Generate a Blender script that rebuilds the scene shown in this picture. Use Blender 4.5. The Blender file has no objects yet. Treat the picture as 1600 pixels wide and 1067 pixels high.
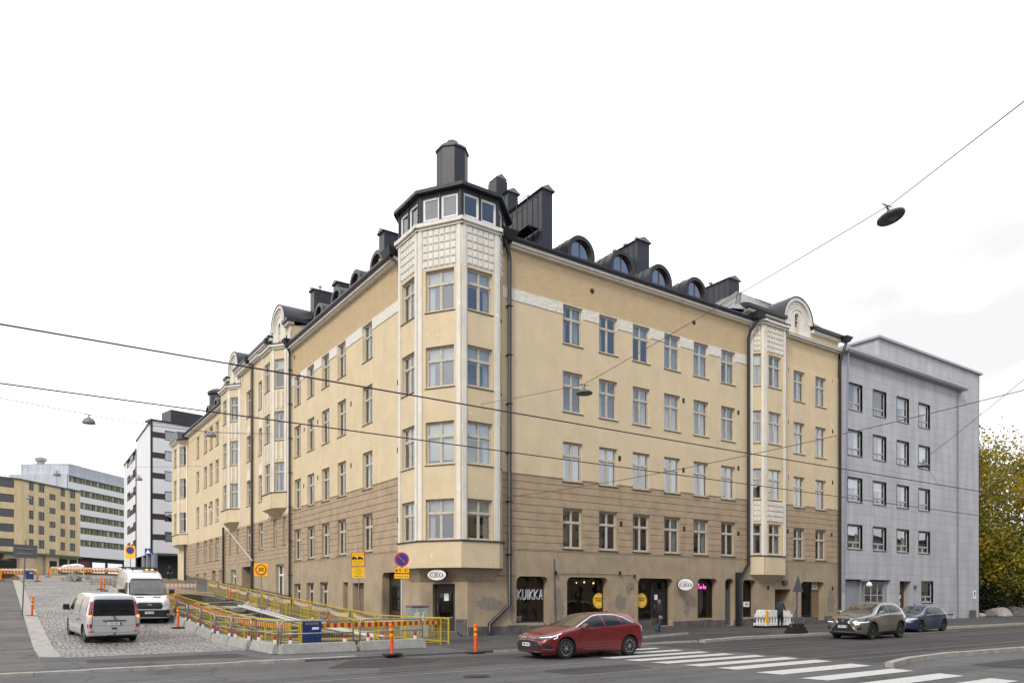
import bpy, bmesh, math, random
from mathutils import Vector, Matrix
from mathutils.bvhtree import BVHTree
random.seed(7)
R_=math.radians
S=bpy.context.scene
C=S.collection
# ------------------------------------------------------------------ camera
cd=bpy.data.cameras.new('camera'); cam=bpy.data.objects.new('camera',cd); C.objects.link(cam)
cd.sensor_width=36; cd.lens=25.99; cd.shift_y=0.2478; cd.clip_start=0.1; cd.clip_end=3000
cam.location=(-16.89,-30.14,2.0); cam.rotation_euler=(R_(90),0,R_(-34.7))
S.camera=cam
# ------------------------------------------------------------------ sky, sun, exposure
SUN_EL=R_(38); SUN_AZ=R_(211)      # azimuth counted anticlockwise from +x
w=bpy.data.worlds.new('World'); S.world=w; w.use_nodes=True
nt=w.node_tree; N=nt.nodes; Lk=nt.links; N.clear()
out=N.new('ShaderNodeOutputWorld'); bg=N.new('ShaderNodeBackground'); bg.inputs[1].default_value=0.10
sky=N.new('ShaderNodeTexSky'); sky.sky_type='NISHITA'; sky.sun_disc=False
sky.sun_elevation=SUN_EL; sky.sun_rotation=R_(90)-SUN_AZ; sky.air_density=1.0; sky.dust_density=0.6; sky.ozone_density=1.5
tc=N.new('ShaderNodeTexCoord')
mp=N.new('ShaderNodeMapping'); mp.inputs['Scale'].default_value=(1.0,1.0,2.2)
nz=N.new('ShaderNodeTexNoise'); nz.inputs['Scale'].default_value=1.5; nz.inputs['Detail'].default_value=7; nz.inputs['Roughness'].default_value=.5; nz.inputs['Distortion'].default_value=.4
Lk.new(tc.outputs['Generated'],mp.inputs[0]); Lk.new(mp.outputs[0],nz.inputs[0])
# cloud brightness: almost uniform white with faint grey patches
cr=N.new('ShaderNodeValToRGB'); cr.color_ramp.elements[0].position=.33; cr.color_ramp.elements[0].color=(6.0,6.02,6.08,1)
cr.color_ramp.elements[1].position=.58; cr.color_ramp.elements[1].color=(11.5,11.5,11.6,1)
Lk.new(nz.outputs[0],cr.inputs[0])
# the cloud deck breaks open to the south-east
dt=N.new('ShaderNodeVectorMath'); dt.operation='DOT_PRODUCT'
d0=Vector((.60,-.72,.36)).normalized(); dt.inputs[1].default_value=d0
nm=N.new('ShaderNodeVectorMath'); nm.operation='NORMALIZE'; Lk.new(tc.outputs['Generated'],nm.inputs[0]); Lk.new(nm.outputs[0],dt.inputs[0])
n2=N.new('ShaderNodeTexNoise'); n2.inputs['Scale'].default_value=3.2; n2.inputs['Detail'].default_value=5; Lk.new(mp.outputs[0],n2.inputs[0])
ad=N.new('ShaderNodeMath'); ad.operation='MULTIPLY_ADD'; ad.inputs[1].default_value=.5; Lk.new(n2.outputs[0],ad.inputs[0]); Lk.new(dt.outputs['Value'],ad.inputs[2])
rg=N.new('ShaderNodeMapRange'); rg.inputs['From Min'].default_value=1.04; rg.inputs['From Max'].default_value=1.16; Lk.new(ad.outputs[0],rg.inputs[0])
mx=N.new('ShaderNodeMix'); mx.data_type='RGBA'; 
sx=N.new('ShaderNodeSeparateXYZ'); Lk.new(nm.outputs[0],sx.inputs[0]); r5=N.new('ShaderNodeMapRange'); r5.inputs['From Min'].default_value=.17; r5.inputs['From Max'].default_value=.29; r5.inputs['To Max'].default_value=.9; Lk.new(sx.outputs[2],r5.inputs[0])
m5=N.new('ShaderNodeMath'); m5.operation='MULTIPLY'; m5.use_clamp=True; Lk.new(rg.outputs[0],m5.inputs[0]); Lk.new(r5.outputs[0],m5.inputs[1]); Lk.new(m5.outputs[0],mx.inputs[0]); Lk.new(cr.outputs[0],mx.inputs[6]); Lk.new(sky.outputs[0],mx.inputs[7])
Lk.new(mx.outputs[2],bg.inputs[0]); Lk.new(bg.outputs[0],out.inputs[0])
sd=bpy.data.lights.new('sun','SUN'); sd.energy=1.25; sd.angle=R_(12); sd.color=(1,.93,.82)
so=bpy.data.objects.new('sun',sd); C.objects.link(so)
sv=Vector((math.cos(SUN_AZ)*math.cos(SUN_EL),math.sin(SUN_AZ)*math.cos(SUN_EL),math.sin(SUN_EL)))
so.rotation_euler=sv.to_track_quat('Z','Y').to_euler(); so.location=(0,-40,60)
S.view_settings.view_transform='Standard'; S.view_settings.look='None'; S.view_settings.gamma=1; S.view_settings.exposure=0.64
S.render.engine='CYCLES'

# ------------------------------------------------------------------ materials
def nmat(name):
    m=bpy.data.materials.new(name); m.use_nodes=True
    b=m.node_tree.nodes['Principled BSDF']; return m,m.node_tree,b
def mat(name,col,rough=.7,metal=0,noise=0,nscale=3,bump=0,bscale=40,spec=.4,coat=0,col2=None,stain=0,emit=None,es=1,alpha=None):
    """Principled material whose colour drifts between col and col2 with noise, with optional fine bump and vertical dirt runs"""
    m,t,b=nmat(name); n=t.nodes; l=t.links
    b.inputs['Roughness'].default_value=rough; b.inputs['Metallic'].default_value=metal
    b.inputs['Specular IOR Level'].default_value=spec; b.inputs['Coat Weight'].default_value=coat; b.inputs['Coat Roughness'].default_value=.04
    b.inputs['Base Color'].default_value=(*col,1)
    if emit: b.inputs['Emission Color'].default_value=(*emit,1); b.inputs['Emission Strength'].default_value=es
    if noise or col2 or bump or stain: g=n.new('ShaderNodeNewGeometry')
    if noise or col2:
        c2=col2 or tuple(max(0,c*(1-noise)) for c in col)
        z=n.new('ShaderNodeTexNoise'); z.inputs['Scale'].default_value=nscale; z.inputs['Detail'].default_value=6; z.inputs['Roughness'].default_value=.65
        r=n.new('ShaderNodeValToRGB'); r.color_ramp.elements[0].position=.35; r.color_ramp.elements[1].position=.68
        r.color_ramp.elements[0].color=(*c2,1); r.color_ramp.elements[1].color=(*col,1)
        l.new(g.outputs['Position'],z.inputs[0]); l.new(z.outputs[0],r.inputs[0]); last=r.outputs[0]
        if stain:
            mp=n.new('ShaderNodeMapping'); mp.inputs['Scale'].default_value=(.9,.9,.3); l.new(g.outputs['Position'],mp.inputs[0])
            z2=n.new('ShaderNodeTexNoise'); z2.inputs['Scale'].default_value=2.2; z2.inputs['Detail'].default_value=7; z2.inputs['Roughness'].default_value=.7; l.new(mp.outputs[0],z2.inputs[0])
            r2=n.new('ShaderNodeMapRange'); r2.inputs['From Min'].default_value=.47; r2.inputs['From Max'].default_value=.74; r2.inputs['To Max'].default_value=stain; l.new(z2.outputs[0],r2.inputs[0])
            x=n.new('ShaderNodeMix'); x.data_type='RGBA'; l.new(r2.outputs[0],x.inputs[0]); l.new(last,x.inputs[6]); x.inputs[7].default_value=(col[0]*.42,col[1]*.40,col[2]*.42,1); last=x.outputs[2]
            # small chipped spots
            v=n.new('ShaderNodeTexNoise'); v.inputs['Scale'].default_value=3.1; v.inputs['Detail'].default_value=3; l.new(g.outputs['Position'],v.inputs[0])
            r3=n.new('ShaderNodeMapRange'); r3.inputs['From Min'].default_value=.70; r3.inputs['From Max'].default_value=.715; r3.inputs['To Max'].default_value=.6; l.new(v.outputs[0],r3.inputs[0])
            x2=n.new('ShaderNodeMix'); x2.data_type='RGBA'; l.new(r3.outputs[0],x2.inputs[0]); l.new(last,x2.inputs[6]); x2.inputs[7].default_value=(min(1,col[0]*1.25),min(1,col[1]*1.3),min(1,col[2]*1.4),1); last=x2.outputs[2]
        l.new(last,b.inputs['Base Color'])
    if bump:
        z=n.new('ShaderNodeTexNoise'); z.inputs['Scale'].default_value=bscale; z.inputs['Detail'].default_value=4; l.new(g.outputs['Position'],z.inputs[0])
        bp=n.new('ShaderNodeBump'); bp.inputs['Strength'].default_value=bump; bp.inputs['Distance'].default_value=.02; l.new(z.outputs[0],bp.inputs['Height']); l.new(bp.outputs[0],b.inputs['Normal'])
    return m
M={}
M['cream']=mat('cream stucco',(.67,.55,.375),.9,noise=.12,nscale=.7,bump=.25,bscale=22,stain=.16,spec=.2)
M['tan']=mat('weathered tan stucco',(.43,.34,.235),.92,col2=(.32,.26,.185),nscale=.9,bump=.6,bscale=14,stain=.38,spec=.15)
M['brown']=mat('rusticated brown plaster',(.46,.355,.245),.92,col2=(.35,.27,.19),nscale=1.4,bump=.5,bscale=16,stain=.32,spec=.15)
M['ochre']=mat('ochre plaster ribs',(.65,.51,.325),.9,noise=.1,nscale=1.5,bump=.2,bscale=25,spec=.2)
M['white']=mat('white plaster trim',(.74,.71,.65),.85,noise=.12,nscale=1.8,bump=.25,bscale=25,stain=.25,spec=.2)
M['granite']=mat('dark granite plinth',(.145,.135,.135),.7,col2=(.07,.066,.068),nscale=2.4,bump=.7,bscale=9)
M['patch']=mat('grey repair plaster',(.30,.255,.205),.95,col2=(.21,.18,.15),nscale=6,bump=.5,bscale=20,spec=.1)
M['wood']=mat('greyed cream window paint',(.56,.52,.44),.6,noise=.22,nscale=5)
M['sill']=mat('brown sheet metal sill',(.055,.045,.042),.5,noise=.3)
M['metal']=mat('dark roof sheet',(.030,.032,.040),.42,noise=.35,nscale=1.2,bump=.1,bscale=3,spec=.5)
M['metal2']=mat('grey roof sheet',(.20,.20,.205),.5,noise=.3,nscale=1.1,bump=.1,bscale=3)
M['pipe']=mat('black downpipe paint',(.022,.022,.025),.45,noise=.3,spec=.5)
M['lantern']=mat('lantern cladding',(.035,.037,.046),.45,noise=.25,nscale=1.5)
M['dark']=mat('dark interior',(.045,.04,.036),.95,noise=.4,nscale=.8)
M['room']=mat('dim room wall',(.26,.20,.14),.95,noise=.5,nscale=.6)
M['curtain']=mat('white sheer curtain',(.74,.74,.74),.95,noise=.12,nscale=6)
M['curtaing']=mat('grey curtain',(.30,.29,.28),.95,noise=.2,nscale=6)
M['blind']=mat('white roller blind',(.78,.78,.77),.9)
M['autoglass0']=mat('dark window pane',(.02,.022,.025),.1,spec=.6)
M['rubber']=mat('tyre rubber',(.02,.02,.02),.85,noise=.2,nscale=20)
M['alloy']=mat('alloy rim',(.55,.56,.58),.25,metal=.9)
M['darkalloy']=mat('dark alloy rim',(.16,.16,.17),.3,metal=.8)
M['black']=mat('black plastic',(.018,.018,.02),.5)
M['gloss']=mat('gloss black',(.012,.012,.014),.12,spec=.6)
M['steel']=mat('galvanised steel',(.36,.37,.39),.42,metal=.55,noise=.3,nscale=12)
M['concrete']=mat('light concrete',(.36,.355,.34),.9,noise=.32,nscale=3,bump=.4,bscale=18)
M['yellow']=mat('yellow fence paint',(.62,.47,.03),.55,noise=.25,nscale=6)
M['yellowsign']=mat('yellow sign face',(.85,.50,.01),.5)
M['redp']=mat('red paint',(.55,.035,.02),.5)
M['orange']=mat('orange plastic',(.85,.10,.02),.45,noise=.15,nscale=9)
M['refl']=mat('reflective yellow band',(.80,.42,.02),.35)
M['blue']=mat('blue sign face',(.01,.055,.30),.4)
M['navy']=mat('navy board',(.012,.035,.16),.5,noise=.15)
M['whitep']=mat('white paint',(.78,.78,.77),.45)
M['ink']=mat('black ink',(.012,.012,.012),.6)
M['greys']=mat('grey back of sign',(.10,.105,.12),.45,noise=.2)
M['skin']=mat('skin',(.45,.26,.18),.55)
M['lamp']=mat('grey lamp shade enamel',(.20,.205,.21),.4,noise=.2)
M['wire']=mat('dark steel cable',(.03,.028,.026),.6)
M['wirec']=mat('copper brown cable',(.12,.075,.05),.6)

def glassmat(name,tint=(.75,.8,.8),fac=.35,rough=.01,dens=.75):
    m=bpy.data.materials.new(name); m.use_nodes=True; t=m.node_tree; n=t.nodes; l=t.links; n.clear()
    o=n.new('ShaderNodeOutputMaterial'); tr=n.new('ShaderNodeBsdfTransparent'); tr.inputs[0].default_value=(*[c*dens for c in tint],1)
    gl=n.new('ShaderNodeBsdfGlossy'); gl.inputs['Roughness'].default_value=rough; gl.inputs[0].default_value=(.92,.95,1,1)
    fr=n.new('ShaderNodeLayerWeight'); fr.inputs[0].default_value=.35
    # old panes are never quite flat
    g=n.new('ShaderNodeNewGeometry'); z=n.new('ShaderNodeTexNoise'); z.inputs['Scale'].default_value=1.7; z.inputs['Detail'].default_value=1; l.new(g.outputs['Position'],z.inputs[0])
    bp=n.new('ShaderNodeBump'); bp.inputs['Strength'].default_value=.12; bp.inputs['Distance'].default_value=.03; l.new(z.outputs[0],bp.inputs['Height']); l.new(bp.outputs[0],gl.inputs['Normal'])
    mr=n.new('ShaderNodeMapRange'); mr.inputs['To Min'].default_value=fac*.6; mr.inputs['To Max'].default_value=min(1,fac*1.8); l.new(fr.outputs['Fresnel'],mr.inputs[0])
    mx=n.new('ShaderNodeMixShader'); l.new(mr.outputs[0],mx.inputs[0]); l.new(tr.outputs[0],mx.inputs[1]); l.new(gl.outputs[0],mx.inputs[2]); l.new(mx.outputs[0],o.inputs[0])
    return m
M['glass']=glassmat('window glass',fac=.35,dens=.92); M['glassr']=glassmat('dormer glass',fac=.75)
M['shopglass']=glassmat('shop glass',tint=(.75,.75,.72),fac=.10,dens=.85)
M['carglass']=glassmat('tinted car glass',tint=(.35,.4,.4),fac=.38,dens=.5)
M['carglass2']=glassmat('privacy car glass',tint=(.1,.1,.12),fac=.34,dens=.3)

def paint(name,col,flake=.0,rough=.35):
    m=mat(name,col,rough,metal=flake,coat=1,spec=.5); return m

def asphalt(name,c1,c2,scale=1.0,crack=.35):
    m,t,b=nmat(name); n=t.nodes; l=t.links; g=n.new('ShaderNodeNewGeometry')
    b.inputs['Roughness'].default_value=.85; b.inputs['Specular IOR Level'].default_value=.25
    z=n.new('ShaderNodeTexNoise'); z.inputs['Scale'].default_value=.35*scale; z.inputs['Detail'].default_value=9; z.inputs['Roughness'].default_value=.72; l.new(g.outputs['Position'],z.inputs[0])
    r=n.new('ShaderNodeValToRGB'); r.color_ramp.elements[0].position=.32; r.color_ramp.elements[1].position=.7; r.color_ramp.elements[0].color=(*c2,1); r.color_ramp.elements[1].color=(*c1,1); l.new(z.outputs[0],r.inputs[0])
    f=n.new('ShaderNodeTexNoise'); f.inputs['Scale'].default_value=45; f.inputs['Detail'].default_value=3; l.new(g.outputs['Position'],f.inputs[0])
    fr=n.new('ShaderNodeMapRange'); fr.inputs['From Min'].default_value=.3; fr.inputs['From Max'].default_value=.7; fr.inputs['To Min'].default_value=.62; fr.inputs['To Max'].default_value=1.35; l.new(f.outputs[0],fr.inputs[0])
    mu=n.new('ShaderNodeVectorMath'); mu.operation='SCALE'; l.new(r.outputs[0],mu.inputs[0]); l.new(fr.outputs[0],mu.inputs['Scale'])
    # long wheel-worn streaks along the street
    mp=n.new('ShaderNodeMapping'); mp.inputs['Scale'].default_value=(.05,.9,1); l.new(g.outputs['Position'],mp.inputs[0])
    s=n.new('ShaderNodeTexNoise'); s.inputs['Scale'].default_value=1.1; s.inputs['Detail'].default_value=5; l.new(mp.outputs[0],s.inputs[0])
    sr=n.new('ShaderNodeMapRange'); sr.inputs['From Min'].default_value=.35; sr.inputs['From Max'].default_value=.65; sr.inputs['To Min'].default_value=.8; sr.inputs['To Max'].default_value=1.18; l.new(s.outputs[0],sr.inputs[0])
    m2=n.new('ShaderNodeVectorMath'); m2.operation='SCALE'; l.new(mu.outputs[0],m2.inputs[0]); l.new(sr.outputs[0],m2.inputs['Scale'])
    # cracks
    dz=n.new('ShaderNodeTexNoise'); dz.inputs['Scale'].default_value=.9; dz.inputs['Detail'].default_value=4; l.new(g.outputs['Position'],dz.inputs[0])
    av=n.new('ShaderNodeVectorMath'); av.operation='MULTIPLY_ADD'; av.inputs[1].default_value=(1.6,1.6,0); l.new(dz.outputs['Color'],av.inputs[0]); l.new(g.outputs['Position'],av.inputs[2])
    v=n.new('ShaderNodeTexVoronoi'); v.feature='DISTANCE_TO_EDGE'; v.inputs['Scale'].default_value=.28; l.new(av.outputs[0],v.inputs[0])
    vr=n.new('ShaderNodeMapRange'); vr.inputs['From Min'].default_value=.0; vr.inputs['From Max'].default_value=.012; vr.inputs['To Min'].default_value=1-crack; vr.inputs['To Max'].default_value=1; l.new(v.outputs['Distance'],vr.inputs[0])
    m3=n.new('ShaderNodeVectorMath'); m3.operation='SCALE'; l.new(m2.outputs[0],m3.inputs[0]); l.new(vr.outputs[0],m3.inputs['Scale'])
    l.new(m3.outputs[0],b.inputs['Base Color'])
    bp=n.new('ShaderNodeBump'); bp.inputs['Strength'].default_value=.5; bp.inputs['Distance'].default_value=.01; l.new(f.outputs[0],bp.inputs['Height']); l.new(bp.outputs[0],b.inputs['Normal'])
    return m
M['asphalt']=asphalt('street asphalt',(.125,.124,.126),(.078,.077,.08))
M['asphaltd']=asphalt('darker tram lane asphalt',(.074,.067,.069),(.05,.046,.048),1.6)
M['walk']=asphalt('pavement asphalt',(.142,.135,.131),(.09,.086,.084),1.5,.5)
M['walkd']=asphalt('dark pavement asphalt',(.092,.088,.088),(.058,.056,.057),1.5,.5)
M['patchasph']=asphalt('fresh asphalt patch',(.055,.053,.055),(.04,.039,.041),2,.1)

def cobble():
    m,t,b=nmat('granite setts'); n=t.nodes; l=t.links; g=n.new('ShaderNodeNewGeometry')
    b.inputs['Roughness'].default_value=.6
    dz=n.new('ShaderNodeTexNoise'); dz.inputs['Scale'].default_value=.5; dz.inputs['Detail'].default_value=2; l.new(g.outputs['Position'],dz.inputs[0])
    av=n.new('ShaderNodeVectorMath'); av.operation='MULTIPLY_ADD'; av.inputs[1].default_value=(.8,.8,0); l.new(dz.outputs['Color'],av.inputs[0]); l.new(g.outputs['Position'],av.inputs[2])
    mp=n.new('ShaderNodeMapping'); mp.inputs['Scale'].default_value=(5.6,9.2,0); l.new(av.outputs[0],mp.inputs[0])
    v=n.new('ShaderNodeTexVoronoi'); v.inputs['Scale'].default_value=1; v.inputs['Randomness'].default_value=.55; l.new(mp.outputs[0],v.inputs[0])
    e=n.new('ShaderNodeTexVoronoi'); e.feature='DISTANCE_TO_EDGE'; e.inputs['Scale'].default_value=1; e.inputs['Randomness'].default_value=.55; l.new(mp.outputs[0],e.inputs[0])
    sp=n.new('ShaderNodeSeparateColor'); l.new(v.outputs['Color'],sp.inputs[0])
    r=n.new('ShaderNodeValToRGB'); r.color_ramp.elements[0].color=(.24,.222,.212,1); r.color_ramp.elements[1].color=(.50,.465,.44,1); l.new(sp.outputs[0],r.inputs[0])
    er=n.new('ShaderNodeMapRange'); er.inputs['From Min'].default_value=.03; er.inputs['From Max'].default_value=.16; l.new(e.outputs['Distance'],er.inputs[0])
    x=n.new('ShaderNodeMix'); x.data_type='RGBA'; x.inputs[6].default_value=(.05,.047,.042,1); l.new(er.outputs[0],x.inputs[0]); l.new(r.outputs[0],x.inputs[7])
    bz=n.new('ShaderNodeTexNoise'); bz.inputs['Scale'].default_value=.25; bz.inputs['Detail'].default_value=5; l.new(g.outputs['Position'],bz.inputs[0])
    br=n.new('ShaderNodeMapRange'); br.inputs['From Min'].default_value=.3; br.inputs['From Max'].default_value=.7; br.inputs['To Min'].default_value=.72; br.inputs['To Max'].default_value=1.25; l.new(bz.outputs[0],br.inputs[0])
    s=n.new('ShaderNodeVectorMath'); s.operation='SCALE'; l.new(x.outputs[2],s.inputs[0]); l.new(br.outputs[0],s.inputs['Scale']); l.new(s.outputs[0],b.inputs['Base Color'])
    bp=n.new('ShaderNodeBump'); bp.inputs['Strength'].default_value=.9; bp.inputs['Distance'].default_value=.04; l.new(er.outputs[0],bp.inputs['Height']); l.new(bp.outputs[0],b.inputs['Normal'])
    return m
M['cobble']=cobble()
def roadpaint(name,col,wear=.5):
    m,t,b=nmat(name); n=t.nodes; l=t.links; g=n.new('ShaderNodeNewGeometry')
    z=n.new('ShaderNodeTexNoise'); z.inputs['Scale'].default_value=7; z.inputs['Detail'].default_value=9; z.inputs['Roughness'].default_value=.75; l.new(g.outputs['Position'],z.inputs[0])
    r=n.new('ShaderNodeValToRGB'); r.color_ramp.elements[0].position=.34; r.color_ramp.elements[1].position=.48; r.color_ramp.elements[0].color=(col[0]*(1-wear),col[1]*(1-wear),col[2]*(1-wear),1); r.color_ramp.elements[1].color=(*col,1); l.new(z.outputs[0],r.inputs[0]); l.new(r.outputs[0],b.inputs['Base Color']); b.inputs['Roughness'].default_value=.7
    return m
M['rp']=roadpaint('worn white road paint',(.50,.495,.485),.5)
M['ry']=roadpaint('worn yellow road paint',(.55,.42,.06),.35)
M['rail']=mat('polished tram rail',(.30,.29,.29),.35,metal=.6,noise=.3,nscale=4)
def tiles(name,col,sx,sz,joint=.55,nrm='R'):
    """cladding of large slabs: coordinates (along wall, height)"""
    m,t,b=nmat(name); n=t.nodes; l=t.links; g=n.new('ShaderNodeNewGeometry'); b.inputs['Roughness'].default_value=.75
    sp=n.new('ShaderNodeSeparateXYZ'); l.new(g.outputs['Position'],sp.inputs[0]); ad=n.new('ShaderNodeMath'); ad.operation='ADD'; l.new(sp.outputs[0],ad.inputs[0]); l.new(sp.outputs[1],ad.inputs[1])
    cb=n.new('ShaderNodeCombineXYZ'); l.new(ad.outputs[0],cb.inputs[0]); l.new(sp.outputs[2],cb.inputs[1])
    k=n.new('ShaderNodeTexBrick'); k.offset=0.5 if nrm=='S' else 0.0; k.inputs['Scale'].default_value=1; k.inputs['Mortar Size'].default_value=.012; k.inputs['Brick Width'].default_value=sx; k.inputs['Row Height'].default_value=sz
    k.inputs['Color1'].default_value=(*col,1); k.inputs['Color2'].default_value=(col[0]*.93,col[1]*.93,col[2]*.94,1); k.inputs['Mortar'].default_value=(col[0]*joint,col[1]*joint,col[2]*joint,1); l.new(cb.outputs[0],k.inputs[0])
    mp=n.new('ShaderNodeMapping'); mp.inputs['Scale'].default_value=(1,1,.2); l.new(g.outputs['Position'],mp.inputs[0])
    z=n.new('ShaderNodeTexNoise'); z.inputs['Scale'].default_value=1.2; z.inputs['Detail'].default_value=7; l.new(mp.outputs[0],z.inputs[0])
    r=n.new('ShaderNodeMapRange'); r.inputs['From Min'].default_value=.3; r.inputs['From Max'].default_value=.7; r.inputs['To Min'].default_value=.84; r.inputs['To Max'].default_value=1.08; l.new(z.outputs[0],r.inputs[0])
    s=n.new('ShaderNodeVectorMath'); s.operation='SCALE'; l.new(k.outputs[0],s.inputs[0]); l.new(r.outputs[0],s.inputs['Scale']); l.new(s.outputs[0],b.inputs['Base Color'])
    return m
M['slab']=tiles('grey stone slabs',(.455,.46,.492),1.15,.72,.6)
M['ypanel']=tiles('yellow wall panels',(.76,.59,.33),3.6,2.95,.7)
M['seam']=tiles('pale seam metal',(.50,.53,.58),.6,30,.6)

SPLIT={'granite_plinth','relief_band','bay_relief','tile_relief','string_course','wall_vent','plaster_patch','white_pilaster','bay_trim','spotlight','downpipe','roof_vent','white_relief','gable_cornice','gable_gutter','attic_cornice','attic_gutter','fluted_strip','door_step','inner_partition','inner_curtain','wall_grille','upper_wall','cornice','window_surround','wall_lamp','shop_front','shop_window','entrance_lamp','wall_cable','eaves_sheet','ground_floor_wall','roof_ladder','ledge','end_wall','green_panels','bay_ledge'}
# ------------------------------------------------------------------ mesh helper
class MB:
    def __init__(s): s.v=[]; s.f=[]; s.m=[]; s.mi=0
    def q(s,*p):
        i=len(s.v); s.v+= [tuple(x) for x in p]; s.f.append(tuple(range(i,i+len(p)))); s.m.append(s.mi); return s
    def box(s,x0,x1,y0,y1,z0,z1):
        return s.hexa([(x0,y0,z0),(x1,y0,z0),(x1,y1,z0),(x0,y1,z0),(x0,y0,z1),(x1,y0,z1),(x1,y1,z1),(x0,y1,z1)])
    def hexa(s,p):
        i=len(s.v); s.v+=[tuple(a) for a in p]
        for f in ((0,3,2,1),(4,5,6,7),(0,1,5,4),(1,2,6,5),(2,3,7,6),(3,0,4,7)): s.f.append(tuple(i+k for k in f)); s.m.append(s.mi)
        return s
    def fbox(s,F,a0,a1,z0,z1,d0,d1):
        """box on a facade frame: a along, z up, d out of the wall"""
        P=F.p; return s.hexa([P(a0,z0,d0),P(a1,z0,d0),P(a1,z0,d1),P(a0,z0,d1),P(a0,z1,d0),P(a1,z1,d0),P(a1,z1,d1),P(a0,z1,d1)])
    def prism(s,poly,a,b):
        """poly: 2-D points, a(p),b(p) map to the two 3-D caps"""
        n=len(poly); i=len(s.v); s.v+=[tuple(a(p)) for p in poly]+[tuple(b(p)) for p in poly]
        s.f.append(tuple(range(i+n-1,i-1,-1))); s.f.append(tuple(range(i+n,i+2*n))); s.m+=[s.mi]*2
        for k in range(n): s.f.append((i+k,i+(k+1)%n,i+n+(k+1)%n,i+n+k)); s.m.append(s.mi)
        return s
    def tube(s,pts,r,n=6,cap=True):
        pts=[Vector(p) for p in pts]; rr=r if isinstance(r,(list,tuple)) else [r]*len(pts); base=len(s.v); up=None
        for k,p in enumerate(pts):
            d=(pts[min(k+1,len(pts)-1)]-pts[max(k-1,0)]).normalized()
            if up is None: up=Vector((0,0,1)) if abs(d.z)<.9 else Vector((1,0,0))
            a=d.cross(up).normalized(); b=a.cross(d).normalized(); up=b
            for j in range(n):
                t=2*math.pi*j/n; s.v.append(tuple(p+(a*math.cos(t)+b*math.sin(t))*rr[k]))
        for k in range(len(pts)-1):
            for j in range(n):
                s.f.append((base+k*n+j,base+k*n+(j+1)%n,base+(k+1)*n+(j+1)%n,base+(k+1)*n+j)); s.m.append(s.mi)
        if cap:
            s.f.append(tuple(base+j for j in range(n))[::-1]); e=base+(len(pts)-1)*n; s.f.append(tuple(e+j for j in range(n))); s.m+=[s.mi]*2
        return s
    def lathe(s,prof,c=(0,0,0),n=20,axis='z',cap=True):
        base=len(s.v)
        for r,h in prof:
            for j in range(n):
                t=2*math.pi*j/n; x,y=r*math.cos(t),r*math.sin(t)
                p=(x,y,h) if axis=='z' else ((x,h,y) if axis=='y' else (h,x,y)); s.v.append((c[0]+p[0],c[1]+p[1],c[2]+p[2]))
        for k in range(len(prof)-1):
            for j in range(n): s.f.append((base+k*n+j,base+k*n+(j+1)%n,base+(k+1)*n+(j+1)%n,base+(k+1)*n+j)); s.m.append(s.mi)
        if cap: s.f.append(tuple(base+j for j in range(n))[::-1]); e=base+(len(prof)-1)*n; s.f.append(tuple(e+j for j in range(n))); s.m+=[s.mi]*2
        return s
    def groups(s,gap=.03):
        """faces grouped into pieces whose bounding boxes touch"""
        key=lambda v:(round(v[0],3),round(v[1],3),round(v[2],3)); par={}
        def fd(a):
            while par[a]!=a: par[a]=par[par[a]]; a=par[a]
            return a
        for f in s.f:
            ks=[key(s.v[i]) for i in f]
            for k in ks: par.setdefault(k,k)
            for k in ks[1:]: par[fd(k)]=fd(ks[0])
        G={}
        for fi,f in enumerate(s.f): G.setdefault(fd(key(s.v[f[0]])),[]).append(fi)
        items=[]
        for g in G.values():
            vs=[s.v[i] for fi in g for i in s.f[fi]]; items.append([g,[min(v[c] for v in vs)-gap for c in (0,1,2)],[max(v[c] for v in vs)+gap for c in (0,1,2)]])
        if len(items)>1500: return [x[0] for x in items]
        ch=True
        while ch:
            ch=False; out=[]
            for it in items:
                for o in out:
                    if all(it[1][c]<=o[2][c] and it[2][c]>=o[1][c] for c in (0,1,2)):
                        o[0]=o[0]+it[0]; o[1]=[min(a,b) for a,b in zip(o[1],it[1])]; o[2]=[max(a,b) for a,b in zip(o[2],it[2])]; ch=True; break
                else: out.append(it)
            items=out
        return [x[0] for x in items]
    def build(s,name,m,parent=None,world=False,smooth=False,loc=None,bevel=0,split=True):
        if world and split and name in SPLIT:
            gs=s.groups()
            if 1<len(gs)<90:
                for g in gs:
                    t=MB(); mp={}
                    for fi in g:
                        nf=[]
                        for vi in s.f[fi]:
                            if vi not in mp: mp[vi]=len(t.v); t.v.append(s.v[vi])
                            nf.append(mp[vi])
                        t.f.append(tuple(nf)); t.m.append(s.m[fi])
                    o=t.build(name,m,parent,world,smooth,loc,bevel,False)
                return o
        me=bpy.data.meshes.new(name)
        off=Vector((0,0,0))
        if world and parent is not None: off=abs_loc(parent)
        me.from_pydata([tuple(Vector(v)-off) for v in s.v],[],s.f)
        ms=m if isinstance(m,(list,tuple)) else [m]
        for x in ms: me.materials.append(M[x] if isinstance(x,str) else x)
        if len(ms)>1:
            for p,i in zip(me.polygons,s.m): p.material_index=min(i,len(ms)-1)
        if smooth:
            for p in me.polygons: p.use_smooth=True
        me.update()
        o=bpy.data.objects.new(name,me); C.objects.link(o)
        if parent is not None: o.parent=parent
        if loc: o.location=loc
        if smooth and smooth!=2: me.set_sharp_from_angle(angle=R_(40))
        if bevel:
            md=o.modifiers.new('b','BEVEL'); md.width=bevel; md.segments=2; md.limit_method='ANGLE'
        return o
def abs_loc(o):
    v=Vector((0,0,0))
    while o is not None: v+=o.location; o=o.parent
    return v
def tag(o,label=None,cat=None,group=None,kind=None):
    if label: o['label']=label
    if cat: o['category']=cat
    if group: o['group']=group
    if kind: o['kind']=kind
    return o
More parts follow.
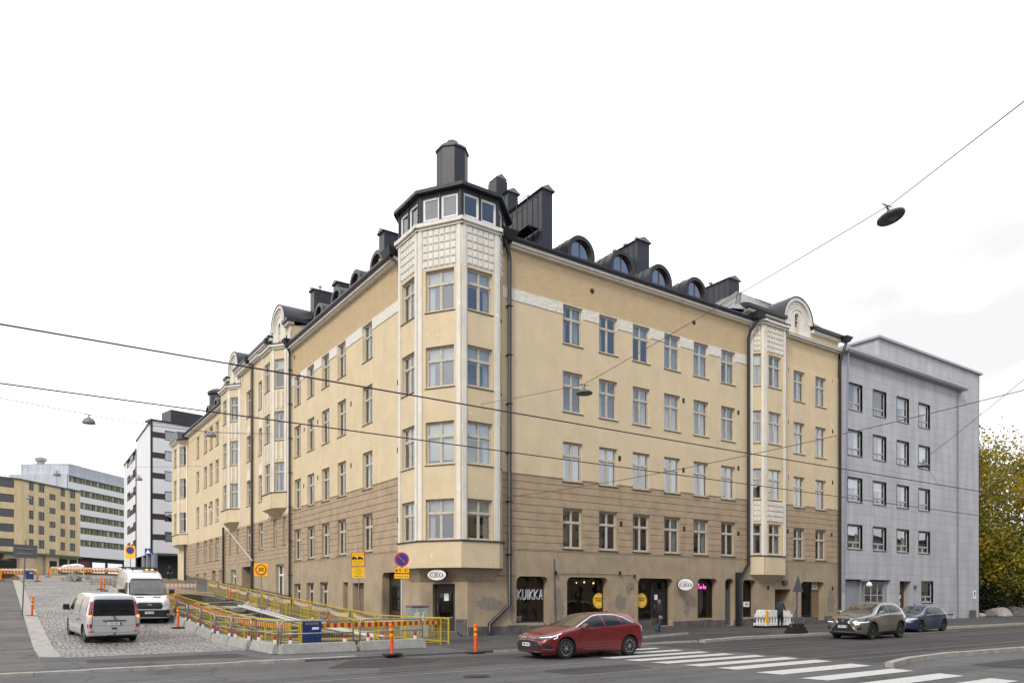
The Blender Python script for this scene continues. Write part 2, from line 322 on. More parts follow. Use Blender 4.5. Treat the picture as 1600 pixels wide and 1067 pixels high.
def empty(name,loc=(0,0,0),rz=0,label=None,cat=None,group=None):
    o=bpy.data.objects.new(name,None); C.objects.link(o); o.location=loc; o.rotation_euler=(0,0,rz); o.empty_display_size=.2
    return tag(o,label,cat,group)
kids={}
def copy_tree(o,parent=None,loc=None,rz=None,label=None,top=True):
    c=o.copy(); C.objects.link(c); c.parent=parent if parent is not None else None
    if loc is not None: c.location=loc
    if rz is not None: c.rotation_euler=(0,0,rz)
    if label: c['label']=label
    for ch in [x for x in C.objects if x.parent==o]: copy_tree(ch,c)
    return c
class Fr:
    """facade frame: a runs along the wall, z up, d outwards"""
    def __init__(s,o,du,n): s.o=Vector((o[0],o[1])); s.u=Vector(du).normalized(); s.n=Vector(n).normalized(); s.phi=math.atan2(s.n.x,-s.n.y)
    def p(s,a,z,d=0): q=s.o+s.u*a+s.n*d; return (q.x,q.y,z)
def frame_pts(p,q,outside):
    p=Vector(p); q=Vector(q); u=(q-p).normalized(); n=Vector((u.y,-u.x))
    if (Vector(outside)-p).dot(n)<0: n=-n
    f=Fr(p,u,n); f.len=(q-p).length; return f
FR=Fr((0,0),(1,0),(0,-1)); FL=Fr((0,0),(0,1),(-1,0))
def zg(u,v):
    """height of the ground: flat tram street, side street climbing to the north-west"""
    f=min(1,max(0,1-(u-5)/45)); s=max(0,min(v,65)-1.7)
    return (.063*s+.028*max(0,min(v,150)-65))*f
def wall(mb,F,a0,a1,z0,z1,holes=(),depth=.22,prof=None,d=0,cuts=()):
    """wall panel with rectangular openings, reveals and an optional relief profile z->offset"""
    hs=[h for h in holes if h[1]>a0+1e-4 and h[0]<a1-1e-4 and h[3]>z0+1e-4 and h[2]<z1-1e-4]
    A={a0,a1}; Z={z0,z1}
    for h in hs:
        for a in h[:2]:
            if a0<a<a1: A.add(a)
        for z in h[2:4]:
            if z0<z<z1: Z.add(z)
    pd={}
    for z,o in (prof or []):
        if z0<=z<=z1: Z.add(z); pd[z]=o
    for z in cuts: Z.add(z)
    A=sorted(A); Z=sorted(Z)
    D=lambda z: d+pd.get(z,0)
    def inside(a,z):
        for h in hs:
            if h[0]<a<h[1] and h[2]<z<h[3]: return h
        return None
    flip=(F.u.x*F.n.y-F.u.y*F.n.x)>0
    def qq(*p): mb.q(*(p[::-1] if flip else p))
    for i in range(len(A)-1):
        for j in range(len(Z)-1):
            if inside((A[i]+A[i+1])/2,(Z[j]+Z[j+1])/2): continue
            qq(F.p(A[i],Z[j],D(Z[j])),F.p(A[i+1],Z[j],D(Z[j])),F.p(A[i+1],Z[j+1],D(Z[j+1])),F.p(A[i],Z[j+1],D(Z[j+1])))
    for h in hs:
        zz=[z for z in Z if max(h[2],z0)-1e-6<=z<=min(h[3],z1)+1e-6]
        dp=h[4] if len(h)>4 else depth
        for k in range(len(zz)-1):
            for a,sg in ((h[0],1),(h[1],-1)):
                P=[F.p(a,zz[k],D(zz[k])),F.p(a,zz[k],-dp),F.p(a,zz[k+1],-dp),F.p(a,zz[k+1],D(zz[k+1]))]
                if (sg<0): P=P[::-1]
                qq(*P)
        if h[3]<=z1: qq(F.p(h[0],h[3],D(h[3])),F.p(h[0],h[3],-dp),F.p(h[1],h[3],-dp),F.p(h[1],h[3],D(h[3])))
        if h[2]>=z0: qq(F.p(h[1],h[2],D(h[2])),F.p(h[1],h[2],-dp),F.p(h[0],h[2],-dp),F.p(h[0],h[2],D(h[2])))
def text_obj(body,size,m,parent,loc,rot,name='lettering',ext=.004,align='CENTER',sx=1,thin=0):
    cu=bpy.data.curves.new(name,'FONT'); cu.body=body; cu.size=size; cu.extrude=ext; cu.align_x=align; cu.align_y='CENTER'; cu.offset=thin; cu.resolution_u=3
    t=bpy.data.objects.new('tmp',cu); C.objects.link(t); dg=bpy.context.evaluated_depsgraph_get()
    me=bpy.data.meshes.new_from_object(t.evaluated_get(dg)); C.objects.unlink(t); bpy.data.objects.remove(t)
    me.materials.clear(); me.materials.append(M[m] if isinstance(m,str) else m)
    o=bpy.data.objects.new(name,me); C.objects.link(o); o.parent=parent; o.location=loc; o.rotation_euler=rot; o.scale=(sx,1,1)
    return o
# ------------------------------------------------------------------ windows
def ornmat():
    m,t,b=nmat('moulded white relief'); n=t.nodes; l=t.links; g=n.new('ShaderNodeNewGeometry'); b.inputs['Base Color'].default_value=(.66,.63,.56,1); b.inputs['Roughness'].default_value=.85
    v=n.new('ShaderNodeTexVoronoi'); v.inputs['Scale'].default_value=5.5; v.feature='SMOOTH_F1'; l.new(g.outputs['Position'],v.inputs[0])
    bp=n.new('ShaderNodeBump'); bp.inputs['Strength'].default_value=1; bp.inputs['Distance'].default_value=.035; l.new(v.outputs[0],bp.inputs['Height']); l.new(bp.outputs[0],b.inputs['Normal']); return m
M['orn']=ornmat()
def win_frame(w,h,style):
    mb=MB(); X=w/2; B=lambda x0,x1,z0,z1,y0=0,y1=.07: mb.box(x0,x1,y0,y1,z0,z1)
    t=.065
    B(-X,-X+t,0,h); B(X-t,X,0,h); B(-X+t,X-t,0,t); B(-X+t,X-t,h-t,h)
    panes=[]
    if style=='T':      # two tall lights under two small ones
        zt=h*.655
        B(-X+t,X-t,zt-.045,zt+.045,-.02,.07); B(-.04,.04,t,zt-.045,-.01,.07); B(-.03,.03,zt+.045,h-t)
        panes=[(-X+t,-.04,t,zt-.045),(.04,X-t,t,zt-.045),(-X+t,-.03,zt+.045,h-t),(.03,X-t,zt+.045,h-t)]
    elif style=='N':    # narrow: one light under one
        zt=h*.66
        B(-X+t,X-t,zt-.04,zt+.04,-.02,.07); panes=[(-X+t,X-t,t,zt-.04),(-X+t,X-t,zt+.04,h-t)]
    elif style=='G':    # picture pane over two small vents
        zt=h*.27
        B(-X+t,X-t,zt-.035,zt+.035,-.01,.07); B(-.04,.04,t,zt-.035,-.005,.07)
        panes=[(-X+t,X-t,zt+.035,h-t),(-X+t,-.04,t,zt-.035),(.04,X-t,t,zt-.035)]
    elif style=='V':    # one upright mullion
        B(-.03,.03,t,h-t,-.005,.07); panes=[(-X+t,-.03,t,h-t),(.03,X-t,t,h-t)]
    else: panes=[(-X+t,X-t,t,h-t)]
    for x0,x1,z0,z1 in panes:      # sashes
        s=.035
        mb.box(x0,x0+s,.015,.055,z0,z1); mb.box(x1-s,x1,.015,.055,z0,z1); mb.box(x0+s,x1-s,.015,.055,z0,z0+s); mb.box(x0+s,x1-s,.015,.055,z1-s,z1)
    return mb
WP={}
def window(parent,F,a,z,w,h,style='T',cur=None,depth=.22,fm='wood',sill='sill',d=0,gm='glass',lab=None):
    """one window: frame > pane, curtain, sill"""
    if cur is None: cur=random.choice('ABBCCDEF')
    k=(round(w,2),round(h,2),style,cur,depth,fm,sill,gm); x,y,zz=F.p(a,z,d-depth+.075)
    base=abs_loc(parent); loc=(x-base.x,y-base.y,zz-base.z)
    if k in WP:
        o=copy_tree(WP[k],parent,loc,F.phi)
        for ch in [x for x in C.objects if x.parent==o and x.name.startswith('pane')]: ch.rotation_euler=(random.uniform(-.012,.012),0,random.uniform(-.018,.018))
        return o
    o=win_frame(w,h,style).build('window',fm,parent); o.location=loc; o.rotation_euler=(0,0,F.phi)
    MB().q((-w/2+.04,.04,.04),(w/2-.04,.04,.04),(w/2-.04,.04,h-.04),(-w/2+.04,.04,h-.04)).build('pane',gm,o)
    rnd=random.Random(hash(k)%9999 if False else sum(map(ord,str(k))))
    def folds(x0,x1,z0,z1,amp=.02,m='curtain'):
        mb=MB(); n=max(4,int((x1-x0)/.035)); pts=[(x0+(x1-x0)*i/n,.17+amp*math.sin(i*1.9+rnd.random()*.7)) for i in range(n+1)]
        for i in range(n): mb.q((pts[i][0],pts[i][1],z0),(pts[i+1][0],pts[i+1][1],z0),(pts[i+1][0],pts[i+1][1],z1),(pts[i][0],pts[i][1],z1))
        mb.build('curtain',m,o)
    X=w/2
    if cur=='A': folds(-X+.05,X-.05,.05,h-.05)
    elif cur=='B': folds(-X+.05,-X+.05+w*.3,.03,h-.04)
    elif cur=='C': folds(-X+.05,-X+.05+w*.26,.03,h-.04); folds(X-.05-w*.3,X-.05,.03,h-.04)
    elif cur=='D': MB().box(-X+.05,X-.05,.12,.125,h*.58,h-.05).build('roller_blind','blind',o); folds(X-.05-w*.22,X-.05,.03,h*.58,m='curtain')
    elif cur=='E': folds(-X+.05,-X+.05+w*.34,.03,h-.04,m='curtaing')
    elif cur=='H': MB().box(-X+.05,X-.05,.12,.125,h*.1,h-.05).build('roller_blind','blind',o)
    elif cur=='F': folds(-X+.05,X-.05,h*.66,h-.04); folds(-X+.05,-X+.05+w*.2,.03,h*.66)
    if sill:
        sb=MB(); sb.hexa([(-X-.05,-depth-.045+.075,-.075),(X+.05,-depth-.045+.075,-.075),(X+.05,-.002,-.03),(-X-.05,-.002,-.03),(-X-.05,-depth-.045+.075,-.045),(X+.05,-depth-.045+.075,-.045),(X+.05,-.002,.0),(-X-.05,-.002,.0)])
        sb.build('sill',sill,o)
    WP[k]=o
    return o
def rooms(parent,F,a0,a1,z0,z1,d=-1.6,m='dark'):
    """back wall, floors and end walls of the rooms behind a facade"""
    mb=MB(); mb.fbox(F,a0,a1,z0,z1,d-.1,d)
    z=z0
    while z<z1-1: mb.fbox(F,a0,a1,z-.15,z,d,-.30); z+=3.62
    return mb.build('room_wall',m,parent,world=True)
GRO=[(z,o) for k in range(11) for z,o in ((4.31+.377*k-.025,0),(4.31+.377*k,-.035),(4.31+.377*k+.025,0))]
def ribs(z0,z1,n,dp=.025):
    r=[];h=(z1-z0)/n
    for k in range(n): r+=[(z0+h*k+.001,-dp),(z0+h*(k+.32),0),(z0+h*(k+.82),0)]
    return r
def strip(mb,F,a0,a1,z0,z1,t,skip=()):
    """box strip along the wall interrupted where skip ranges lie"""
    cur=a0
    for s0,s1 in sorted(skip):
        if s1<=a0 or s0>=a1: continue
        if s0>cur: mb.fbox(F,cur,s0,z0,z1,0.001,t)
        cur=max(cur,s1)
    if cur<a1: mb.fbox(F,cur,a1,z0,z1,0.001,t)
def plinth(mb,F,a0,a1,h,skip,gf,t=.05):
    xs=[a0]; cur=a0; seg=[]
    for s0,s1 in sorted(skip):
        if s0>cur: seg.append((cur,s0))
        cur=max(cur,s1)
    if cur<a1: seg.append((cur,a1))
    for s0,s1 in seg:
        n=max(1,int((s1-s0)/1.1))
        for i in range(n):
            p=s0+(s1-s0)*i/n; q=s0+(s1-s0)*(i+1)/n-.012; g0,g1=gf(p),gf(q); hh=h+random.uniform(-.04,.04); P=F.p
            mb.hexa([P(p,g0-.6,0.002),P(q,g1-.6,0.002),P(q,g1-.6,t),P(p,g0-.6,t),P(p,g0+hh,0.002),P(q,g1+hh,.002),P(q,g1+hh,t),P(p,g0+hh,t)])
def fillets(mb,F,a0,a1,z1,r,dp):
    """rounded upper corners of a shop opening"""
    for s,ax in ((1,a0),(-1,a1)):
        poly=[(ax,z1)]+[(ax+s*(r-r*math.cos(t)),z1-r+r*math.sin(t)) for t in [math.pi/2*k/6 for k in range(7)]][::-1]
        mb.prism(poly,lambda p:F.p(p[0],p[1],.001),lambda p:F.p(p[0],p[1],-dp))
def downpipe(pts,r=.085,label=None):
    mb=MB(); mb.tube(pts,r,8)
    return mb
def chimney(parent,u0,u1,v0,v1,z0,z1,long='v',seams=True,m='metal',cap=.12):
    mb=MB(); mb.box(u0,u1,v0,v1,z0,z1)
    if seams:
        a,b=(v0,v1) if long=='v' else (u0,u1); k=a+.35
        while k<b-.1:
            if long=='v': mb.box(u0-.025,u0,k,k+.02,z0,z1); mb.box(u1,u1+.025,k,k+.02,z0,z1)
            else: mb.box(k,k+.02,v0-.025,v0,z0,z1); mb.box(k,k+.02,v1,v1+.025,z0,z1)
            k+=.48
    o=mb.build('chimney',m,parent,world=True)
    c=MB(); e=cap
    if long=='v':
        um=(u0+u1)/2; c.prism([(u0-e,z1+.1),(u1+e,z1+.1),(um,z1+.38)],lambda p:(p[0],v0-e,p[1]),lambda p:(p[0],v1+e,p[1]))
    else:
        vm=(v0+v1)/2; c.prism([(v0-e,z1+.1),(v1+e,z1+.1),(vm,z1+.38)],lambda p:(u0-e,p[0],p[1]),lambda p:(u1+e,p[0],p[1]))
    c.box(u0+.06,u1-.06,v0+.06,v1-.06,z1+.001,z1+.099)
    c.build('chimney_cap','metal2' if m!='metal2' else m,o,world=True)
    return o
def dormer(parent,F,a,z,r=.9,d=-.3,back=3.0,straight=.35,m='metal'):
    """round-headed dormer: barrel, ring, arched window"""
    N_=14; arc=lambda rr,zz:[(a+rr*math.cos(math.pi*k/N_),z+straight+zz+rr*math.sin(math.pi*k/N_)) for k in range(N_+1)]
    mb=MB()
    oR=[(a+r,z)]+arc(r,0)+[(a-r,z)]; P=F.p
    for k in range(len(oR)-1): mb.q(P(*oR[k],d),P(*oR[k+1],d),P(*oR[k+1],d-back),P(*oR[k],d-back))
    for j in range(1,6):      # standing seams across the barrel
        dd=d-.1-j*.5
        o2=[(a+r+.03,z)]+arc(r+.03,0)+[(a-r-.03,z)]
        for k in range(len(oR)-1): mb.q(P(*o2[k],dd),P(*o2[k+1],dd),P(*o2[k+1],dd-.03),P(*o2[k],dd-.03)); mb.q(P(*o2[k],dd),P(*o2[k+1],dd),P(*oR[k+1],dd+.001),P(*oR[k],dd+.001))
    ri=r-.22; iR=[(a+ri,z+.08)]+arc(ri,0)+[(a-ri,z+.08)]
    for k in range(len(oR)-1):
        mb.q(P(*oR[k],d+.04),P(*oR[k+1],d+.04),P(*iR[k+1],d+.04),P(*iR[k],d+.04)); mb.q(P(*oR[k],d+.04),P(*oR[k+1],d+.04),P(*oR[k+1],d-.001),P(*oR[k],d-.001)); mb.q(P(*iR[k],d+.04),P(*iR[k+1],d+.04),P(*iR[k+1],d-.25),P(*iR[k],d-.25))
    mb.fbox(F,a-r,a+r,z-.02,z+.08,d-.3,d+.03)
    o=mb.build('dormer',m,parent,world=True,smooth=True)
    wf=MB(); wf.fbox(F,a-.03,a+.03,z+.08,z+straight+ri,d-.18,d-.12); wf.fbox(F,a-ri,a+ri,z+.08,z+.16,d-.18,d-.12)
    a2=arc(ri,0); a3=arc(ri-.06,0)
    for k in range(N_): wf.q(P(*a2[k],d-.12),P(*a2[k+1],d-.12),P(*a3[k+1],d-.12),P(*a3[k],d-.12))
    wf.build('window','doorwood',o,world=True)
    g=MB(); g.q(*[P(x,y,d-.15) for x,y in [(a+ri,z+.08)]+a2+[(a-ri,z+.08)]]); g.build('pane','glassr',o,world=True)
    bk=MB(); bk.q(*[P(x,y,d-.9) for x,y in [(a+ri,z+.08)]+a2+[(a-ri,z+.08)]]); bk.build('inner_wall','dark',o,world=True)
    return o
M['doorwood']=mat('brown varnished wood',(.12,.06,.03),.45,noise=.3,nscale=8)
M['doordark']=mat('dark brown door',(.045,.034,.028),.5,noise=.3,nscale=8)
M['doortan']=mat('weathered tan door',(.24,.17,.105),.6,noise=.3,nscale=5)

# ------------------------------------------------------------------ the corner building
CB=empty('corner_apartment_building',(0,0,0),label='cream corner apartment building with a white trimmed corner tower, dark lantern and arched dormers',cat='apartment building')
RW=[7.21+2.492*k for k in range(6)]; ROWS=[(4.47,6.55),(7.98,10.03),(11.62,13.71),(15.16,17.19)]
RH=[(a,a+1.335,z0,z1) for a in RW for z0,z1 in ROWS]
SH=[(4.25,6.25,.62,2.97,.5),(7.48,10.34,.62,2.97,.5),(12.6,15.43,.25,2.98,.5),(17.53,19.32,.62,3.03,.5),(20.04,20.89,.15,3.04,.4)]
R2W=[(27.05,28.3),(29.55,30.82)]
R2H=[(a0,a1,z0,z1) for a0,a1 in R2W for z0,z1 in ROWS]
SH2=[(21.75,23.07,.62,3.0,.5),(25.02,26.73,.05,2.42,1.3),(27.91,30.6,.55,2.95,.55)]
LC=[8.46,12.25,14.93,17.62,20.28]
LH=[(a-.67,a+.67,z0,z1) for a in LC for z0,z1 in ROWS]
LG=[(19.62,21.0,1.3,2.82),(17.03,18.46,1.2,2.84),(14.5,15.93,1.1,2.85),(11.26,12.02,.8,2.79,.3),(8.95,10.56,.35,2.72,.45),(4.05,6.5,.75,3.22,.5)]
allR=RH+R2H; 
mb=MB(); DH=[(-.7,0,0,.0)]
wall(mb,FR,1.4,32.33,-.6,4.285,[h for h in SH+SH2],.3)
wall(mb,FL,2.1,21.62,-.6,4.285,LG,.3)
CF=frame_pts((0,2.1),(1.4,0),(-5,-5)); cdoor=(.66,1.86,.28,2.56,.35)
wall(mb,CF,0,CF.len,-.6,4.285,[cdoor])
for h in SH+SH2[:1]+SH2[2:]: fillets(mb,FR,h[0],h[1],h[3],.3,.45)
fillets(mb,FL,4.05,6.5,3.22,.3,.45)
mb.build('ground_floor_wall','tan',CB,world=True)
mb=MB()
wall(mb,FR,3.3,32.33,4.285,8.085,allR,prof=GRO,d=.0)
wall(mb,FL,3.9,21.62,4.285,8.085,LH,prof=GRO)
mb.build('rusticated_wall','brown',CB,world=True)
mb=MB()
wall(mb,FR,3.3,22.1,8.085,16.62,RH)
wall(mb,FR,22.1,32.33,8.085,17.45,R2H)
wall(mb,FL,3.9,21.62,8.085,16.62,LH)
mb.build('upper_wall','cream',CB,world=True)
mb=MB()
wall(mb,FR,3.3,22.1,17.24,19.14,RH,prof=ribs(17.24,19.14,19))
wall(mb,FL,3.9,21.62,17.24,19.14,LH,prof=ribs(17.24,19.14,19))
mb.build('ribbed_wall','ochre',CB,world=True)
mb=MB(); wall(mb,FR,22.1,32.33,17.45,19.2,prof=[(17.47,-.03)]); mb.build('plain_band','ochre',CB,world=True)
mb=MB()
wall(mb,FR,3.3,22.1,16.62,17.24,RH); wall(mb,FL,3.9,21.62,16.62,17.24,LH)
strip(mb,FR,3.4,22.1,16.64,17.22,.035,[(a-.02,a+1.355) for a in RW]); strip(mb,FL,3.96,21.6,16.64,17.22,.035,[(a-.69,a+.69) for a in LC])
mb.build('relief_band','orn',CB,world=True)
# string course over the rustication and under the ground floor
mb=MB(); strip(mb,FR,3.42,22.4,8.06,8.11,.03,[(a,a+1.335) for a in RW]); strip(mb,FR,25.9,32.3,8.06,8.11,.03,R2W); strip(mb,FL,4.0,21.6,8.06,8.11,.03,[(a-.67,a+.67) for a in LC])
strip(mb,FR,1.5,32.3,4.27,4.31,.02); strip(mb,FL,2.2,21.6,4.27,4.31,.02); mb.build('string_course','brown',CB,world=True)
mb=MB(); plinth(mb,FR,1.42,32.3,.52,[(14.05,15.43),(20.04,20.89),(25.02,26.73),(29.75,30.6)],lambda a:0)
plinth(mb,FL,2.12,21.6,.5,[(8.95,10.56),(11.26,12.02)],lambda a:zg(-1,a))
plinth(mb,CF,0.02,CF.len-.02,.88,[(.6,1.92)],lambda a:0,.07)
mb.build('granite_plinth','granite',CB,world=True)
# ragged grey repair patches (real plaster stains with a shape of their own)
mb=MB(); rp=random.Random(3)
def blob(F,a,z,w,h,n=22,d=.004):
    pts=[]
    for k in range(n):
        t=2*math.pi*k/n; r=1+rp.uniform(-.22,.22); pts.append((a+w/2*math.cos(t)*r,z+h/2*math.sin(t)*r))
    mb.prism(pts,lambda p:F.p(p[0],p[1],.0005),lambda p:F.p(p[0],p[1],d))
blob(FR,2.55,1.62,1.15,.65); blob(FR,3.25,1.5,.8,.5,d=.006); blob(FR,6.9,1.6,.6,1.4); blob(FR,7.1,1.25,.4,.8,d=.006); blob(FR,11.3,1.62,.9,.8); blob(FR,31.4,1.6,.9,1.8); blob(FR,4.0,1.3,.3,1.5); blob(FR,16.6,1.2,.5,.9); blob(FR,11.9,2.35,.35,.6)
mb.build('plaster_patch','patch',CB,world=True)
for a in RW:
    for i,(z0,z1) in enumerate(ROWS):
        cur=random.choice('ABCCFDB') if i>0 else random.choice('BEECD')
        window(CB,FR,a+.6675,z0,1.335,z1-z0,'T',cur)
for a0,a1 in R2W:
    for z0,z1 in ROWS: window(CB,FR,(a0+a1)/2,z0,a1-a0,z1-z0,'T',random.choice('ABC'))
for a in LC:
    for z0,z1 in ROWS: window(CB,FL,a,z0,1.34,z1-z0,'T',random.choice('BCCEF'))
for h in LG[:3]: window(CB,FL,(h[0]+h[1])/2,h[2],h[1]-h[0],h[3]-h[2],'T','E',depth=.3)
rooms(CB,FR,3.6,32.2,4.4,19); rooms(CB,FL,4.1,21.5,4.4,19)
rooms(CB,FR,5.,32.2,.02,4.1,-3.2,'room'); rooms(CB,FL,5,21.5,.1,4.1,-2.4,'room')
# small vent holes in the walls
mb=MB()
for a,z in [(11.2,9.55),(16.3,9.4),(21.3,10.0),(21.3,13.5),(16.3,13.5),(11.3,5.95),(16.35,5.95),(21.3,5.9),(11.25,17.0),(16.25,17.0),(21.4,17.0),(26.4,17.1),(26.4,13.6),(31.6,13.6),(31.5,17.2),(26.4,9.9),(31.6,10),(26.4,6.3),(31.5,6.3),(13.0,2.5),(24.3,2.5),(31.6,2.5)]: mb.fbox(FR,a-.09,a+.09,z-.14,z+.14,.002,.012)
for a,z in [(9.2,18.3),(17.2,18.3)]: mb.lathe([(.13,.0),(.13,.03)],c=(a,-.03,z),n=12,axis='y')
for a,z in [(4.6,16.9),(4.6,13.0),(4.6,9.5),(4.6,5.9),(10.8,13.2),(10.8,9.6),(16.3,13.2),(16.3,9.6),(19.,9.4),(18.9,13.2),(20.9,18.6),(13.6,17.0),(11.0,16.9),(16.6,17)]: mb.fbox(FL,a-.08,a+.08,z-.14,z+.14,.002,.012)
mb.build('wall_vent','ink',CB,world=True)
# cornices and gutters
def eave(parent,F,a0,a1,zb,wn='cornice',gn='gutter',dd=.42,mw='white'):
    mb=MB(); mb.fbox(F,a0,a1,zb,zb+.09,-.05,dd*.55); mb.fbox(F,a0,a1,zb+.09,zb+.22,-.05,dd*.85); mb.build(wn,mw,parent,world=True)
    g=MB(); g.prism([(0,0),(dd+.03,0),(dd+.09,.10),(dd+.09,.20),(.0,.42),(-.3,.42)],lambda p:F.p(a0,zb+.223+p[1],p[0]),lambda p:F.p(a1,zb+.223+p[1],p[0])); g.build(gn,'metal',parent,world=True)
eave(CB,FR,3.75,22.35,19.14); eave(CB,FL,4.35,21.62,19.14)
# roofs
def shed(parent,F,a0,a1,z0,d0,run,rise,m='metal',seam=.6,name='roof',thick=.1):
    mb=MB(); P=F.p
    mb.hexa([P(a0,z0-thick,d0),P(a1,z0-thick,d0),P(a1,z0+rise-thick,d0-run),P(a0,z0+rise-thick,d0-run),P(a0,z0,d0),P(a1,z0,d0),P(a1,z0+rise,d0-run),P(a0,z0+rise,d0-run)])
    a=a0+.3
    while a<a1: 
        mb.hexa([P(a,z0,d0),P(a+.03,z0,d0),P(a+.03,z0+rise,d0-run),P(a,z0+rise,d0-run),P(a,z0+.04,d0),P(a+.03,z0+.04,d0),P(a+.03,z0+rise+.04,d0-run),P(a,z0+rise+.04,d0-run)]); a+=seam
    return mb.build(name,m,parent,world=True)
shed(CB,FR,3.6,22.2,19.76,0.0,7,2.2); shed(CB,FL,4.2,21.6,19.76,0.0,7,2.2)
mb=MB(); mb.box(7,22.2,7,13,19.4,21.95); mb.box(4,13,7,21.6,19.4,21.93); mb.build('roof_ridge','metal',CB,world=True)
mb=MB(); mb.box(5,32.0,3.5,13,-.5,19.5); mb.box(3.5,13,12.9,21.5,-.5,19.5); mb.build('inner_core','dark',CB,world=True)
for a in (8.7,11.7,14.7,17.75): dormer(CB,FR,a,19.95,.93)
for a in (7.95,10.9,13.9,16.95): dormer(CB,FL,a,19.95,.84)
chimney(CB,6.55,7.25,.95,4.2,19.6,23.3); chimney(CB,6.95,7.65,4.7,5.85,19.7,24.95); chimney(CB,7.12,7.9,6.15,7.05,20,26.55,seams=False,cap=.0)
chimney(CB,15.1,16.1,2.6,6.2,20.2,23.6); chimney(CB,24.1,25.2,3,8,20.4,23.6,m='metal')
chimney(CB,30.0,31.0,3.5,8,20.4,22.9)
chimney(CB,1.9,4.6,10.35,11.1,19.8,23.6,'u'); chimney(CB,2.0,4.8,17.9,18.8,19.8,23.2,'u')
# walkway and railing on the big chimney
mb=MB(); mb.box(5.75,6.45,1.1,4.4,21.3,21.36); mb.tube([(5.8,1.2,22.9),(5.8,4.4,22.9)],.02); mb.tube([(5.8,1.2,22.35),(5.8,4.4,22.35)],.015); mb.tube([(5.8,1.2,22.9),(6.4,1.0,22.9)],.02)
for v in (1.2,2.2,3.3,4.4): mb.tube([(5.8,v,21.3),(5.8,v,22.9)],.02)
for v in (1.1,2.7,4.3): mb.tube([(5.8,v,21.3),(6.45,v,20.75)],.02)
mb.build('roof_walkway','pipe',CB,world=True)
mb=MB()
for v in (3.2,4.2,5.2): mb.lathe([(.07,0),(.07,.18),(.14,.2),(.14,.3),(.03,.36)],c=(15.6,v,23.9),n=10)
mb.tube([(15.0,2.7,24.3),(15.0,6,24.3)],.015); mb.tube([(15.0,2.7,23.6),(15.0,2.7,24.3)],.015); mb.tube([(15.0,4.4,23.6),(15.0,4.4,24.3)],.015)
mb.lathe([(.07,0),(.07,.18),(.14,.2),(.14,.3),(.03,.36)],c=(24.6,5,23.9),n=10)
mb.box(14.6,15.1,3.0,4.2,22.1,22.2); mb.box(14.6,14.64,3.0,4.2,22.2,22.9)
mb.build('roof_vent','steel',CB,world=True,smooth=True)
# ---- corner tower
T=[(0,3.96),(-.5,3.46),(-.5,1.42),(.78,-.5),(2.84,-.5),(3.4,0)]
tf=[frame_pts(T[i],T[i+1],((T[i][0]+T[i+1][0])-2,(T[i][1]+T[i+1][1])-2)) for i in range(5)]
TR=[(4.62,6.55),(8.2,10.2),(11.84,13.75),(15.42,17.36)]
tw={1:(.32,1.72),2:(.42,1.92),3:(.32,1.72),0:(.2,.52),4:(.2,.55)}
mb=MB(); wh=MB(); tl=MB(); ld=MB()
for i,F in enumerate(tf):
    h=[(tw[i][0],tw[i][1],z0,z1) for z0,z1 in TR]
    wall(mb,F,0,F.len,4.56,17.45,h); 
    wall(mb,F,-.022,F.len+.022,3.31,4.56,d=.05)
    # pilasters
    for a0,a1 in ((.03,.24),(F.len-.24,F.len-.03)) if i in (1,2,3) else ((.0,.14),):
        wh.fbox(F,a0,a1,4.62,19.3,.002,.06)
    wall(wh,F,0,F.len,17.45,19.3)
    wh.fbox(F,-.1,F.len+.1,19.3,19.42,-.1,.10); wh.fbox(F,-.14,F.len+.14,19.42,19.6,-.1,.2)
    x0,x1=(.27,F.len-.27) if i in (1,2,3) else (.16,F.len-.05)
    nc=max(1,int((x1-x0)/.27)); cw=(x1-x0)/nc
    for c in range(nc):
        for r in range(5):
            rz=17.5+r*.36
            tl.fbox(F,x0+c*cw+.02,x0+(c+1)*cw-.02,rz+.02,rz+.33,.002,.035); tl.fbox(F,x0+c*cw+.05,x0+(c+1)*cw-.05,rz+.05,rz+.30,.035,.055)
    ld.fbox(F,-.06,F.len+.06,4.56,4.61,.0,.12)
    for z0,z1 in TR:
        w_=tw[i][1]-tw[i][0]
        window(CB,F,sum(tw[i])/2,z0,w_,z1-z0,'T' if w_>1 else 'N',('H' if z0>8 and z0<9 and i==2 else random.choice('DDBF')) if w_>1 else 'B')
mb.build('corner_bay_wall','cream',CB,world=True); wh.build('white_pilaster','white',CB,world=True); tl.build('tile_relief','white',CB,world=True); ld.build('ledge','sill',CB,world=True)
mb=MB()      # curved soffit under the bay
G2=[(0,3.6),(-.02,3.1),(-.02,2.05),(1.38,-.02),(2.5,-.02),(3.0,0)]
prev=None
for k in range(6):
    t=k/5; zz=3.31-.62*math.sin(t*math.pi/2)*1; e=1-(1-t)**1.0
    ring=[(T[i][0]*(1-e)+G2[i][0]*e,T[i][1]*(1-e)+G2[i][1]*e,3.31-.62*(1-math.cos(t*math.pi/2))) for i in range(6)]
    if prev:
        for i in range(5): mb.q(prev[i],prev[i+1],ring[i+1],ring[i])
    prev=ring
mb.build('bay_soffit','tan',CB,world=True)
mb=MB(); mb.fbox(tf[2],.2,2.1,0,3,-2.4,-2.3); mb.prism([(1.0,3.6),(1.0,2.4),(2.2,1.0),(3.3,1.0),(3.3,3.6)],lambda p:(*p,3.5),lambda p:(*p,19.6)); 
for z in (7.6,11.2,14.8,18.4): mb.prism([(.1,3.5),(-.15,3.2),(-.15,1.6),(.95,-.1),(2.7,-.1),(3.2,.3),(3.2,3.5)],lambda p:(*p,z),lambda p:(*p,z+.2))
mb.build('tower_core','dark',CB,world=True)
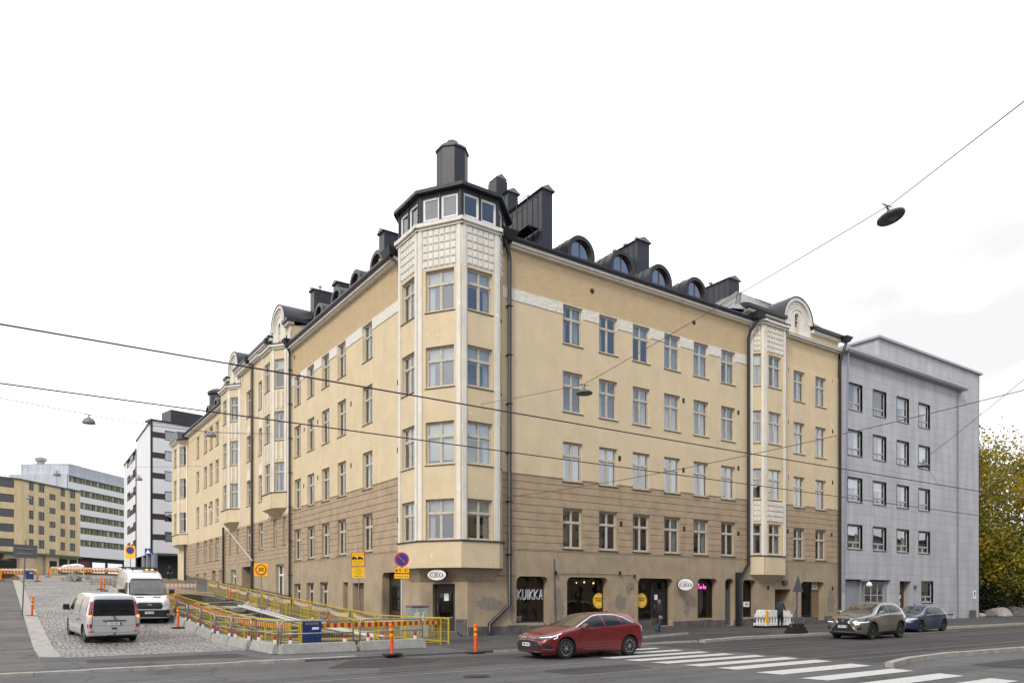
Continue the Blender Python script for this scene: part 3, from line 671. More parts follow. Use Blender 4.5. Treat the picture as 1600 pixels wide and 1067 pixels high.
mb=MB(); mb.prism([(.0,3.9),(-.45,3.4),(-.45,1.45),(.8,-.45),(2.8,-.45),(3.35,0),(4.4,1.1),(4.4,4),(3,5),(1,5)],lambda p:(*p,19.4),lambda p:(*p,19.62)); mb.build('tower_deck','metal',CB,world=True)
# lantern
A_=[(.9,5.1),(-.42,3.62),(-.42,1.45),(.83,-.42),(2.86,-.42),(4.5,1.2),(4.5,3.5),(3.1,5.1)]
ln=MB(); 
for i in range(8):
    F=frame_pts(A_[i],A_[(i+1)%8],((A_[i][0]+A_[(i+1)%8][0])/2*2-2,(A_[i][1]+A_[(i+1)%8][1])/2*2-2.3))
    hs=[]
    if i in (0,1,2,3,4):
        c=F.len/2; hs=[(c-.92,c-.05,19.78,20.86),(c+.05,c+.92,19.78,20.86)]
        for h in hs: window(CB,F,(h[0]+h[1])/2,h[2],h[1]-h[0],h[3]-h[2],'1','0',depth=.12,fm='whitep',sill=None)
    wall(ln,F,0,F.len,19.62,21.08,hs,.12)
    for a in (.06,F.len/2,F.len-.06):
        ln.fbox(F,a-.04,a+.04,19.62,21.08,.001,.04)
ln.build('lantern','lantern',CB,world=True)
cx,cy=2.04,2.35
def ring(s,z): return [(cx+(x-cx)*s,cy+(y-cy)*s,z) for x,y in A_]
rr=[ring(1.0,21.06),ring(1.10,21.06),ring(1.10,21.22),ring(1.07,21.26),ring(.25,22.2)]
mb=MB()
for k in range(4):
    for i in range(8): mb.q(rr[k][i],rr[k][(i+1)%8],rr[k+1][(i+1)%8],rr[k+1][i])
mb.build('lantern_roof','metal',CB,world=True)
mb=MB(); oc=lambda r,z:[(1.9+r*math.cos(R_(22.5+45*k)),2.3+r*math.sin(R_(22.5+45*k)),z) for k in range(8)]
rs=[oc(.80,21.5),oc(.80,24.22),oc(.86,24.26),oc(.86,24.34),oc(.62,24.55),oc(.40,24.57),oc(.40,24.7),oc(.30,24.85),oc(.02,24.9)]
for k in range(8):
    for i in range(8): mb.q(rs[k][i],rs[k][(i+1)%8],rs[k+1][(i+1)%8],rs[k+1][i])
mb.build('lantern_chimney','lantern',CB,world=True)
mb=MB(); mb.prism([(.3,4.9),(-.3,3.6),(-.3,1.5),(.9,-.3),(2.8,-.3),(4.3,1.3),(4.3,3.4),(3,4.9)],lambda p:(cx+(p[0]-cx)*.5,cy+(p[1]-cy)*.5,19.6),lambda p:(cx+(p[0]-cx)*.5,cy+(p[1]-cy)*.5,21.0)); mb.build('lantern_core','dark',CB,world=True)
# ---- shop fronts
def shopfront(F,h,door=None,parent=CB):
    a0,a1,z0,z1,dp=h; f=MB(); e=.07; D0,D1=-dp+.02,-dp+.1
    f.fbox(F,a0,a0+e,z0,z1,D0,D1); f.fbox(F,a1-e,a1,z0,z1,D0,D1); f.fbox(F,a0+e,a1-e,z1-e,z1,D0,D1); f.fbox(F,a0+e,a1-e,z0,z0+e,D0,D1)
    o=f.build('shop_window','doordark',parent,world=True)
    g=MB(); g.q(F.p(a0,z0,-dp+.05),F.p(a1,z0,-dp+.05),F.p(a1,z1,-dp+.05),F.p(a0,z1,-dp+.05)); g.build('pane','shopglass',o,world=True)
    return o
sw=[shopfront(FR,h) for h in SH[:2]]; s3=shopfront(FR,(12.6,14.1,.62,2.98,.5)); s4=shopfront(FR,SH[3]); s5=shopfront(FR,SH2[0]); s6=shopfront(FR,(27.91,29.75,.6,2.95,.55)); s7=shopfront(FL,(4.05,5.0,.75,3.22,.5))
# granite under the third window and the last one
mb=MB(); mb.fbox(FR,12.6,14.05,.0,.6,-.5,.0); mb.fbox(FR,14.05,15.43,0,.24,-.5,.18); mb.fbox(FR,29.7,30.6,0,.3,-.5,.3); mb.fbox(FR,27.91,29.7,.0,.55,-.5,.12); mb.fbox(FR,20.04,20.89,0,.14,-.4,.05); mb.fbox(CF,.3,2.3,0,.14,0.0,.45); mb.fbox(CF,.5,2.1,.14,.27,-.3,.22); mb.build('door_step','granite',CB,world=True)
def door(F,a0,a1,z0,z1,d,m,glass=None,parent=CB,handle=True,transom=None,lab=None):
    mb=MB(); e=.09
    mb.fbox(F,a0,a0+e,z0,z1,d,d+.09); mb.fbox(F,a1-e,a1,z0,z1,d,d+.09); mb.fbox(F,a0+e,a1-e,z1-e,z1,d,d+.09)
    zt=transom or z1-e
    if transom: mb.fbox(F,a0+e,a1-e,zt,zt+.07,d,d+.09)
    if glass:
        g0,g1=glass; mb.fbox(F,a0+e,a0+e+.12,z0,zt,d,d+.06); mb.fbox(F,a1-e-.12,a1-e,z0,zt,d,d+.06); mb.fbox(F,a0+e+.12,a1-e-.12,z0,g0,d,d+.06); mb.fbox(F,a0+e+.12,a1-e-.12,g1,zt,d,d+.06)
    else:
        mb.fbox(F,a0+e,a1-e,z0,zt,d,d+.05)
        for q0,q1 in ((.12,.45),(.5,.92)): mb.fbox(F,a0+e+.12,a1-e-.12,z0+(zt-z0)*q0,z0+(zt-z0)*q1,d+.05,d+.07)
    o=mb.build('door',m,parent,world=True)
    if lab: o['label']=lab
    if glass or transom:
        g=MB()
        if glass: g.q(F.p(a0+.15,glass[0],d+.03),F.p(a1-.15,glass[0],d+.03),F.p(a1-.15,glass[1],d+.03),F.p(a0+.15,glass[1],d+.03))
        if transom: g.q(F.p(a0+e,zt,d+.03),F.p(a1-e,zt,d+.03),F.p(a1-e,z1-e,d+.03),F.p(a0+e,z1-e,d+.03))
        g.build('pane','shopglass',o,world=True)
    if handle:
        k=MB(); k.tube([F.p(a0+.17,z0+1.0,d+.06),F.p(a0+.17,z0+1.0,d+.13),F.p(a0+.17,z0+1.25,d+.13),F.p(a0+.17,z0+1.25,d+.06)],.014,6); k.build('handle','steel',o,world=True)
    return o
d1=door(CF,.66,1.86,.28,2.56,-.33,'doordark',(.95,2.1),lab='glazed brown corner cafe door with a scalloped panel')
mb=MB(); ps=[CF.p(.66+.24+.72*k/10,.96-.09*math.sin(math.pi*k/10)+(.03 if k in(2,8) else 0),-.26) for k in range(11)]; mb.tube(ps,.015,5); mb.build('scalloped_moulding','wood',d1,world=True)
mb=MB(); mb.fbox(CF,1.15,1.4,1.75,2.1,-.268,-.262); mb.build('paper_notice','whitep',d1,world=True)
d2=door(FR,14.1,15.36,.25,2.9,-.48,'black',None,transom=2.3,lab='dark shop door with a small paper notice')
mb=MB(); mb.fbox(FR,14.3,14.55,1.75,2.05,-.405,-.398); mb.build('paper_notice','whitep',d2,world=True)
door(FR,20.06,20.87,.15,3.0,-.38,'greys',None,transom=2.3)
door(FR,25.1,25.95,.1,2.35,-1.25,'doordark',(.6,2.0),lab='recessed brown entrance door with narrow glass')
mb=MB(); mb.fbox(FR,25.95,26.72,.05,2.35,-1.27,-1.2); mb.build('entrance_panel','doortan',CB,world=True)
door(FR,29.78,30.55,.3,2.4,-.5,'doortan',None,lab='tan panelled door below the house number 32')
mb=MB(); mb.fbox(FR,29.82,30.5,2.42,2.92,-.5,-.44); o=mb.build('house_number_light','whitep',CB,world=True)
text_obj('32',.46,'ink',o,Vector(FR.p(30.16,2.67,-.436)),(R_(90),0,0),ext=.002)
door(FL,8.99,10.52,.4,2.66,-.43,'doortan',None); door(FL,5.05,6.45,.5,3.15,-.48,'doordark',(1.2,2.5),lab='dark glazed shop door beside the corner')
mb=MB(); mb.fbox(FL,11.28,12.0,.8,2.77,-.3,-.26); mb.build('blocked_window','tan',CB,world=True)
# opening trims: panels and curtains inside shops
mb=MB(); mb.fbox(FR,5.75,6.1,.7,2.9,-1.2,-1.1); mb.fbox(FR,9.6,10.2,.7,2.9,-1.4,-1.3); mb.fbox(FR,5.62,5.66,.75,2.6,-.9,-.86); mb.build('inner_partition','doorwood',CB,world=True)
mb=MB(); mb.fbox(FR,22.4,22.75,.65,2.9,-.8,-.78); mb.fbox(FR,18.7,19.1,1.2,2.9,-1.0,-.98); mb.build('inner_curtain','curtaing',CB,world=True)
mb=MB(); mb.fbox(FR,28.0,29.7,.7,2.85,-1.3,-1.2); mb.build('inner_blind',mat('khaki blind',(.16,.14,.07),.8,noise=.3),CB,world=True)
# neon outline letters in the first window, and the pink sign
def stroke_text(txt,parent,F,a,z,h,w,d,m,r=.011,outline=True):
    G={'K':[[(0,0),(0,1)],[(1,1),(.08,.45),(1,0)]],'U':[[(0,1),(0,.25),(.3,0),(.6,.0),(.9,.25),(.9,1)]],'I':[[(.2,0),(.2,1)]],'A':[[(0,0),(.5,1),(1,0)],[(.2,.35),(.8,.35)]],'T':[[(0,1),(1,1)],[(.5,1),(.4,0)]],'a':[[(.8,.5),(.3,.5),(.1,.2),(.4,0),(.8,.2),(.85,.5),(.9,0)]],'i':[[(.3,.5),(.3,0)]],'k':[[(.1,0),(.2,1)],[(.8,.6),(.2,.3),(.9,0)]],'o':[[(.2,0),(.0,.3),(.4,.6),(.8,.3),(.6,0),(.2,0)]]}
    mb=MB(); x=a; 
    for ch in txt:
        ww=w*(.45 if ch=='I' else 1)
        for st in G[ch]:
            for off in ((-.026,.026) if outline else (0,)):
                mb.tube([F.p(x+p[0]*ww*.74+off,z+p[1]*h+(off*.5),d) for p in st],r,4)
        x+=ww
    return mb.build('neon_lettering',m,parent,world=True)
M['neonw']=mat('white neon tube',(.6,.6,.62),.4,emit=(.75,.78,.9),es=.3); M['neonp']=mat('pink neon tube',(.8,.2,.7),.4,emit=(1,.12,.62),es=1.6)
stroke_text('KUIKKA',sw[0],FR,4.62,1.80,.52,.305,-.42,'neonw',.008)
stroke_text('Taiko',s4,FR,18.06,2.42,.28,.15,-.42,'neonp',.014,False)
stroke_text('KUIKKA',s7,FL,4.2,2.2,.35,.16,-.42,'neonw',.007)
# round yellow posters on the panes
def round_poster(parent,F,a,z,r,d):
    mb=MB(); mb.prism([(a+r*math.cos(2*math.pi*k/28),z+r*1.0*math.sin(2*math.pi*k/28)) for k in range(28)],lambda p:F.p(*p,d),lambda p:F.p(*p,d+.01)); o=mb.build('round_poster','yellowsign',parent,world=True)
    b=Vector(F.p(a,z,d+.012)); rot=(R_(90),0,F.phi)
    for tx,s,dz,m in (('RAVINTOLA',r*.24,.55,'whitep'),('TERVETULOA',r*.24,.3,'ink'),('SISÄÄN',r*.28,.03,'ink'),('gon',r*.55,-.4,'whitep')):
        text_obj(tx,s,m,o,b+Vector((0,0,dz*r)),rot,ext=.001,thin=.002)
round_poster(sw[1],FR,10.05,1.72,.42,-.43); round_poster(s3,FR,13.3,1.72,.42,-.43)
round_poster(s7,FL,4.7,1.5,.4,-.43)
# extras on the wall: cable with two spotlights, box, conduit
mb=MB(); mb.tube([FR.p(6.65,3.12,.05),FR.p(9,3.16,.04),FR.p(12.2,3.12,.05)],.012,4); mb.tube([FR.p(1.6,2.98,.03),FR.p(4.2,2.98,.03)],.012,4); mb.build('wall_cable','pipe',CB,world=True)
mb=MB()
for a,z in ((6.62,3.05),(11.1,3.12),(12.2,2.95)): mb.lathe([(.03,0),(.06,.03),(.07,.2),(.03,.22)],c=FR.p(a,z,.15),n=8)
mb.build('spotlight','black',CB,world=True)
mb=MB(); mb.tube([FR.p(6.68,.6,.06),FR.p(6.62,2.3,.06),FR.p(6.6,3.9,.05)],.03,6); mb.build('conduit','greys',CB,world=True)
mb=MB(); mb.fbox(FR,26.0,26.25,2.75,3.02,.01,.14); mb.fbox(FR,25.75,25.98,2.75,3.0,.01,.2); mb.build('entrance_lamp','greys',CB,world=True)
mb=MB(); mb.fbox(FR,2.2,2.85,2.72,2.92,.005,.03); mb.fbox(FR,11.95,12.25,2.4,2.75,.005,.04); mb.build('wall_grille','patch',CB,world=True)
# ---- oval cafe signs (hung on brackets)
def oval_sign(name,label,c,rx,rz,n,depth,txtsize,group):
    n=Vector((n[0],n[1],0)).normalized(); u=Vector((-n.y,n.x,0)); 
    root=empty(name,c,0,label,'sign',group)
    el=lambda k_: [(rx*k_*math.cos(2*math.pi*k/36),rz*k_*math.sin(2*math.pi*k/36)) for k in range(36)]
    P=lambda d:(lambda p:tuple(u*p[0]+n*d+Vector((0,0,p[1]))))
    MB().prism(el(1),P(-depth/2),P(depth/2)).build('sign_box','ink',root)
    MB().prism(el(.93),P(depth/2-.01),P(depth/2+.012)).build('sign_face','whitep',root)
    phi=math.atan2(n.x,-n.y)
    text_obj('KUIKKA',txtsize,'ink',root,n*(depth/2+.014)+Vector((0,0,-rz*.12)),(R_(90),0,phi),ext=.002,sx=.62,thin=.003)
    text_obj('RAVINTOLA',txtsize*.24,'ink',root,n*(depth/2+.014)+Vector((0,0,rz*.42))-u*rx*.2,(R_(90),0,phi),ext=.002)
    bk=MB(); bk.tube([Vector((0,0,rz))+u*.22,Vector((0,0,rz+.16))+u*.22],.015,6); bk.tube([Vector((0,0,rz))-u*.22,Vector((0,0,rz+.16))-u*.22],.015,6); bk.build('bracket','pipe',root)
    return root
oval_sign('oval_sign','white oval cafe sign lettered KUIKKA hanging over the corner door',Vector((*CF.p(1.24,2.92,.62)[:2],2.98)),.52,.27,CF.n,.12,.34,'oval cafe signs')
oval_sign('oval_sign','white oval sign lettered KUIKKA projecting from the wall beside the dark shop door',(15.85,-.55,2.64),.48,.36,(-.55,-.83),.16,.34,'oval cafe signs')
# ---- second part of the right facade: bay, attic, round gable
def bay(parent,F,a0,a1,p,c,zb,zt,rows,front,side,tiles=(),sidew=True,cur='BCD',base=1.1,wallm='cream',lab=None,tilem='white',curvebase=True,garl=()):
    """projecting bay: 45 degree cheeks, front panel; rows=(z0,z1) window rows"""
    P=[F.p(a0,0,0)[:2],F.p(a0+c,0,p)[:2],F.p(a1-c,0,p)[:2],F.p(a1,0,0)[:2]]
    outp=F.p((a0+a1)/2,0,20)[:2]; fs=[]
    for i in range(3): fs.append(frame_pts(P[i],P[i+1],outp))
    mb=MB(); wh=MB(); ld=MB(); tl=MB()
    for i,f in enumerate(fs):
        L_=f.len
        w0,w1=(L_/2-front/2,L_/2+front/2) if i==1 else (L_/2-side/2,L_/2+side/2)
        hs=[(w0,w1,z0,z1) for z0,z1 in rows] 
        wall(mb,f,0,L_,zb+base,zt,hs,.18); wall(mb,f,0,L_,zb,zb+base,d=.03)
        ld.fbox(f,-.05,L_+.05,zb+base-.02,zb+base+.03,0,.09)
        for x0,x1 in ((.02,.2),(L_-.2,L_-.02)): wh.fbox(f,x0,x1,zb+base+.03,zt,.002,.05)
        wh.fbox(f,-.12,L_+.12,zt,zt+.14,-.3,.12); wh.fbox(f,-.2,L_+.2,zt+.14,zt+.3,-.3,.24); ld.fbox(f,-.22,L_+.22,zt+.302,zt+.37,-.6,.28)
        for z0,z1 in rows: window(parent,f,(w0+w1)/2,z0,w1-w0,z1-z0,'T' if w1-w0>1 else 'N',random.choice(cur),depth=.18)
        for t0,t1 in tiles:
            n=max(2,round((L_-.5)/.27)); cw=(L_-.46)/n; m_=max(2,round((t1-t0)/.3)); ch=(t1-t0)/m_
            for q in range(n):
                for r in range(m_):
                    tl.fbox(f,.23+q*cw+.02,.23+(q+1)*cw-.02,t0+r*ch+.02,t0+(r+1)*ch-.02,.002,.03); tl.fbox(f,.23+q*cw+.06,.23+(q+1)*cw-.06,t0+r*ch+.06,t0+(r+1)*ch-.06,.03,.06)
        for t0,t1 in garl:        # hanging leaf garlands between storeys
            for x in (L_*.33,L_*.67):
                k=t1-.12
                while k>t0+.05:
                    tl.prism([(x-.11,k),(x,k+.06),(x+.11,k),(x+.07,k-.13),(x,k-.19),(x-.07,k-.13)],lambda q_:f.p(*q_,.002),lambda q_:f.p(*q_,.05)); k-=.21
    o=mb.build('bay_wall',wallm,parent,world=True); wh.build('bay_trim','white',parent,world=True); ld.build('bay_ledge','sill',parent,world=True)
    if tl.v: tl.build('bay_relief',tilem,parent,world=True)
    sb=MB(); A3=[(*q,zb) for q in P]; m0=F.p((a0+a1)/2-.7,zb-.5,0); m1=F.p((a0+a1)/2+.7,zb-.5,0)
    sb.q(A3[0],A3[1],m0); sb.q(A3[1],A3[2],m1,m0); sb.q(A3[2],A3[3],m1); sb.build('bay_soffit',wallm,parent,world=True)
    rk=MB(); i0=F.p(a0+.3,zt,-.3); rk.q(*[(*q,zt+.2) for q in P]); rk.build('bay_roof','metal',parent,world=True)
    dk=MB(); Q=[F.p(a0+.3,0,-.25)[:2],F.p(a0+c+.05,0,p-.6)[:2],F.p(a1-c-.05,0,p-.6)[:2],F.p(a1-.3,0,-.25)[:2]]
    dk.prism(Q,lambda q:(*q,zb+.2),lambda q:(*q,zt-.1)); dk.build('bay_core','dark',parent,world=True)
    return o
def gable(parent,F,a,zc,r,d=.02,back=3.5,body=None,win=.25,wz=(-1.0,.35)):
    """round gable with relief rings, slot window and barrel roof"""
    n=20; P=F.p; arc=lambda rr:[(a+rr*math.cos(math.pi*k/n),zc+rr*math.sin(math.pi*k/n)) for k in range(n+1)]
    mb=MB(); zb=body if body else zc-1
    A0=[(a+r,zb)]+arc(r)+[(a-r,zb)]
    # face with slot window: build as fan around slot
    w0,w1=zc+wz[0],zc+wz[1]; slot=[(a+win,w0)]+[(a+win*math.cos(math.pi*k/n),w1+win*math.sin(math.pi*k/n)) for k in range(n+1)]+[(a-win,w0)]
    for k in range(len(A0)-1): mb.q(P(*A0[k],d),P(*A0[k+1],d),P(*slot[k+1],d),P(*slot[k],d)); mb.q(P(*slot[k],d),P(*slot[k+1],d),P(*slot[k+1],d-.25),P(*slot[k],d-.25)); mb.q(P(*A0[k],d),P(*A0[k+1],d),P(*A0[k+1],d-.4),P(*A0[k],d-.4))
    mb.q(P(a-r,zb,d),P(a+r,zb,d),P(a+win,w0,d),P(a-win,w0,d))
    for ro,ri,t in ((r+.1,r-.12,.12),(r-.24,r-.3,.05),(r*.60,r*.60-.07,.05)):
        O,I=arc(ro),arc(ri)
        for k in range(n): mb.q(P(*O[k],d+t),P(*O[k+1],d+t),P(*I[k+1],d+t),P(*I[k],d+t)); mb.q(P(*O[k],d+t),P(*O[k+1],d+t),P(*O[k+1],d),P(*O[k],d)); mb.q(P(*I[k],d+t),P(*I[k+1],d+t),P(*I[k+1],d),P(*I[k],d))
    for k in range(1,22):
        t=math.pi*k/22; x,z=a+(r-.46)*math.cos(t),zc+(r-.46)*math.sin(t); mb.fbox(F,x-.035,x+.035,z-.035,z+.035,d+.001,d+.05)
    o=mb.build('gable','white',parent,world=True)
    g=MB(); g.q(*[P(x,z,d-.2) for x,z in slot]); g.build('pane','glass',o,world=True)
    bk=MB(); bk.q(*[P(x,z,d-.6) for x,z in slot]); bk.build('inner_wall','dark',o,world=True)
    b=MB(); O,O2=arc(r+.1),arc(r+.17)
    for k in range(n):
        b.q(P(*O2[k],d+.16),P(*O2[k+1],d+.16),P(*O2[k+1],d-back),P(*O2[k],d-back)); b.q(P(*O2[k],d+.16),P(*O2[k+1],d+.16),P(*O[k+1],d+.16),P(*O[k],d+.16)); b.q(P(*O[k],d+.16),P(*O[k+1],d+.16),P(*O[k+1],d),P(*O[k],d))
    b.fbox(F,a-r,a+r,zb,zc,d-back,d-.42)
    b.build('barrel_roof','metal',parent,world=True)
    return o
BR=[(4.62,6.58),(8.15,10.1),(11.75,13.78),(15.38,17.4)]
bay(CB,FR,22.42,25.95,.6,.68,3.33,19.25,BR,1.3,.6,tiles=[(17.55,19.15),(6.72,8.05)],base=1.2)
mb=MB(); strip(mb,FR,25.95,32.4,19.2,19.3,.22); strip(mb,FR,25.95,32.45,19.3,19.42,.38); mb.fbox(FR,25.95,32.45,19.42,19.46,0,.42)
mb.build('cornice','white',CB,world=True)
mb=MB(); wall(mb,FR,22.1,32.33,19.2,20.1,[],d=-.02); mb.fbox(Fr((22.1,0),(0,1),(-1,0)),0.02,5,18.9,20.1,-.1,0); mb.build('attic_wall','cream',CB,world=True)
mb=MB(); mb.fbox(FR,22.0,25.82,20.02,20.2,-.1,.25); mb.fbox(FR,28.98,32.4,20.02,20.2,-.1,.25); mb.fbox(FR,22.0,25.8,19.75,19.8,-.02,.06); mb.build('attic_cornice','white',CB,world=True)
mb=MB()
for x0,x1 in ((21.8,25.78),(29.02,32.45)): mb.prism([(0,0),(.42,0),(.46,.2),(.0,.36),(-.3,.36)],lambda p:FR.p(x0,20.203+p[1],p[0]),lambda p:FR.p(x1,20.203+p[1],p[0]))
mb.build('attic_gutter','metal',CB,world=True)
gable(CB,FR,27.4,20.45,1.5,.03,2.6,body=19.46)
mb=MB(); a_=(24.9,3.0,23.0); b_=(32.3,3.1,22.9)      # hipped roof of pale sheet with standing seams
mb.q((21.0,.25,20.1),(25.0,.1,20.52),a_); mb.q((25.0,.1,20.52),(32.3,.1,20.52),b_,a_); mb.q((21.0,6,20.3),(21.0,.25,20.1),a_); mb.q((21,6,20.3),a_,b_,(32.3,6,20.3)); mb.q((32.3,.1,20.5),(32.3,6,20.3),b_)
for k in range(12):
    u=25.2+.6*k; mb.hexa([(u,.1,20.52),(u+.03,.1,20.52),(u+.03,3.05,22.98),(u,3.05,22.98),(u,.1,20.57),(u+.03,.1,20.57),(u+.03,3.05,23.03),(u,3.05,23.03)])
for k in range(1,7):
    t=k/7; e=Vector((21,.25,20.1)).lerp(Vector((21,6,20.3)),t); q_=Vector((21,.25,20.1)).lerp(Vector(a_),min(t,1-t)*1.9) if t<.5 else Vector((21,6,20.3)).lerp(Vector(a_),min(1,(1-t)*1.9)); mb.tube([e+Vector((0,0,.03)),q_+Vector((0,0,.03))],.02,4)
mb.build('hipped_roof',mat('pale grey roof sheet',(.27,.275,.28),.5,noise=.25,nscale=1.2),CB,world=True)
# rails of the roof ladder
mb=MB()
for o_ in (0,.4): mb.tube([(22.0+o_,.75,20.75+o_*.3),(24.7+o_,2.75,22.9+o_*.05)],.022,5); mb.tube([(25.6,1.6+o_,22.0+o_*.8),(30.5,1.6+o_,22.0+o_*.8)],.022,5)
for k in range(9): mb.tube([(22.1+k*.3,.82+k*.22,20.85+k*.24),(22.5+k*.3,.82+k*.22,20.97+k*.235)],.014,4); mb.tube([(25.8+k*.55,1.6,22.0),(25.8+k*.55,2.0,22.32)],.014,4)
mb.build('roof_ladder','pipe',CB,world=True)
# fluted strips between the upper windows
mb=MB()
for a in (26.05,26.3,26.6,28.55,28.8,29.05,29.3,31.1,31.4,31.7): mb.fbox(FR,a,a+.1,8.12,17.42,.002,.03)
mb.build('fluted_strip','cream',CB,world=True)
# downpipes of the corner building
def pipes(parent,F,a,zt,zb,kick=0,hopper=True,d=.17,r=.085,far=None):
    mb=MB(); pts=[F.p(a-(.35 if hopper else 0),zt,d+.30),F.p(a-.05,zt-.65,d),F.p(a,zt-.9,d)]
    if kick: pts+=[F.p(a,zb+1.55,d),F.p(a+kick,zb+.62,d),F.p(a+kick,zb+.12,d)]
    else: pts+=[F.p(a,zb+.15,d)]
    mb.tube(pts,r,8)
    if hopper: mb.hexa([F.p(a-.55,zt-.1,d+.05),F.p(a-.1,zt-.1,d+.05),F.p(a-.1,zt-.1,d+.45),F.p(a-.55,zt-.1,d+.45),F.p(a-.7,zt+.18,d),F.p(a+.05,zt+.18,d),F.p(a+.05,zt+.18,d+.6),F.p(a-.7,zt+.18,d+.6)])
    z=zb+2.5
    while z<zt-1.5: mb.fbox(F,a-.11,a+.11,z,z+.05,0,d+.1); z+=2.4
    return mb.build('downpipe','pipe',parent,world=True,smooth=True)
mb=MB(); mb.tube([FR.p(3.25,19.45,.35),FR.p(3.7,18.75,.17),FR.p(3.72,18.4,.17),FR.p(3.72,1.55,.17),FR.p(2.55,.62,.17),FR.p(2.55,.1,.17)],.10,8)
mb.hexa([FR.p(3.2,19.35,.1),FR.p(3.7,19.35,.1),FR.p(3.7,19.35,.55),FR.p(3.2,19.35,.55),FR.p(2.95,19.72,.05),FR.p(3.95,19.72,.05),FR.p(3.95,19.72,.75),FR.p(2.95,19.72,.75)])
for z in (4,6.6,9,11.4,13.8,16.2): mb.fbox(FR,3.6,3.84,z,z+.05,0,.28)
mb.build('downpipe','pipe',CB,world=True,smooth=True)
mb=MB(); mb.tube([FR.p(22.45,19.5,.75),FR.p(22.1,18.7,.3),FR.p(22.05,18.3,.2),FR.p(22.05,4.0,.2),FR.p(21.2,2.95,.2),FR.p(21.2,.1,.2)],.10,8); mb.fbox(FR,20.98,21.42,.1,3.45,.03,.2)
mb.hexa([FR.p(22.1,19.4,.3),FR.p(22.6,19.4,.3),FR.p(22.6,19.4,.8),FR.p(22.1,19.4,.8),FR.p(22,19.8,.2),FR.p(22.9,19.8,.2),FR.p(22.9,19.8,.95),FR.p(22,19.8,.95)])
mb.build('downpipe','pipe',CB,world=True,smooth=True)
mb=MB(); mb.tube([FR.p(32.6,20.1,.5),FR.p(32.2,19.2,.45),FR.p(32.25,18.6,.18),FR.p(32.25,.1,.18)],.10,8)
mb.hexa([FR.p(32.3,20,.2),FR.p(32.8,20,.2),FR.p(32.8,20,.6),FR.p(32.3,20,.6),FR.p(32.2,20.35,.1),FR.p(33.0,20.35,.1),FR.p(33.0,20.35,.75),FR.p(32.2,20.35,.75)]); mb.build('downpipe','pipe',CB,world=True,smooth=True)
mb=MB(); mb.tube([FL.p(4.6,19.4,.5),FL.p(4.15,18.9,.2),FL.p(4.12,18.3,.13)],.08,8); mb.hexa([FL.p(4.3,19.35,.2),FL.p(5.0,19.35,.2),FL.p(5.0,19.35,.6),FL.p(4.3,19.35,.6),FL.p(4.1,19.7,.1),FL.p(5.2,19.7,.1),FL.p(5.2,19.7,.75),FL.p(4.1,19.7,.75)]); mb.build('gutter_hopper','pipe',CB,world=True)
pipes(CB,FL,21.45,19.6,.9)

# ------------------------------------------------------------------ middle building of the side street (two bays, round gables)
B2=empty('gabled_apartment_building',(0,21.64,0),label='cream apartment building with two projecting bays under round white gables on the climbing side street',cat='apartment building')
Z2=[(5.66,7.70),(9.42,11.45),(13.1,15.15),(16.75,18.9)]
c2=[(28.35,29.65),(31.85,33.15)]
H2=[(a0,a1,z0,z1) for a0,a1 in c2 for z0,z1 in Z2]+[(a0,a1,5.7,7.7) for a0,a1 in ((25.0,25.8),(22.75,23.5),(38.0,38.7),(35.5,36.2))]
G2_=[(23.26,25.17,2.0,4.3),(31.49,34.6,1.2,4.4,2.0),(36.55,38.18,2.6,4.28)]
gro2=[(z,o) for k in range(11) for z,o in ((4.75+.32*k-.02,0),(4.75+.32*k,-.035),(4.75+.32*k+.02,0)) if 4.75+.32*k<7.9]
mb=MB(); wall(mb,FL,21.64,40.3,.5,4.75,G2_,.3); mb.build('ground_floor_wall','tan',B2,world=True)
mb=MB(); wall(mb,FL,21.64,40.3,4.75,7.85,H2,prof=gro2); mb.build('rusticated_wall','brown',B2,world=True)
mb=MB(); wall(mb,FL,21.64,40.3,7.85,20.65,H2); S21=Fr((0,21.64),(1,0),(0,-1)); mb.fbox(S21,0.02,6,19.2,21.0,-.1,.0); mb.prism([(0.02,21.0),(6,21.0),(6,22.6)],lambda p:(p[0],21.64,p[1]),lambda p:(p[0],21.75,p[1])); mb.build('upper_wall','cream',B2,world=True)
for a0,a1 in c2:
    for z0,z1 in Z2: window(B2,FL,(a0+a1)/2,z0,a1-a0,z1-z0,'T',random.choice('BCE'))
for h in H2[8:]: window(B2,FL,(h[0]+h[1])/2,h[2],h[1]-h[0],h[3]-h[2],'N','E')
for h in (G2_[0],G2_[2]): window(B2,FL,(h[0]+h[1])/2,h[2],h[1]-h[0],h[3]-h[2],'T','E',depth=.3,fm='whitep')
mb=MB(); plinth(mb,FL,21.66,40.2,.75,[(31.49,34.6)],lambda a:zg(-1,a)); mb.build('granite_plinth','granite',B2,world=True)
mb=MB()
for k in range(2):
    a0,a1=((27.6,35.4),(27.6,35.4))[k]
mb.fbox(FL,26.6,35.6,20.65,20.72,0,.15); mb.fbox(FL,26.6,35.6,20.98,21.1,0,.45); mb.fbox(FL,39.2,40.3,20.65,21.1,0,.35)
a=26.7
while a<35.5: mb.fbox(FL,a,a+.16,20.72,20.98,0,.36); a+=.34
mb.build('dentil_cornice','white',B2,world=True)
mb=MB(); mb.prism([(0,0),(.5,0),(.55,.2),(.0,.34),(-.3,.34)],lambda p:FL.p(26.2,21.103+p[1],p[0]),lambda p:FL.p(35.6,21.103+p[1],p[0])); mb.build('gutter','metal',B2,world=True)
mb=MB()   # white panels over and beside windows
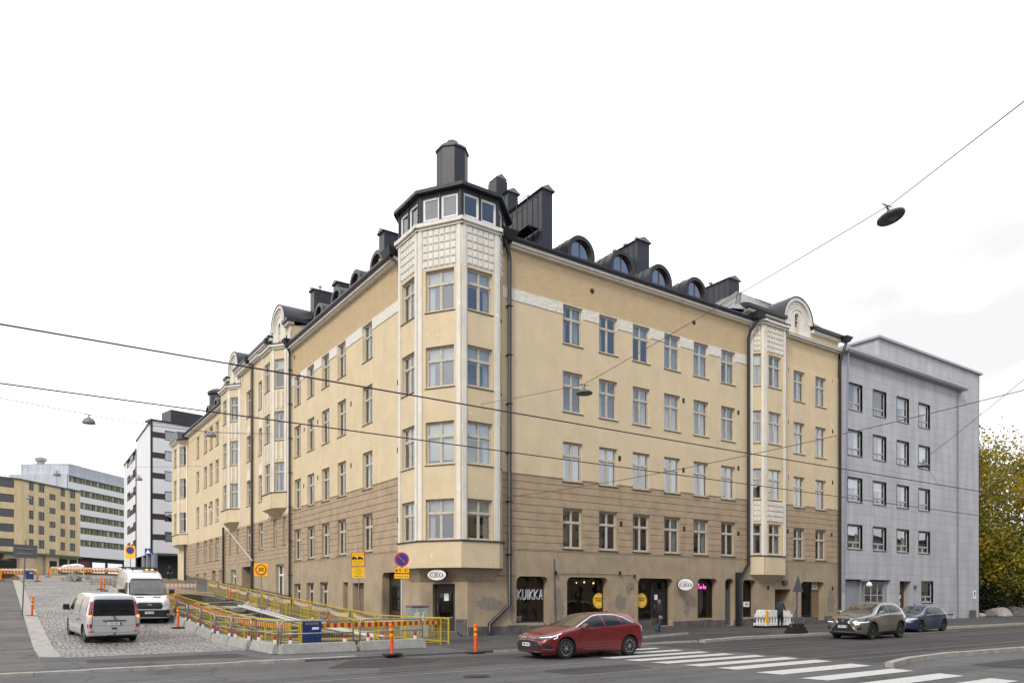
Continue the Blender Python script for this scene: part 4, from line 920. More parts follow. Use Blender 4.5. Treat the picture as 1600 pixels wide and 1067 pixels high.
for a0,a1 in c2:
    am=(a0+a1)/2
    for z in (15.2,11.5): mb.prism([(am-.42,z)]+[(am-.42*math.cos(math.pi*k/8),z+.25+.55*math.sin(math.pi*k/8)) for k in range(9)]+[(am+.42,z)],lambda p:FL.p(*p,.002),lambda p:FL.p(*p,.04))
    for s in (a0-.32,a1+.06): mb.fbox(FL,s,s+.26,16.3,18.6,.002,.035)
for a0,a1 in ((26.9,27.25),(34.9,35.25),(22.0,22.35),(39.7,40.05)): mb.fbox(FL,a0,a1,7.9,20.6,.002,.05)
mb.build('white_relief','white',B2,world=True)
B2R=[(9.47,11.6),(13.2,15.25),(16.95,19.0)]
for a0,a1 in ((22.55,27.0),(35.05,39.5)):
    bay(B2,FL,a0,a1,.75,1.05,8.3,19.7,B2R,1.35,.85,garl=[(11.75,13.1),(15.4,16.8)],cur='BCD',base=1.12)
for a in (24.25,36.9):
    gable(B2,FL,a,21.6,1.5,.03,3,body=20.1,wz=(-1.15,.1),win=.27)
    mb=MB(); mb.fbox(FL,a-2.55,a+2.55,20.2,21.15,-2.5,0.0); mb.build('gable_wall','cream',B2,world=True)
    mb=MB(); mb.fbox(FL,a-2.7,a-1.6,21.15,21.33,-.2,.25); mb.fbox(FL,a+1.6,a+2.7,21.15,21.33,-.2,.25); mb.fbox(FL,a-2.5,a-2.2,20.2,21.15,0,.04); mb.build('gable_cornice','white',B2,world=True)
    mb=MB(); mb.fbox(FL,a-2.8,a-1.6,21.333,21.55,-2.5,.38); mb.fbox(FL,a+1.6,a+2.8,21.333,21.55,-2.5,.38); mb.build('gable_gutter','metal',B2,world=True)
shed(B2,FL,21.7,40.3,21.4,-.1,6,2.2); rooms(B2,FL,21.9,40.2,4.8,20.4,-1.6); mb=MB(); mb.box(2.2,12,21.7,62,0,21.3); mb.build('inner_core','dark',B2,world=True)
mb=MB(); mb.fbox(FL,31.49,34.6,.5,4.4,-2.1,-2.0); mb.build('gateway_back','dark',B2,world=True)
chimney(B2,2,5.5,22.6,23.4,21.3,24.3,'u'); mb=MB(); mb.lathe([(.07,0),(.07,.18),(.14,.2),(.14,.3),(.03,.36)],c=(2.6,23,24.6),n=10); mb.lathe([(.07,0),(.07,.18),(.14,.2),(.14,.3),(.03,.36)],c=(4,23,24.6),n=10); mb.build('roof_vent','steel',B2,world=True)
for a,zt in ((30.93,21.2),): 
    mb=MB(); mb.tube([FL.p(a+.4,zt,.5),FL.p(a,zt-.6,.17),FL.p(a,2.2,.17)],.10,8); mb.lathe([(.05,0),(.2,.25),(.22,.6)],c=FL.p(a+.3,20.7,.5),n=10); mb.build('downpipe','pipe',B2,world=True,smooth=True)
mb=MB(); mb.tube([FL.p(40.24,8.2,.17),FL.p(40.24,3.0,.17)],.10,8); mb.build('downpipe','pipe',B2,world=True)
# flagpole leaning out over the street
mb=MB(); mb.tube([FL.p(30.6,4.75,.2),FL.p(31.3,8.9,3.3)],[.05,.035],8); o=mb.build('flagpole','whitep',B2,world=True); mb=MB(); mb.lathe([(.02,-.08),(.08,0),(.02,.09)],c=FL.p(31.3,8.95,3.33),n=8); mb.tube([FL.p(30.55,4.3,.05),FL.p(30.6,4.8,.22)],.07,6); mb.build('pole_fitting','pipe',o,world=True)
# ------------------------------------------------------------------ third building, plain with a far corner bay
B3=empty('plain_apartment_building',(0,40.3,2.4),label='long plain cream apartment building uphill with a bay at its far corner',cat='apartment building')
Z3=[(5.4,7.45),(9.05,11.15),(12.8,14.86),(16.25,18.45)]
C3=[(51.0,52.3),(47.5,48.85),(45.1,46.45),(42.7,44.0)]
H3=[(a0,a1,z0,z1) for a0,a1 in C3 for z0,z1 in Z3]; G3=[(51.1,52.5,3.4,4.2),(47.8,49.0,3.3,4.25),(44.0,45.5,2.8,4.4,.4),(41.5,42.6,3.2,4.4)]
gro3=[(z,o) for k in range(14) for z,o in ((3.9+.34*k-.02,0),(3.9+.34*k,-.04),(3.9+.34*k+.02,0)) if 3.9+.34*k<7.5]
mb=MB(); wall(mb,FL,40.31,57.4,1.5,7.55,H3+G3,prof=gro3); mb.build('rusticated_wall','brown',B3,world=True)
mb=MB(); wall(mb,FL,40.31,57.4,7.55,16.15,H3); wall(mb,FL,40.31,57.4,18.55,19.2,[]); mb.build('upper_wall','cream',B3,world=True)
mb=MB(); wall(mb,FL,40.31,57.4,16.15,18.55,H3,d=-.02); mb.build('window_band','ochre',B3,world=True)
mb=MB(); plinth(mb,FL,40.4,57.3,.7,[(44.0,45.5)],lambda a:zg(-1,a)); mb.build('granite_plinth','granite',B3,world=True)
for a0,a1 in C3:
    for z0,z1 in Z3: window(B3,FL,(a0+a1)/2,z0,a1-a0,z1-z0,'T',random.choice('BCE'))
for h in (G3[0],G3[1],G3[3]): window(B3,FL,(h[0]+h[1])/2,h[2],h[1]-h[0],h[3]-h[2],'V','E')
door(FL,44.02,45.48,2.85,4.35,-.38,'doortan',None,parent=B3)
eave(B3,FL,40.31,57.6,19.2); shed(B3,FL,40.31,62,19.85,0,6,2); rooms(B3,FL,40.5,57.2,4.6,19)
bay(B3,FL,56.6,61.9,.8,1.0,7.6,18.75,[(9.0,11.1),(12.7,14.8),(16.3,18.3)],1.5,.8,base=1.1,cur='BE')
mb=MB(); wall(mb,FL,57.4,62,1.5,18.9); mb.fbox(Fr((0,62),(1,0),(0,1)),0,12,1,19,0,.1); mb.build('end_wall','cream',B3,world=True)
for a in (45.,48.5): dormer(B3,FL,a,20.0,.8,m='metal')
mb=MB(); mb.lathe([(.95,0),(.95,3.4),(1.15,3.5),(1.15,3.75),(.7,4.05),(.2,4.2)],c=(2.6,54,20.2),n=14); mb.build('round_turret','metal',B3,world=True)
mb=MB(); mb.prism([(56.2,19.0),(61.6,19.0),(60.8,19.9),(57,19.9)],lambda p:(1,p[0],p[1]),lambda p:(-1.05,p[0],p[1])); mb.build('bay_cap','metal',B3,world=True)
mb=MB(); mb.tube([FL.p(57.5,19.2,.6),FL.p(57.1,18.4,.2),FL.p(57.1,3.6,.2)],.11,8); mb.build('downpipe','pipe',B3,world=True)

# ------------------------------------------------------------------ grey slab-clad building on the right
B4=empty('grey_office_building',(32.4,-.1,0),label='grey stone slab building with square dark-framed windows and a taller set-back block',cat='office building')
F4=Fr((0,-.1),(1,0),(0,-1))
GX=[(33.35,35.2),(36.72,38.5),(40.1,41.85),(43.4,45.15)]; GZ=[(5.4,7.12),(8.85,10.55),(12.2,14.0),(15.5,17.38)]
H4=[(a0,a1,z0,z1) for a0,a1 in GX for z0,z1 in GZ]+[(33.0,39.2,.02,3.18,.45),(40.5,42.25,.1,3.12,.6),(43.88,45.66,1.45,3.13),(47.34,49.24,.1,.47,.3)]
mb=MB(); wall(mb,F4,32.4,50.0,-.6,19.35,H4,.2); S4=Fr((50.0,-.1),(0,1),(1,0)); mb.fbox(S4,0,.12,-.5,19.3,-.1,0)
mb.build('slab_wall','slab',B4,world=True)
mb=MB(); F5=Fr((0,0),(1,0),(0,-1)); wall(mb,F5,37.6,54.1,19.3,21.4); wall(mb,F5,50.0,54.1,-.6,19.3); wall(mb,Fr((37.6,0),(0,1),(-1,0)),0.0,9,19,21.4); mb.fbox(Fr((54.1,0),(0,1),(1,0)),0,12,-.5,21.4,-.1,0); mb.build('tall_block_wall','slab',B4,world=True)
mb=MB(); mb.fbox(F4,32.35,50.6,19.35,19.45,-.1,.55); mb.fbox(F4,32.35,50.6,19.45,19.62,-.6,.62); mb.box(37.4,54.3,-.22,10,21.4,21.56); mb.build('eaves_sheet',mat('pale grey eaves sheet',(.42,.43,.46),.45,noise=.15),B4,world=True)
mb=MB(); mb.box(32.4,50,.05,9,19.2,19.6); mb.build('flat_roof','metal2',B4,world=True)
M['dframe']=mat('dark brown window frame',(.045,.036,.032),.45)
M['lframe']=mat('pale window frame',(.40,.40,.40),.5)
for h in H4[:16]+[H4[18]]: window(B4,F4,(h[0]+h[1])/2,h[2],h[1]-h[0],h[3]-h[2],'G',random.choice('BCHD'),depth=.2,fm='lframe',sill='dframe')
mb=MB()
for h in H4[:16]+[H4[18]]:
    a0,a1,z0,z1=h[:4]
    mb.fbox(F4,a0-.05,a0,z0-.05,z1+.05,-.18,.02); mb.fbox(F4,a1,a1+.05,z0-.05,z1+.05,-.18,.02); mb.fbox(F4,a0,a1,z1,z1+.05,-.18,.02)
mb.build('window_surround','dframe',B4,world=True)
mb=MB()      # garage recess: sectional door and glazed screen
mb.fbox(F4,33.0,35.4,.0,3.1,-.44,-.40); mb.fbox(F4,35.4,35.55,.0,3.1,-.44,-.2); mb.fbox(F4,35.95,36.1,.0,3.1,-.44,-.3); mb.fbox(F4,38.8,39.2,0,3.1,-.44,-.3); mb.fbox(F4,36.1,38.8,0,1.1,-.44,-.38); mb.build('garage_door','lframe' if False else mat('painted grey garage door',(.30,.31,.34),.5,noise=.15),B4,world=True)
mb=MB()
for a in (36.1,37.0,37.9,38.72): mb.fbox(F4,a,a+.07,1.1,3.05,-.40,-.34)
for z in (1.1,2.0,3.0): mb.fbox(F4,36.1,38.8,z,z+.06,-.395,-.345)
o=mb.build('glazed_screen','lframe',B4,world=True); mb=MB(); mb.q(F4.p(36.1,1.1,-.37),F4.p(38.8,1.1,-.37),F4.p(38.8,3.05,-.37),F4.p(36.1,3.05,-.37)); mb.build('pane','glass',o,world=True)
door(F4,40.7,41.9,.12,3.05,-.55,'doorwood',(.5,2.3),parent=B4)
mb=MB(); mb.fbox(F4,41.2,41.55,1.75,2.05,-.48,-.47); mb.fbox(F4,41.25,41.5,1.2,1.5,-.48,-.47); mb.build('door_notice','whitep',B4,world=True)
mb=MB(); mb.fbox(F4,47.4,49.2,.12,.45,-.2,-.12); mb.build('basement_window','lframe',B4,world=True)
mb=MB(); mb.tube([F4.p(49.75,19.3,.45),F4.p(49.72,18.7,.12),F4.p(49.72,.2,.12)],.06,8); mb.tube([F4.p(32.75,19.3,.4),F4.p(32.75,3.0,.12),F4.p(32.6,2.4,.12)],.06,8); mb.build('downpipe',mat('grey zinc pipe',(.24,.25,.28),.5,metal=.2),B4,world=True,smooth=True)
mb=MB(); mb.fbox(F4,52.9,53.4,1.7,2.45,-.09,-.06); o=mb.build('door_symbol_sign','whitep',B4,world=True); mb=MB(); mb.fbox(F4,53.08,53.2,1.95,2.3,-.058,-.05); mb.fbox(F4,53.02,53.26,2.2,2.3,-.058,-.05); mb.build('symbol','ink',o,world=True)
mb=MB(); mb.fbox(F4,42.6,42.85,2.55,2.8,0,.15); mb.fbox(F4,42.65,42.8,1.1,1.35,0,.05); mb.box(52.1,52.5,-.45,-.1,.0,.75); mb.build('wall_lamp','greys',B4,world=True)
rooms(B4,F4,32.5,49.9,.0,19,-1.5,'room'); mb=MB(); mb.box(38,54,2.2,9.9,-.5,21.2); mb.box(32.5,50,1.8,9,-.5,19.1); mb.build('inner_core','dark',B4,world=True)
mb=MB(); mb.lathe([(.05,0),(.2,.08),(.22,.2),(.1,.38)],c=F4.p(35.2,2.6,.55),n=12); mb.tube([F4.p(35.2,2.95,.55),F4.p(35.2,3.1,.55),F4.p(35.2,3.1,-.1)],.02,5); mb.build('glass_globe_lamp','whitep',B4,world=True)
# yellow no-parking plate on the garage
o=MB().fbox(F4,33.02,33.5,1.2,1.95,-.395,-.38).build('parking_plate','yellowsign',B4,world=True)
mb=MB(); mb.lathe([(.17,-.012),(.17,.0)],c=F4.p(33.26,1.68,-.37),n=20,axis='y'); mb.build('plate_disc','blue',o,world=True)
# ------------------------------------------------------------------ ground, street, pavements
def sheet(name,us,vs,off,m,f=zg,drop=None,kind='structure',edge=0):
    mb=MB()
    for i in range(len(us)-1):
        for j in range(len(vs)-1):
            if drop and drop((us[i]+us[i+1])/2,(vs[j]+vs[j+1])/2): continue
            mb.q(*[(x,y,f(x,y)+off) for x,y in ((us[i],vs[j]),(us[i+1],vs[j]),(us[i+1],vs[j+1]),(us[i],vs[j+1]))])
    if edge:
        for i in range(len(us)-1): x0,x1,y=us[i],us[i+1],vs[0]; mb.q((x0,y,f(x0,y)+off-edge),(x1,y,f(x1,y)+off-edge),(x1,y,f(x1,y)+off),(x0,y,f(x0,y)+off))
    o=mb.build(name,m); tag(o,kind=kind); return o
def lin(a,b,n): return [a+(b-a)*k/n for k in range(n+1)]
PIT=lambda u,v: -8.2<u<-3.3 and -3.9<v<34
M['earth']=mat('grey brown earth',(.10,.082,.065),.95,col2=(.06,.05,.042),nscale=2,bump=.8,bscale=6)
M['grass']=mat('rough grass',(.045,.055,.018),.95,col2=(.07,.05,.02),nscale=2.5,bump=.9,bscale=18)
sheet('ground',[-700,-300,-120,-60,-30,-16,-8.2,-3.3,0,5,15,30,50,80,150,400,900],[-300,-100,-40,-20,-8,-3.9,1.7,12,25,34,45,60,65,81,101,150,180,400,1000],-.09,'earth',drop=PIT)
sheet('street',[-200,-60,-30,-10,0,30,80,300],[-60,-30,-18.4,-7.9],-.0,'asphalt',f=lambda a,b:0)
sheet('tram_lane',[4.6,30,90,300],[-18.2,-8.5],.004,'asphaltd',f=lambda a,b:0)
mb=MB()
for a,b in ((-9.2,-2.0),): mb.q((-9.0,-12.6,.005),(-1.0,-12.1,.005),(3.6,-11.9,.005),(3.6,-9.4,.005),(-2,-9.2,.005),(-6.8,-9.0,.005))
tag(mb.build('street_patch','asphaltd'),kind='structure')
mb=MB(); mb.q((-9.5,-10.6,.008),(-8.2,-11.2,.008),(-6.2,-10.6,.008),(-5.4,-9.7,.008),(-6.2,-8.6,.008),(-8,-8.5,.008)); tag(mb.build('asphalt_patch','patchasph'),kind='structure')
# pavements and the mouth of the side street
W=.07
mb=MB()
def pav(name,us,vs,m,off=W,**k): return sheet(name,us,vs,off,m,**k)
pav('pavement',[-3.35,0,3.5],[-8.35,-6,-4,-2,0.3],'walkd',edge=.12); 
pav('pavement_right',lin(3.5,131,12),[-8.3,-6,-4,-2,0.3],'walkd',edge=.12)
pav('facade_pavement',[-3.3,-1.6,.0],lin(.3,62,40),'walk'); pav('left_pavement',[-60,-40,-15.9],[-8.3,-5,-2,1.7,20,40,54.5],'walk')
pav('side_street_mouth',[-15.9,-12,-9.6,-3.35],[-8.25,-6,-3.3],'asphalt',edge=.12); 
pav('pit_margin',[-9.6,-8.2],lin(-3.3,34,14),'walk'); pav('pit_front_margin',[-9.6,-3.35],[-3.3,-3.2],'walk',off=W+.001)
pav('cobbled_street',[-15.3,-13,-11,-9.6],lin(-3.3,65,28)+[80,95],'cobble',off=W+.002); pav('cobbled_street_upper',[-9.6,-6,-3.3],[34,45,55,65,80,95],'cobble',off=W+.002)
pav('far_street',[-300,-120,-60,-15.9],[54.5,65,81,101,150,200],'asphalt'); pav('far_street_right',[-15.9,-3,0,30],[95,101,150,200],'asphalt'); pav('far_street_side',[-3.3,0,30],[62,81,95],'asphalt')
pav('crossing_pavement',[-3.3,0],[-.0,.3],'walk',off=W-.003)
# granite kerb stones of the left pavement and along the tram street
M['kerb']=mat('light granite kerb',(.42,.395,.37),.8,col2=(.26,.245,.23),nscale=3,bump=.4,bscale=20)
mb=MB(); v=-3.3; q=random.Random(5)
while v<54:
    l=q.uniform(.9,1.5); g0,g1=zg(-15,v)+W,zg(-15,v+l)+W
    mb.hexa([(-15.9,v,g0-.2),(-15.3,v,g0-.2),(-15.3,v+l-.02,g1-.2),(-15.9,v+l-.02,g1-.2),(-15.9,v,g0+.06),(-15.3,v,g0+.035),(-15.3,v+l-.02,g1+.035),(-15.9,v+l-.02,g1+.06)]); v+=l
tag(mb.build('left_kerb','kerb'),kind='structure')
def kerb(name,pts,w=.28,h=.115,m='kerb',seed=1,zf=lambda a,b:0):
    mb=MB(); r=random.Random(seed)
    for (a,b) in zip(pts[:-1],pts[1:]):
        a=Vector((*a,0)); b=Vector((*b,0)); L_=(b-a).length; d=(b-a)/L_; n=Vector((-d.y,d.x,0)); s=0
        while s<L_-.05:
            l=min(r.uniform(.9,1.6),L_-s); p,e=a+d*s,a+d*(s+l-.012); j=r.uniform(-.008,.008)
            mb.hexa([p,e,e+n*w,p+n*w]+[x+Vector((0,0,h+j+zf(0,0))) for x in (p,e,e+n*w,p+n*w)]); s+=l
    for k in range(len(mb.v)): 
        if abs(mb.v[k][2])<1e-6: mb.v[k]=(mb.v[k][0],mb.v[k][1],-.2)
    return tag(mb.build(name,m),kind='structure')
kerb('street_kerb',[(-60,-8.45),(-10.2,-8.3),(-7.6,-8.15)],h=.095); kerb('street_kerb_right',[(7.6,-9.1),(10.9,-8.35),(17.5,-8.5),(48,-8.35),(130,-8.3)]); kerb('recess_kerb',[(-2.6,-8.4),(3.5,-8.45),(7.6,-8.75)],h=.075,w=.2,seed=4)
kerb('inner_kerb',[(5.2,-6.9),(11.3,-4.95)],w=.2,h=.16,seed=9)
sheet('driveway',[5.2,7,9,11.2],[-8.28,-7,-5.6],W+.004,'asphaltd',f=lambda a,b:0)
# median kerb in the foreground
kerb('median_kerb',[(3.5,-19.3),(5.5,-18.75),(8.3,-18.5),(14,-18.75),(60,-18.9)],w=.22,h=.14,seed=6)
# repaired strips, a manhole and gully covers
rr2=random.Random(31)
def apatch(u,v,w,d,m,z,name='asphalt_patch'):
    n_=18; mb=MB(); pts=[]
    for k in range(n_):
        t=2*math.pi*k/n_; ex=.35; x=abs(math.cos(t))**ex*math.copysign(1,math.cos(t)); y=abs(math.sin(t))**ex*math.copysign(1,math.sin(t)); pts.append((u+x*w/2*(1+rr2.uniform(-.04,.04)),v+y*d/2*(1+rr2.uniform(-.05,.05)),z))
    mb.q(*pts); return tag(mb.build(name,m),kind='structure')
apatch(-12.5,-16.5,5,1.6,'patchasph',.006); apatch(9,-20.6,6,1.0,'patchasph',.006); apatch(-3.5,-15.0,3.2,1.3,'asphaltd',.006); apatch(14,-14.2,9,1.2,'patchasph',.008); apatch(22,-9.9,12,.9,'asphalt',.008); apatch(-22,-5.5,4,2.2,'patchasph',W+.004); apatch(-12.6,-5.4,4.5,1.4,'patchasph',W+.004); apatch(13.5,-6.2,4,1.4,'asphaltd',W+.008); apatch(26,-4.5,7,2.0,'asphaltd',W+.004); apatch(-1.2,-3.0,3.5,1.6,'patchasph',W+.004)
M['iron']=mat('cast iron cover',(.045,.043,.042),.55,metal=.4,noise=.4,nscale=25,bump=.6,bscale=30)
for u,v in ((-7.2,-14.6),(6.6,-21.2),(12.5,-9.4)): 
    mb=MB(); mb.q(*[(u+.33*math.cos(2*math.pi*k/20),v+.33*math.sin(2*math.pi*k/20),.013) for k in range(20)]); tag(mb.build('manhole_cover','iron'),kind='structure')
# rails
for i,v in enumerate((-11.35,-12.35,-16.1,-17.1)):
    mb=MB(); mb.box(-130,260,v-.035,v+.035,-.1,.007); mb.box(-130,260,v+.06,v+.065,-.1,.009); tag(mb.build('tram_rail','rail'),kind='structure')
    mb=MB(); mb.q((-130,v+.036,.0062),(260,v+.036,.0062),(260,v+.075,.0062),(-130,v+.075,.0062)); tag(mb.build('rail_groove','ink'),kind='structure')
# crosswalk
for k,(u0,u1,v0,v1) in enumerate([(-1.3,3.6,-8.9,-9.3),(-1.2,3.6,-10.05,-10.5),(-1.1,3.6,-11.15,-11.7),(-1.1,3.66,-12.25,-12.8),(-1.05,3.66,-13.3,-13.88),(-.95,3.93,-14.38,-14.94),(-.8,4.0,-15.5,-16.08),(-.7,3.95,-16.62,-17.25),(-.8,3.6,-17.98,-18.7),(-1.05,3.15,-19.45,-20.1),(-1.2,2.9,-20.8,-21.45),(-1.2,2.75,-22.05,-22.7),(-1.2,2.6,-23.3,-23.95)]):
    mb=MB(); sh=.12; mb.q((u0+sh,v1,.012),(u1-.12,v1,.012),(u1,v0,.012),(u0,v0,.012)); tag(mb.build('crosswalk_stripe','rp'),kind='structure')
mb=MB(); mb.q((27,-8.72,.012),(40.5,-8.6,.012),(40.5,-8.5,.012),(27,-8.6,.012)); tag(mb.build('yellow_line','ry'),kind='structure')
mb=MB()
for a in (-9,-2,): pass
mb.q((4.6,-18.2,.012),(4.6,-18.2,.012),(4.6,-18.1,.012),(4.6,-18.1,.012))
# faint long lane line on the left asphalt
mb=MB(); mb.q((-30,-13.45,.010),(-1.6,-13.45,.010),(-1.6,-13.37,.010),(-30,-13.37,.010)); tag(mb.build('lane_line',roadpaint('very worn lane paint',(.25,.245,.24),.7)),kind='structure')
# ------------------------------------------------------------------ the excavation
mb=MB()
vs=lin(-3.9,34,20); r=random.Random(8)
for j in range(20):
    a,b=vs[j],vs[j+1]; za,zb=zg(-5,a)-1.3,zg(-5,b)-1.3
    us=[-8.2,-7.4,-6.5,-5.5,-4.3,-3.3]
    for i in range(5):
        mb.q(*[(x,y,z+.18*math.sin(x*2.3+y*1.7)*(0 if x in (-8.2,-3.3) else 1)) for x,y,z in ((us[i],a,za),(us[i+1],a,za),(us[i+1],b,zb),(us[i],b,zb))])
    mb.q((-8.2,a,za),(-8.2,b,zb),(-8.2,b,zg(-5,b)+.06),(-8.2,a,zg(-5,a)+.06)); mb.q((-3.3,a,za),(-3.3,b,zb),(-3.3,b,zg(-5,b)+.06),(-3.3,a,zg(-5,a)+.06))
mb.q((-8.2,-3.9,-1.3),(-3.3,-3.9,-1.3),(-3.3,-3.9,.06),(-8.2,-3.9,.06)); mb.q((-8.2,34,zg(-5,34)-1.3),(-3.3,34,zg(-5,34)-1.3),(-3.3,34,zg(-5,34)+.06),(-8.2,34,zg(-5,34)+.06))
tag(mb.build('excavation','earth'),kind='structure')
def thing(mb,name,m,label,cat,group=None,smooth=False,loc=None):
    """one-mesh thing whose origin sits at its base"""
    vs=mb.v; c=Vector((sum(v[0] for v in vs)/len(vs),sum(v[1] for v in vs)/len(vs),min(v[2] for v in vs)))
    mb.v=[tuple(Vector(v)-c) for v in vs]; o=mb.build(name,m,smooth=smooth); o.location=c; return tag(o,label,cat,group)
for k,(p0,p1,rr,lb) in enumerate([((-7.2,1,.15),(-6.6,16,1.0),.13,'black plastic pipe lying lengthwise nearest the striped fence'),((-6.4,3,.2),(-5.8,17,1.05),.13,'black plastic pipe lying in the middle of the trench'),((-5.6,9,.75),(-5.2,19,1.35),.16,'short thick black pipe beside the white cable duct')]):
    p0=(p0[0],p0[1],zg(-5,p0[1])-.42); p1=(p1[0],p1[1],zg(-5,p1[1])-.42); thing(MB().tube([p0,p1],rr,10),'pipe','black',lb,'pipe','black pipes in the trench',True)
M['duct']=mat('pale plastic duct',(.60,.60,.58),.6,noise=.3,nscale=4)
thing(MB().tube([(-4.4,18.5,1.35),(-4.2,8,.62),(-3.9,-1.5,.25)],.075,8),'cable_duct','duct','long white cable duct sloping down the near side of the trench','duct','white ducts on the trench',True)
thing(MB().tube([(-4.1,18.5,1.38),(-3.85,8,.66),(-3.6,-1.5,.28)],.05,8),'cable_duct','duct','thinner white duct parallel to the long white duct','duct','white ducts on the trench',True)
for k,(a,b,lb) in enumerate([((-7.0,33,2.6),(-4.0,26.5,2.1),'pale timber plank bridging the trench far uphill'),((-7.6,30,2.35),(-4.4,24.5,1.95),'pale timber plank below the farthest one'),((-6.9,9,1.0),(-5.0,0,.35),'bare timber plank leaning across the lower trench'),((-7.7,-1.0,.25),(-5.2,-3.6,.32),'short plank at the front edge of the trench')]):
    mb=MB(); a=Vector(a); b=Vector(b); d=(b-a).normalized(); n=Vector((-d.y,d.x,0))*.12; up=Vector((0,0,.06)); mb.hexa([a-n,b-n,b+n,a+n,a-n+up,b-n+up,b+n+up,a+n+up]); thing(mb,'timber_plank',mat('bare timber',(.38,.27,.17),.8,noise=.3,nscale=6),lb,'plank','timber planks over the trench')
mb=MB(); mb.hexa([(-8.0,19.8,.95),(-3.6,19.8,.95),(-3.6,21.6,1.0),(-8.0,21.6,1.0),(-8.0,19.8,1.18),(-3.6,19.8,1.18),(-3.6,21.6,1.3),(-8.0,21.6,1.3)]); thing(mb,'concrete_slab','concrete','rough concrete slab crossing the trench behind the black pipes','slab')
# ------------------------------------------------------------------ guard barriers on concrete feet
def guard(L_=2.65):
    root=empty('guard_barrier',(0,0,0))
    mb=MB(); mb.hexa([(-L_/2,-.24,0),(L_/2,-.24,0),(L_/2,.24,0),(-L_/2,.24,0),(-L_/2+.05,-.14,.34),(L_/2-.05,-.14,.34),(L_/2-.05,.14,.34),(-L_/2+.05,.14,.34)]); b=mb.build('concrete_foot','concrete',root,bevel=.025)
    x=L_/2-.06; pts=[(-x,0,.30),(-x,0,.92)]+[(-x+.16-.16*math.cos(t),0,.92+.16*math.sin(t)) for t in (R_(30),R_(60),R_(90))]+[(x-.16+.16*math.sin(t),0,.92+.16*math.cos(t)) for t in (0,R_(30),R_(60))]+[(x,0,.92),(x,0,.30)]
    mb=MB(); mb.tube(pts,.028,8); mb.tube([(-x,0,.66),(x,0,.66)],.024,8); mb.tube([(-L_/6*1.1,0,.3),(-L_/6*1.1,0,1.06)],.024,8) if 0 else None
    mb.build('tube_frame','steel',root,smooth=2)
    for s in (-.36,.36):
        p=MB(); p.box(s*L_-.04,s*L_+.04,-.035,.035,.30,.66); po=p.build('post','steel',root)
        c=MB(); c.box(s*L_-.043,s*L_+.043,-.038,.038,.46,.58); c.build('red_band','redp',po); c=MB(); c.box(s*L_-.043,s*L_+.043,-.038,.038,.34,.46); c.build('white_band','whitep',po)
    return root
gu=guard(); n=0
def place(src,first,**k): return None
pl=[((-8.05,-5.86,W),R_(1),'long guard barrier nearest the camera, in front of the blue board'),((-5.25,-5.72,W),R_(3),'guard barrier at the front right end of the trench, behind the leaning orange post')]
v=-4.6; k=0
words=['lowest','second','third','fourth','fifth','sixth','seventh','eighth','ninth','tenth','eleventh','twelfth','thirteenth','fourteenth','fifteenth','sixteenth']
while v<41 and k<16:
    u=-9.45 if k>0 else -9.35; pl.append(((u,v+.2,zg(-9,v)+W),R_(90),f'{words[k]} guard barrier uphill in the row along the cobbles')); v+=2.78; k+=1
for i,(loc,rz,lb) in enumerate(pl):
    o=gu if i==0 else copy_tree(gu); o.location=loc
    if i>1: o.rotation_euler=(0,-math.atan(.063) if loc[1]>1.7 else 0,rz)
    else: o.rotation_euler=(0,0,rz)
    tag(o,lb,'barrier','steel guard barriers on concrete feet')
# pale guard rails standing at the back of the pit
for i,(loc,rz,lb) in enumerate([((-2.75,21.5,zg(-2,21.5)+W-.2),R_(90),'guard barrier by the facade fence, farther of the three'),((-2.85,16.2,zg(-2,16)+W-.2),R_(90),'guard barrier by the facade fence, middle of the three'),((-2.8,8.5,zg(-2,8.5)+W-.2),R_(90),'guard barrier by the facade fence, nearest of the three')]):
    o=copy_tree(gu); o.location=loc; o.rotation_euler=(0,-math.atan(.063),rz); tag(o,lb,'barrier','steel guard barriers on concrete feet')
# ------------------------------------------------------------------ yellow mesh fences
def ypanel(L_,h=1.05):
    root=empty('fence_panel',(0,0,0)); X=L_/2
    mb=MB()
    for s in (-X+.02,X-.02): mb.box(s-.022,s+.022,-.022,.022,0,h+.02)
    mb.box(-X,X,-.018,.018,h-.03,h+.01); mb.box(-X,X,-.015,.015,.10,.13); mb.build('frame','yellow',root)
    w_=MB(); x=-X+.1
    while x<X: w_.box(x-.003,x+.003,-.003,.003,.12,h-.02); x+=.095
    for z in (.35,.6,.85): w_.box(-X,X,-.003,.003,z-.003,z+.003)
    w_.build('mesh','yellow',root); return root
def stripes_mat(name,c1,c2,w):
    m,t,b=nmat(name); n_=t.nodes; l=t.links; tc=n_.new('ShaderNodeTexCoord'); sp=n_.new('ShaderNodeSeparateXYZ'); l.new(tc.outputs['Object'],sp.inputs[0])
    a=n_.new('ShaderNodeMath'); a.operation='DIVIDE'; a.inputs[1].default_value=w; l.new(sp.outputs[0],a.inputs[0]); f=n_.new('ShaderNodeMath'); f.operation='FRACT'; l.new(a.outputs[0],f.inputs[0]); g=n_.new('ShaderNodeMath'); g.operation='GREATER_THAN'; g.inputs[1].default_value=.5; l.new(f.outputs[0],g.inputs[0])
    x=n_.new('ShaderNodeMix'); x.data_type='RGBA'; l.new(g.outputs[0],x.inputs[0]); x.inputs[6].default_value=(*c1,1); x.inputs[7].default_value=(*c2,1); l.new(x.outputs[2],b.inputs['Base Color']); b.inputs['Roughness'].default_value=.5; return m
M['ry_stripe']=stripes_mat('red and yellow stripes',(.34,.03,.02),(.62,.33,.03),.26); M['rw_tape']=stripes_mat('faded red and white tape',(.62,.34,.29),(.68,.64,.60),.30)
yp=ypanel(3.0); used=False; yk=[x for x in C.objects if x.parent==yp]
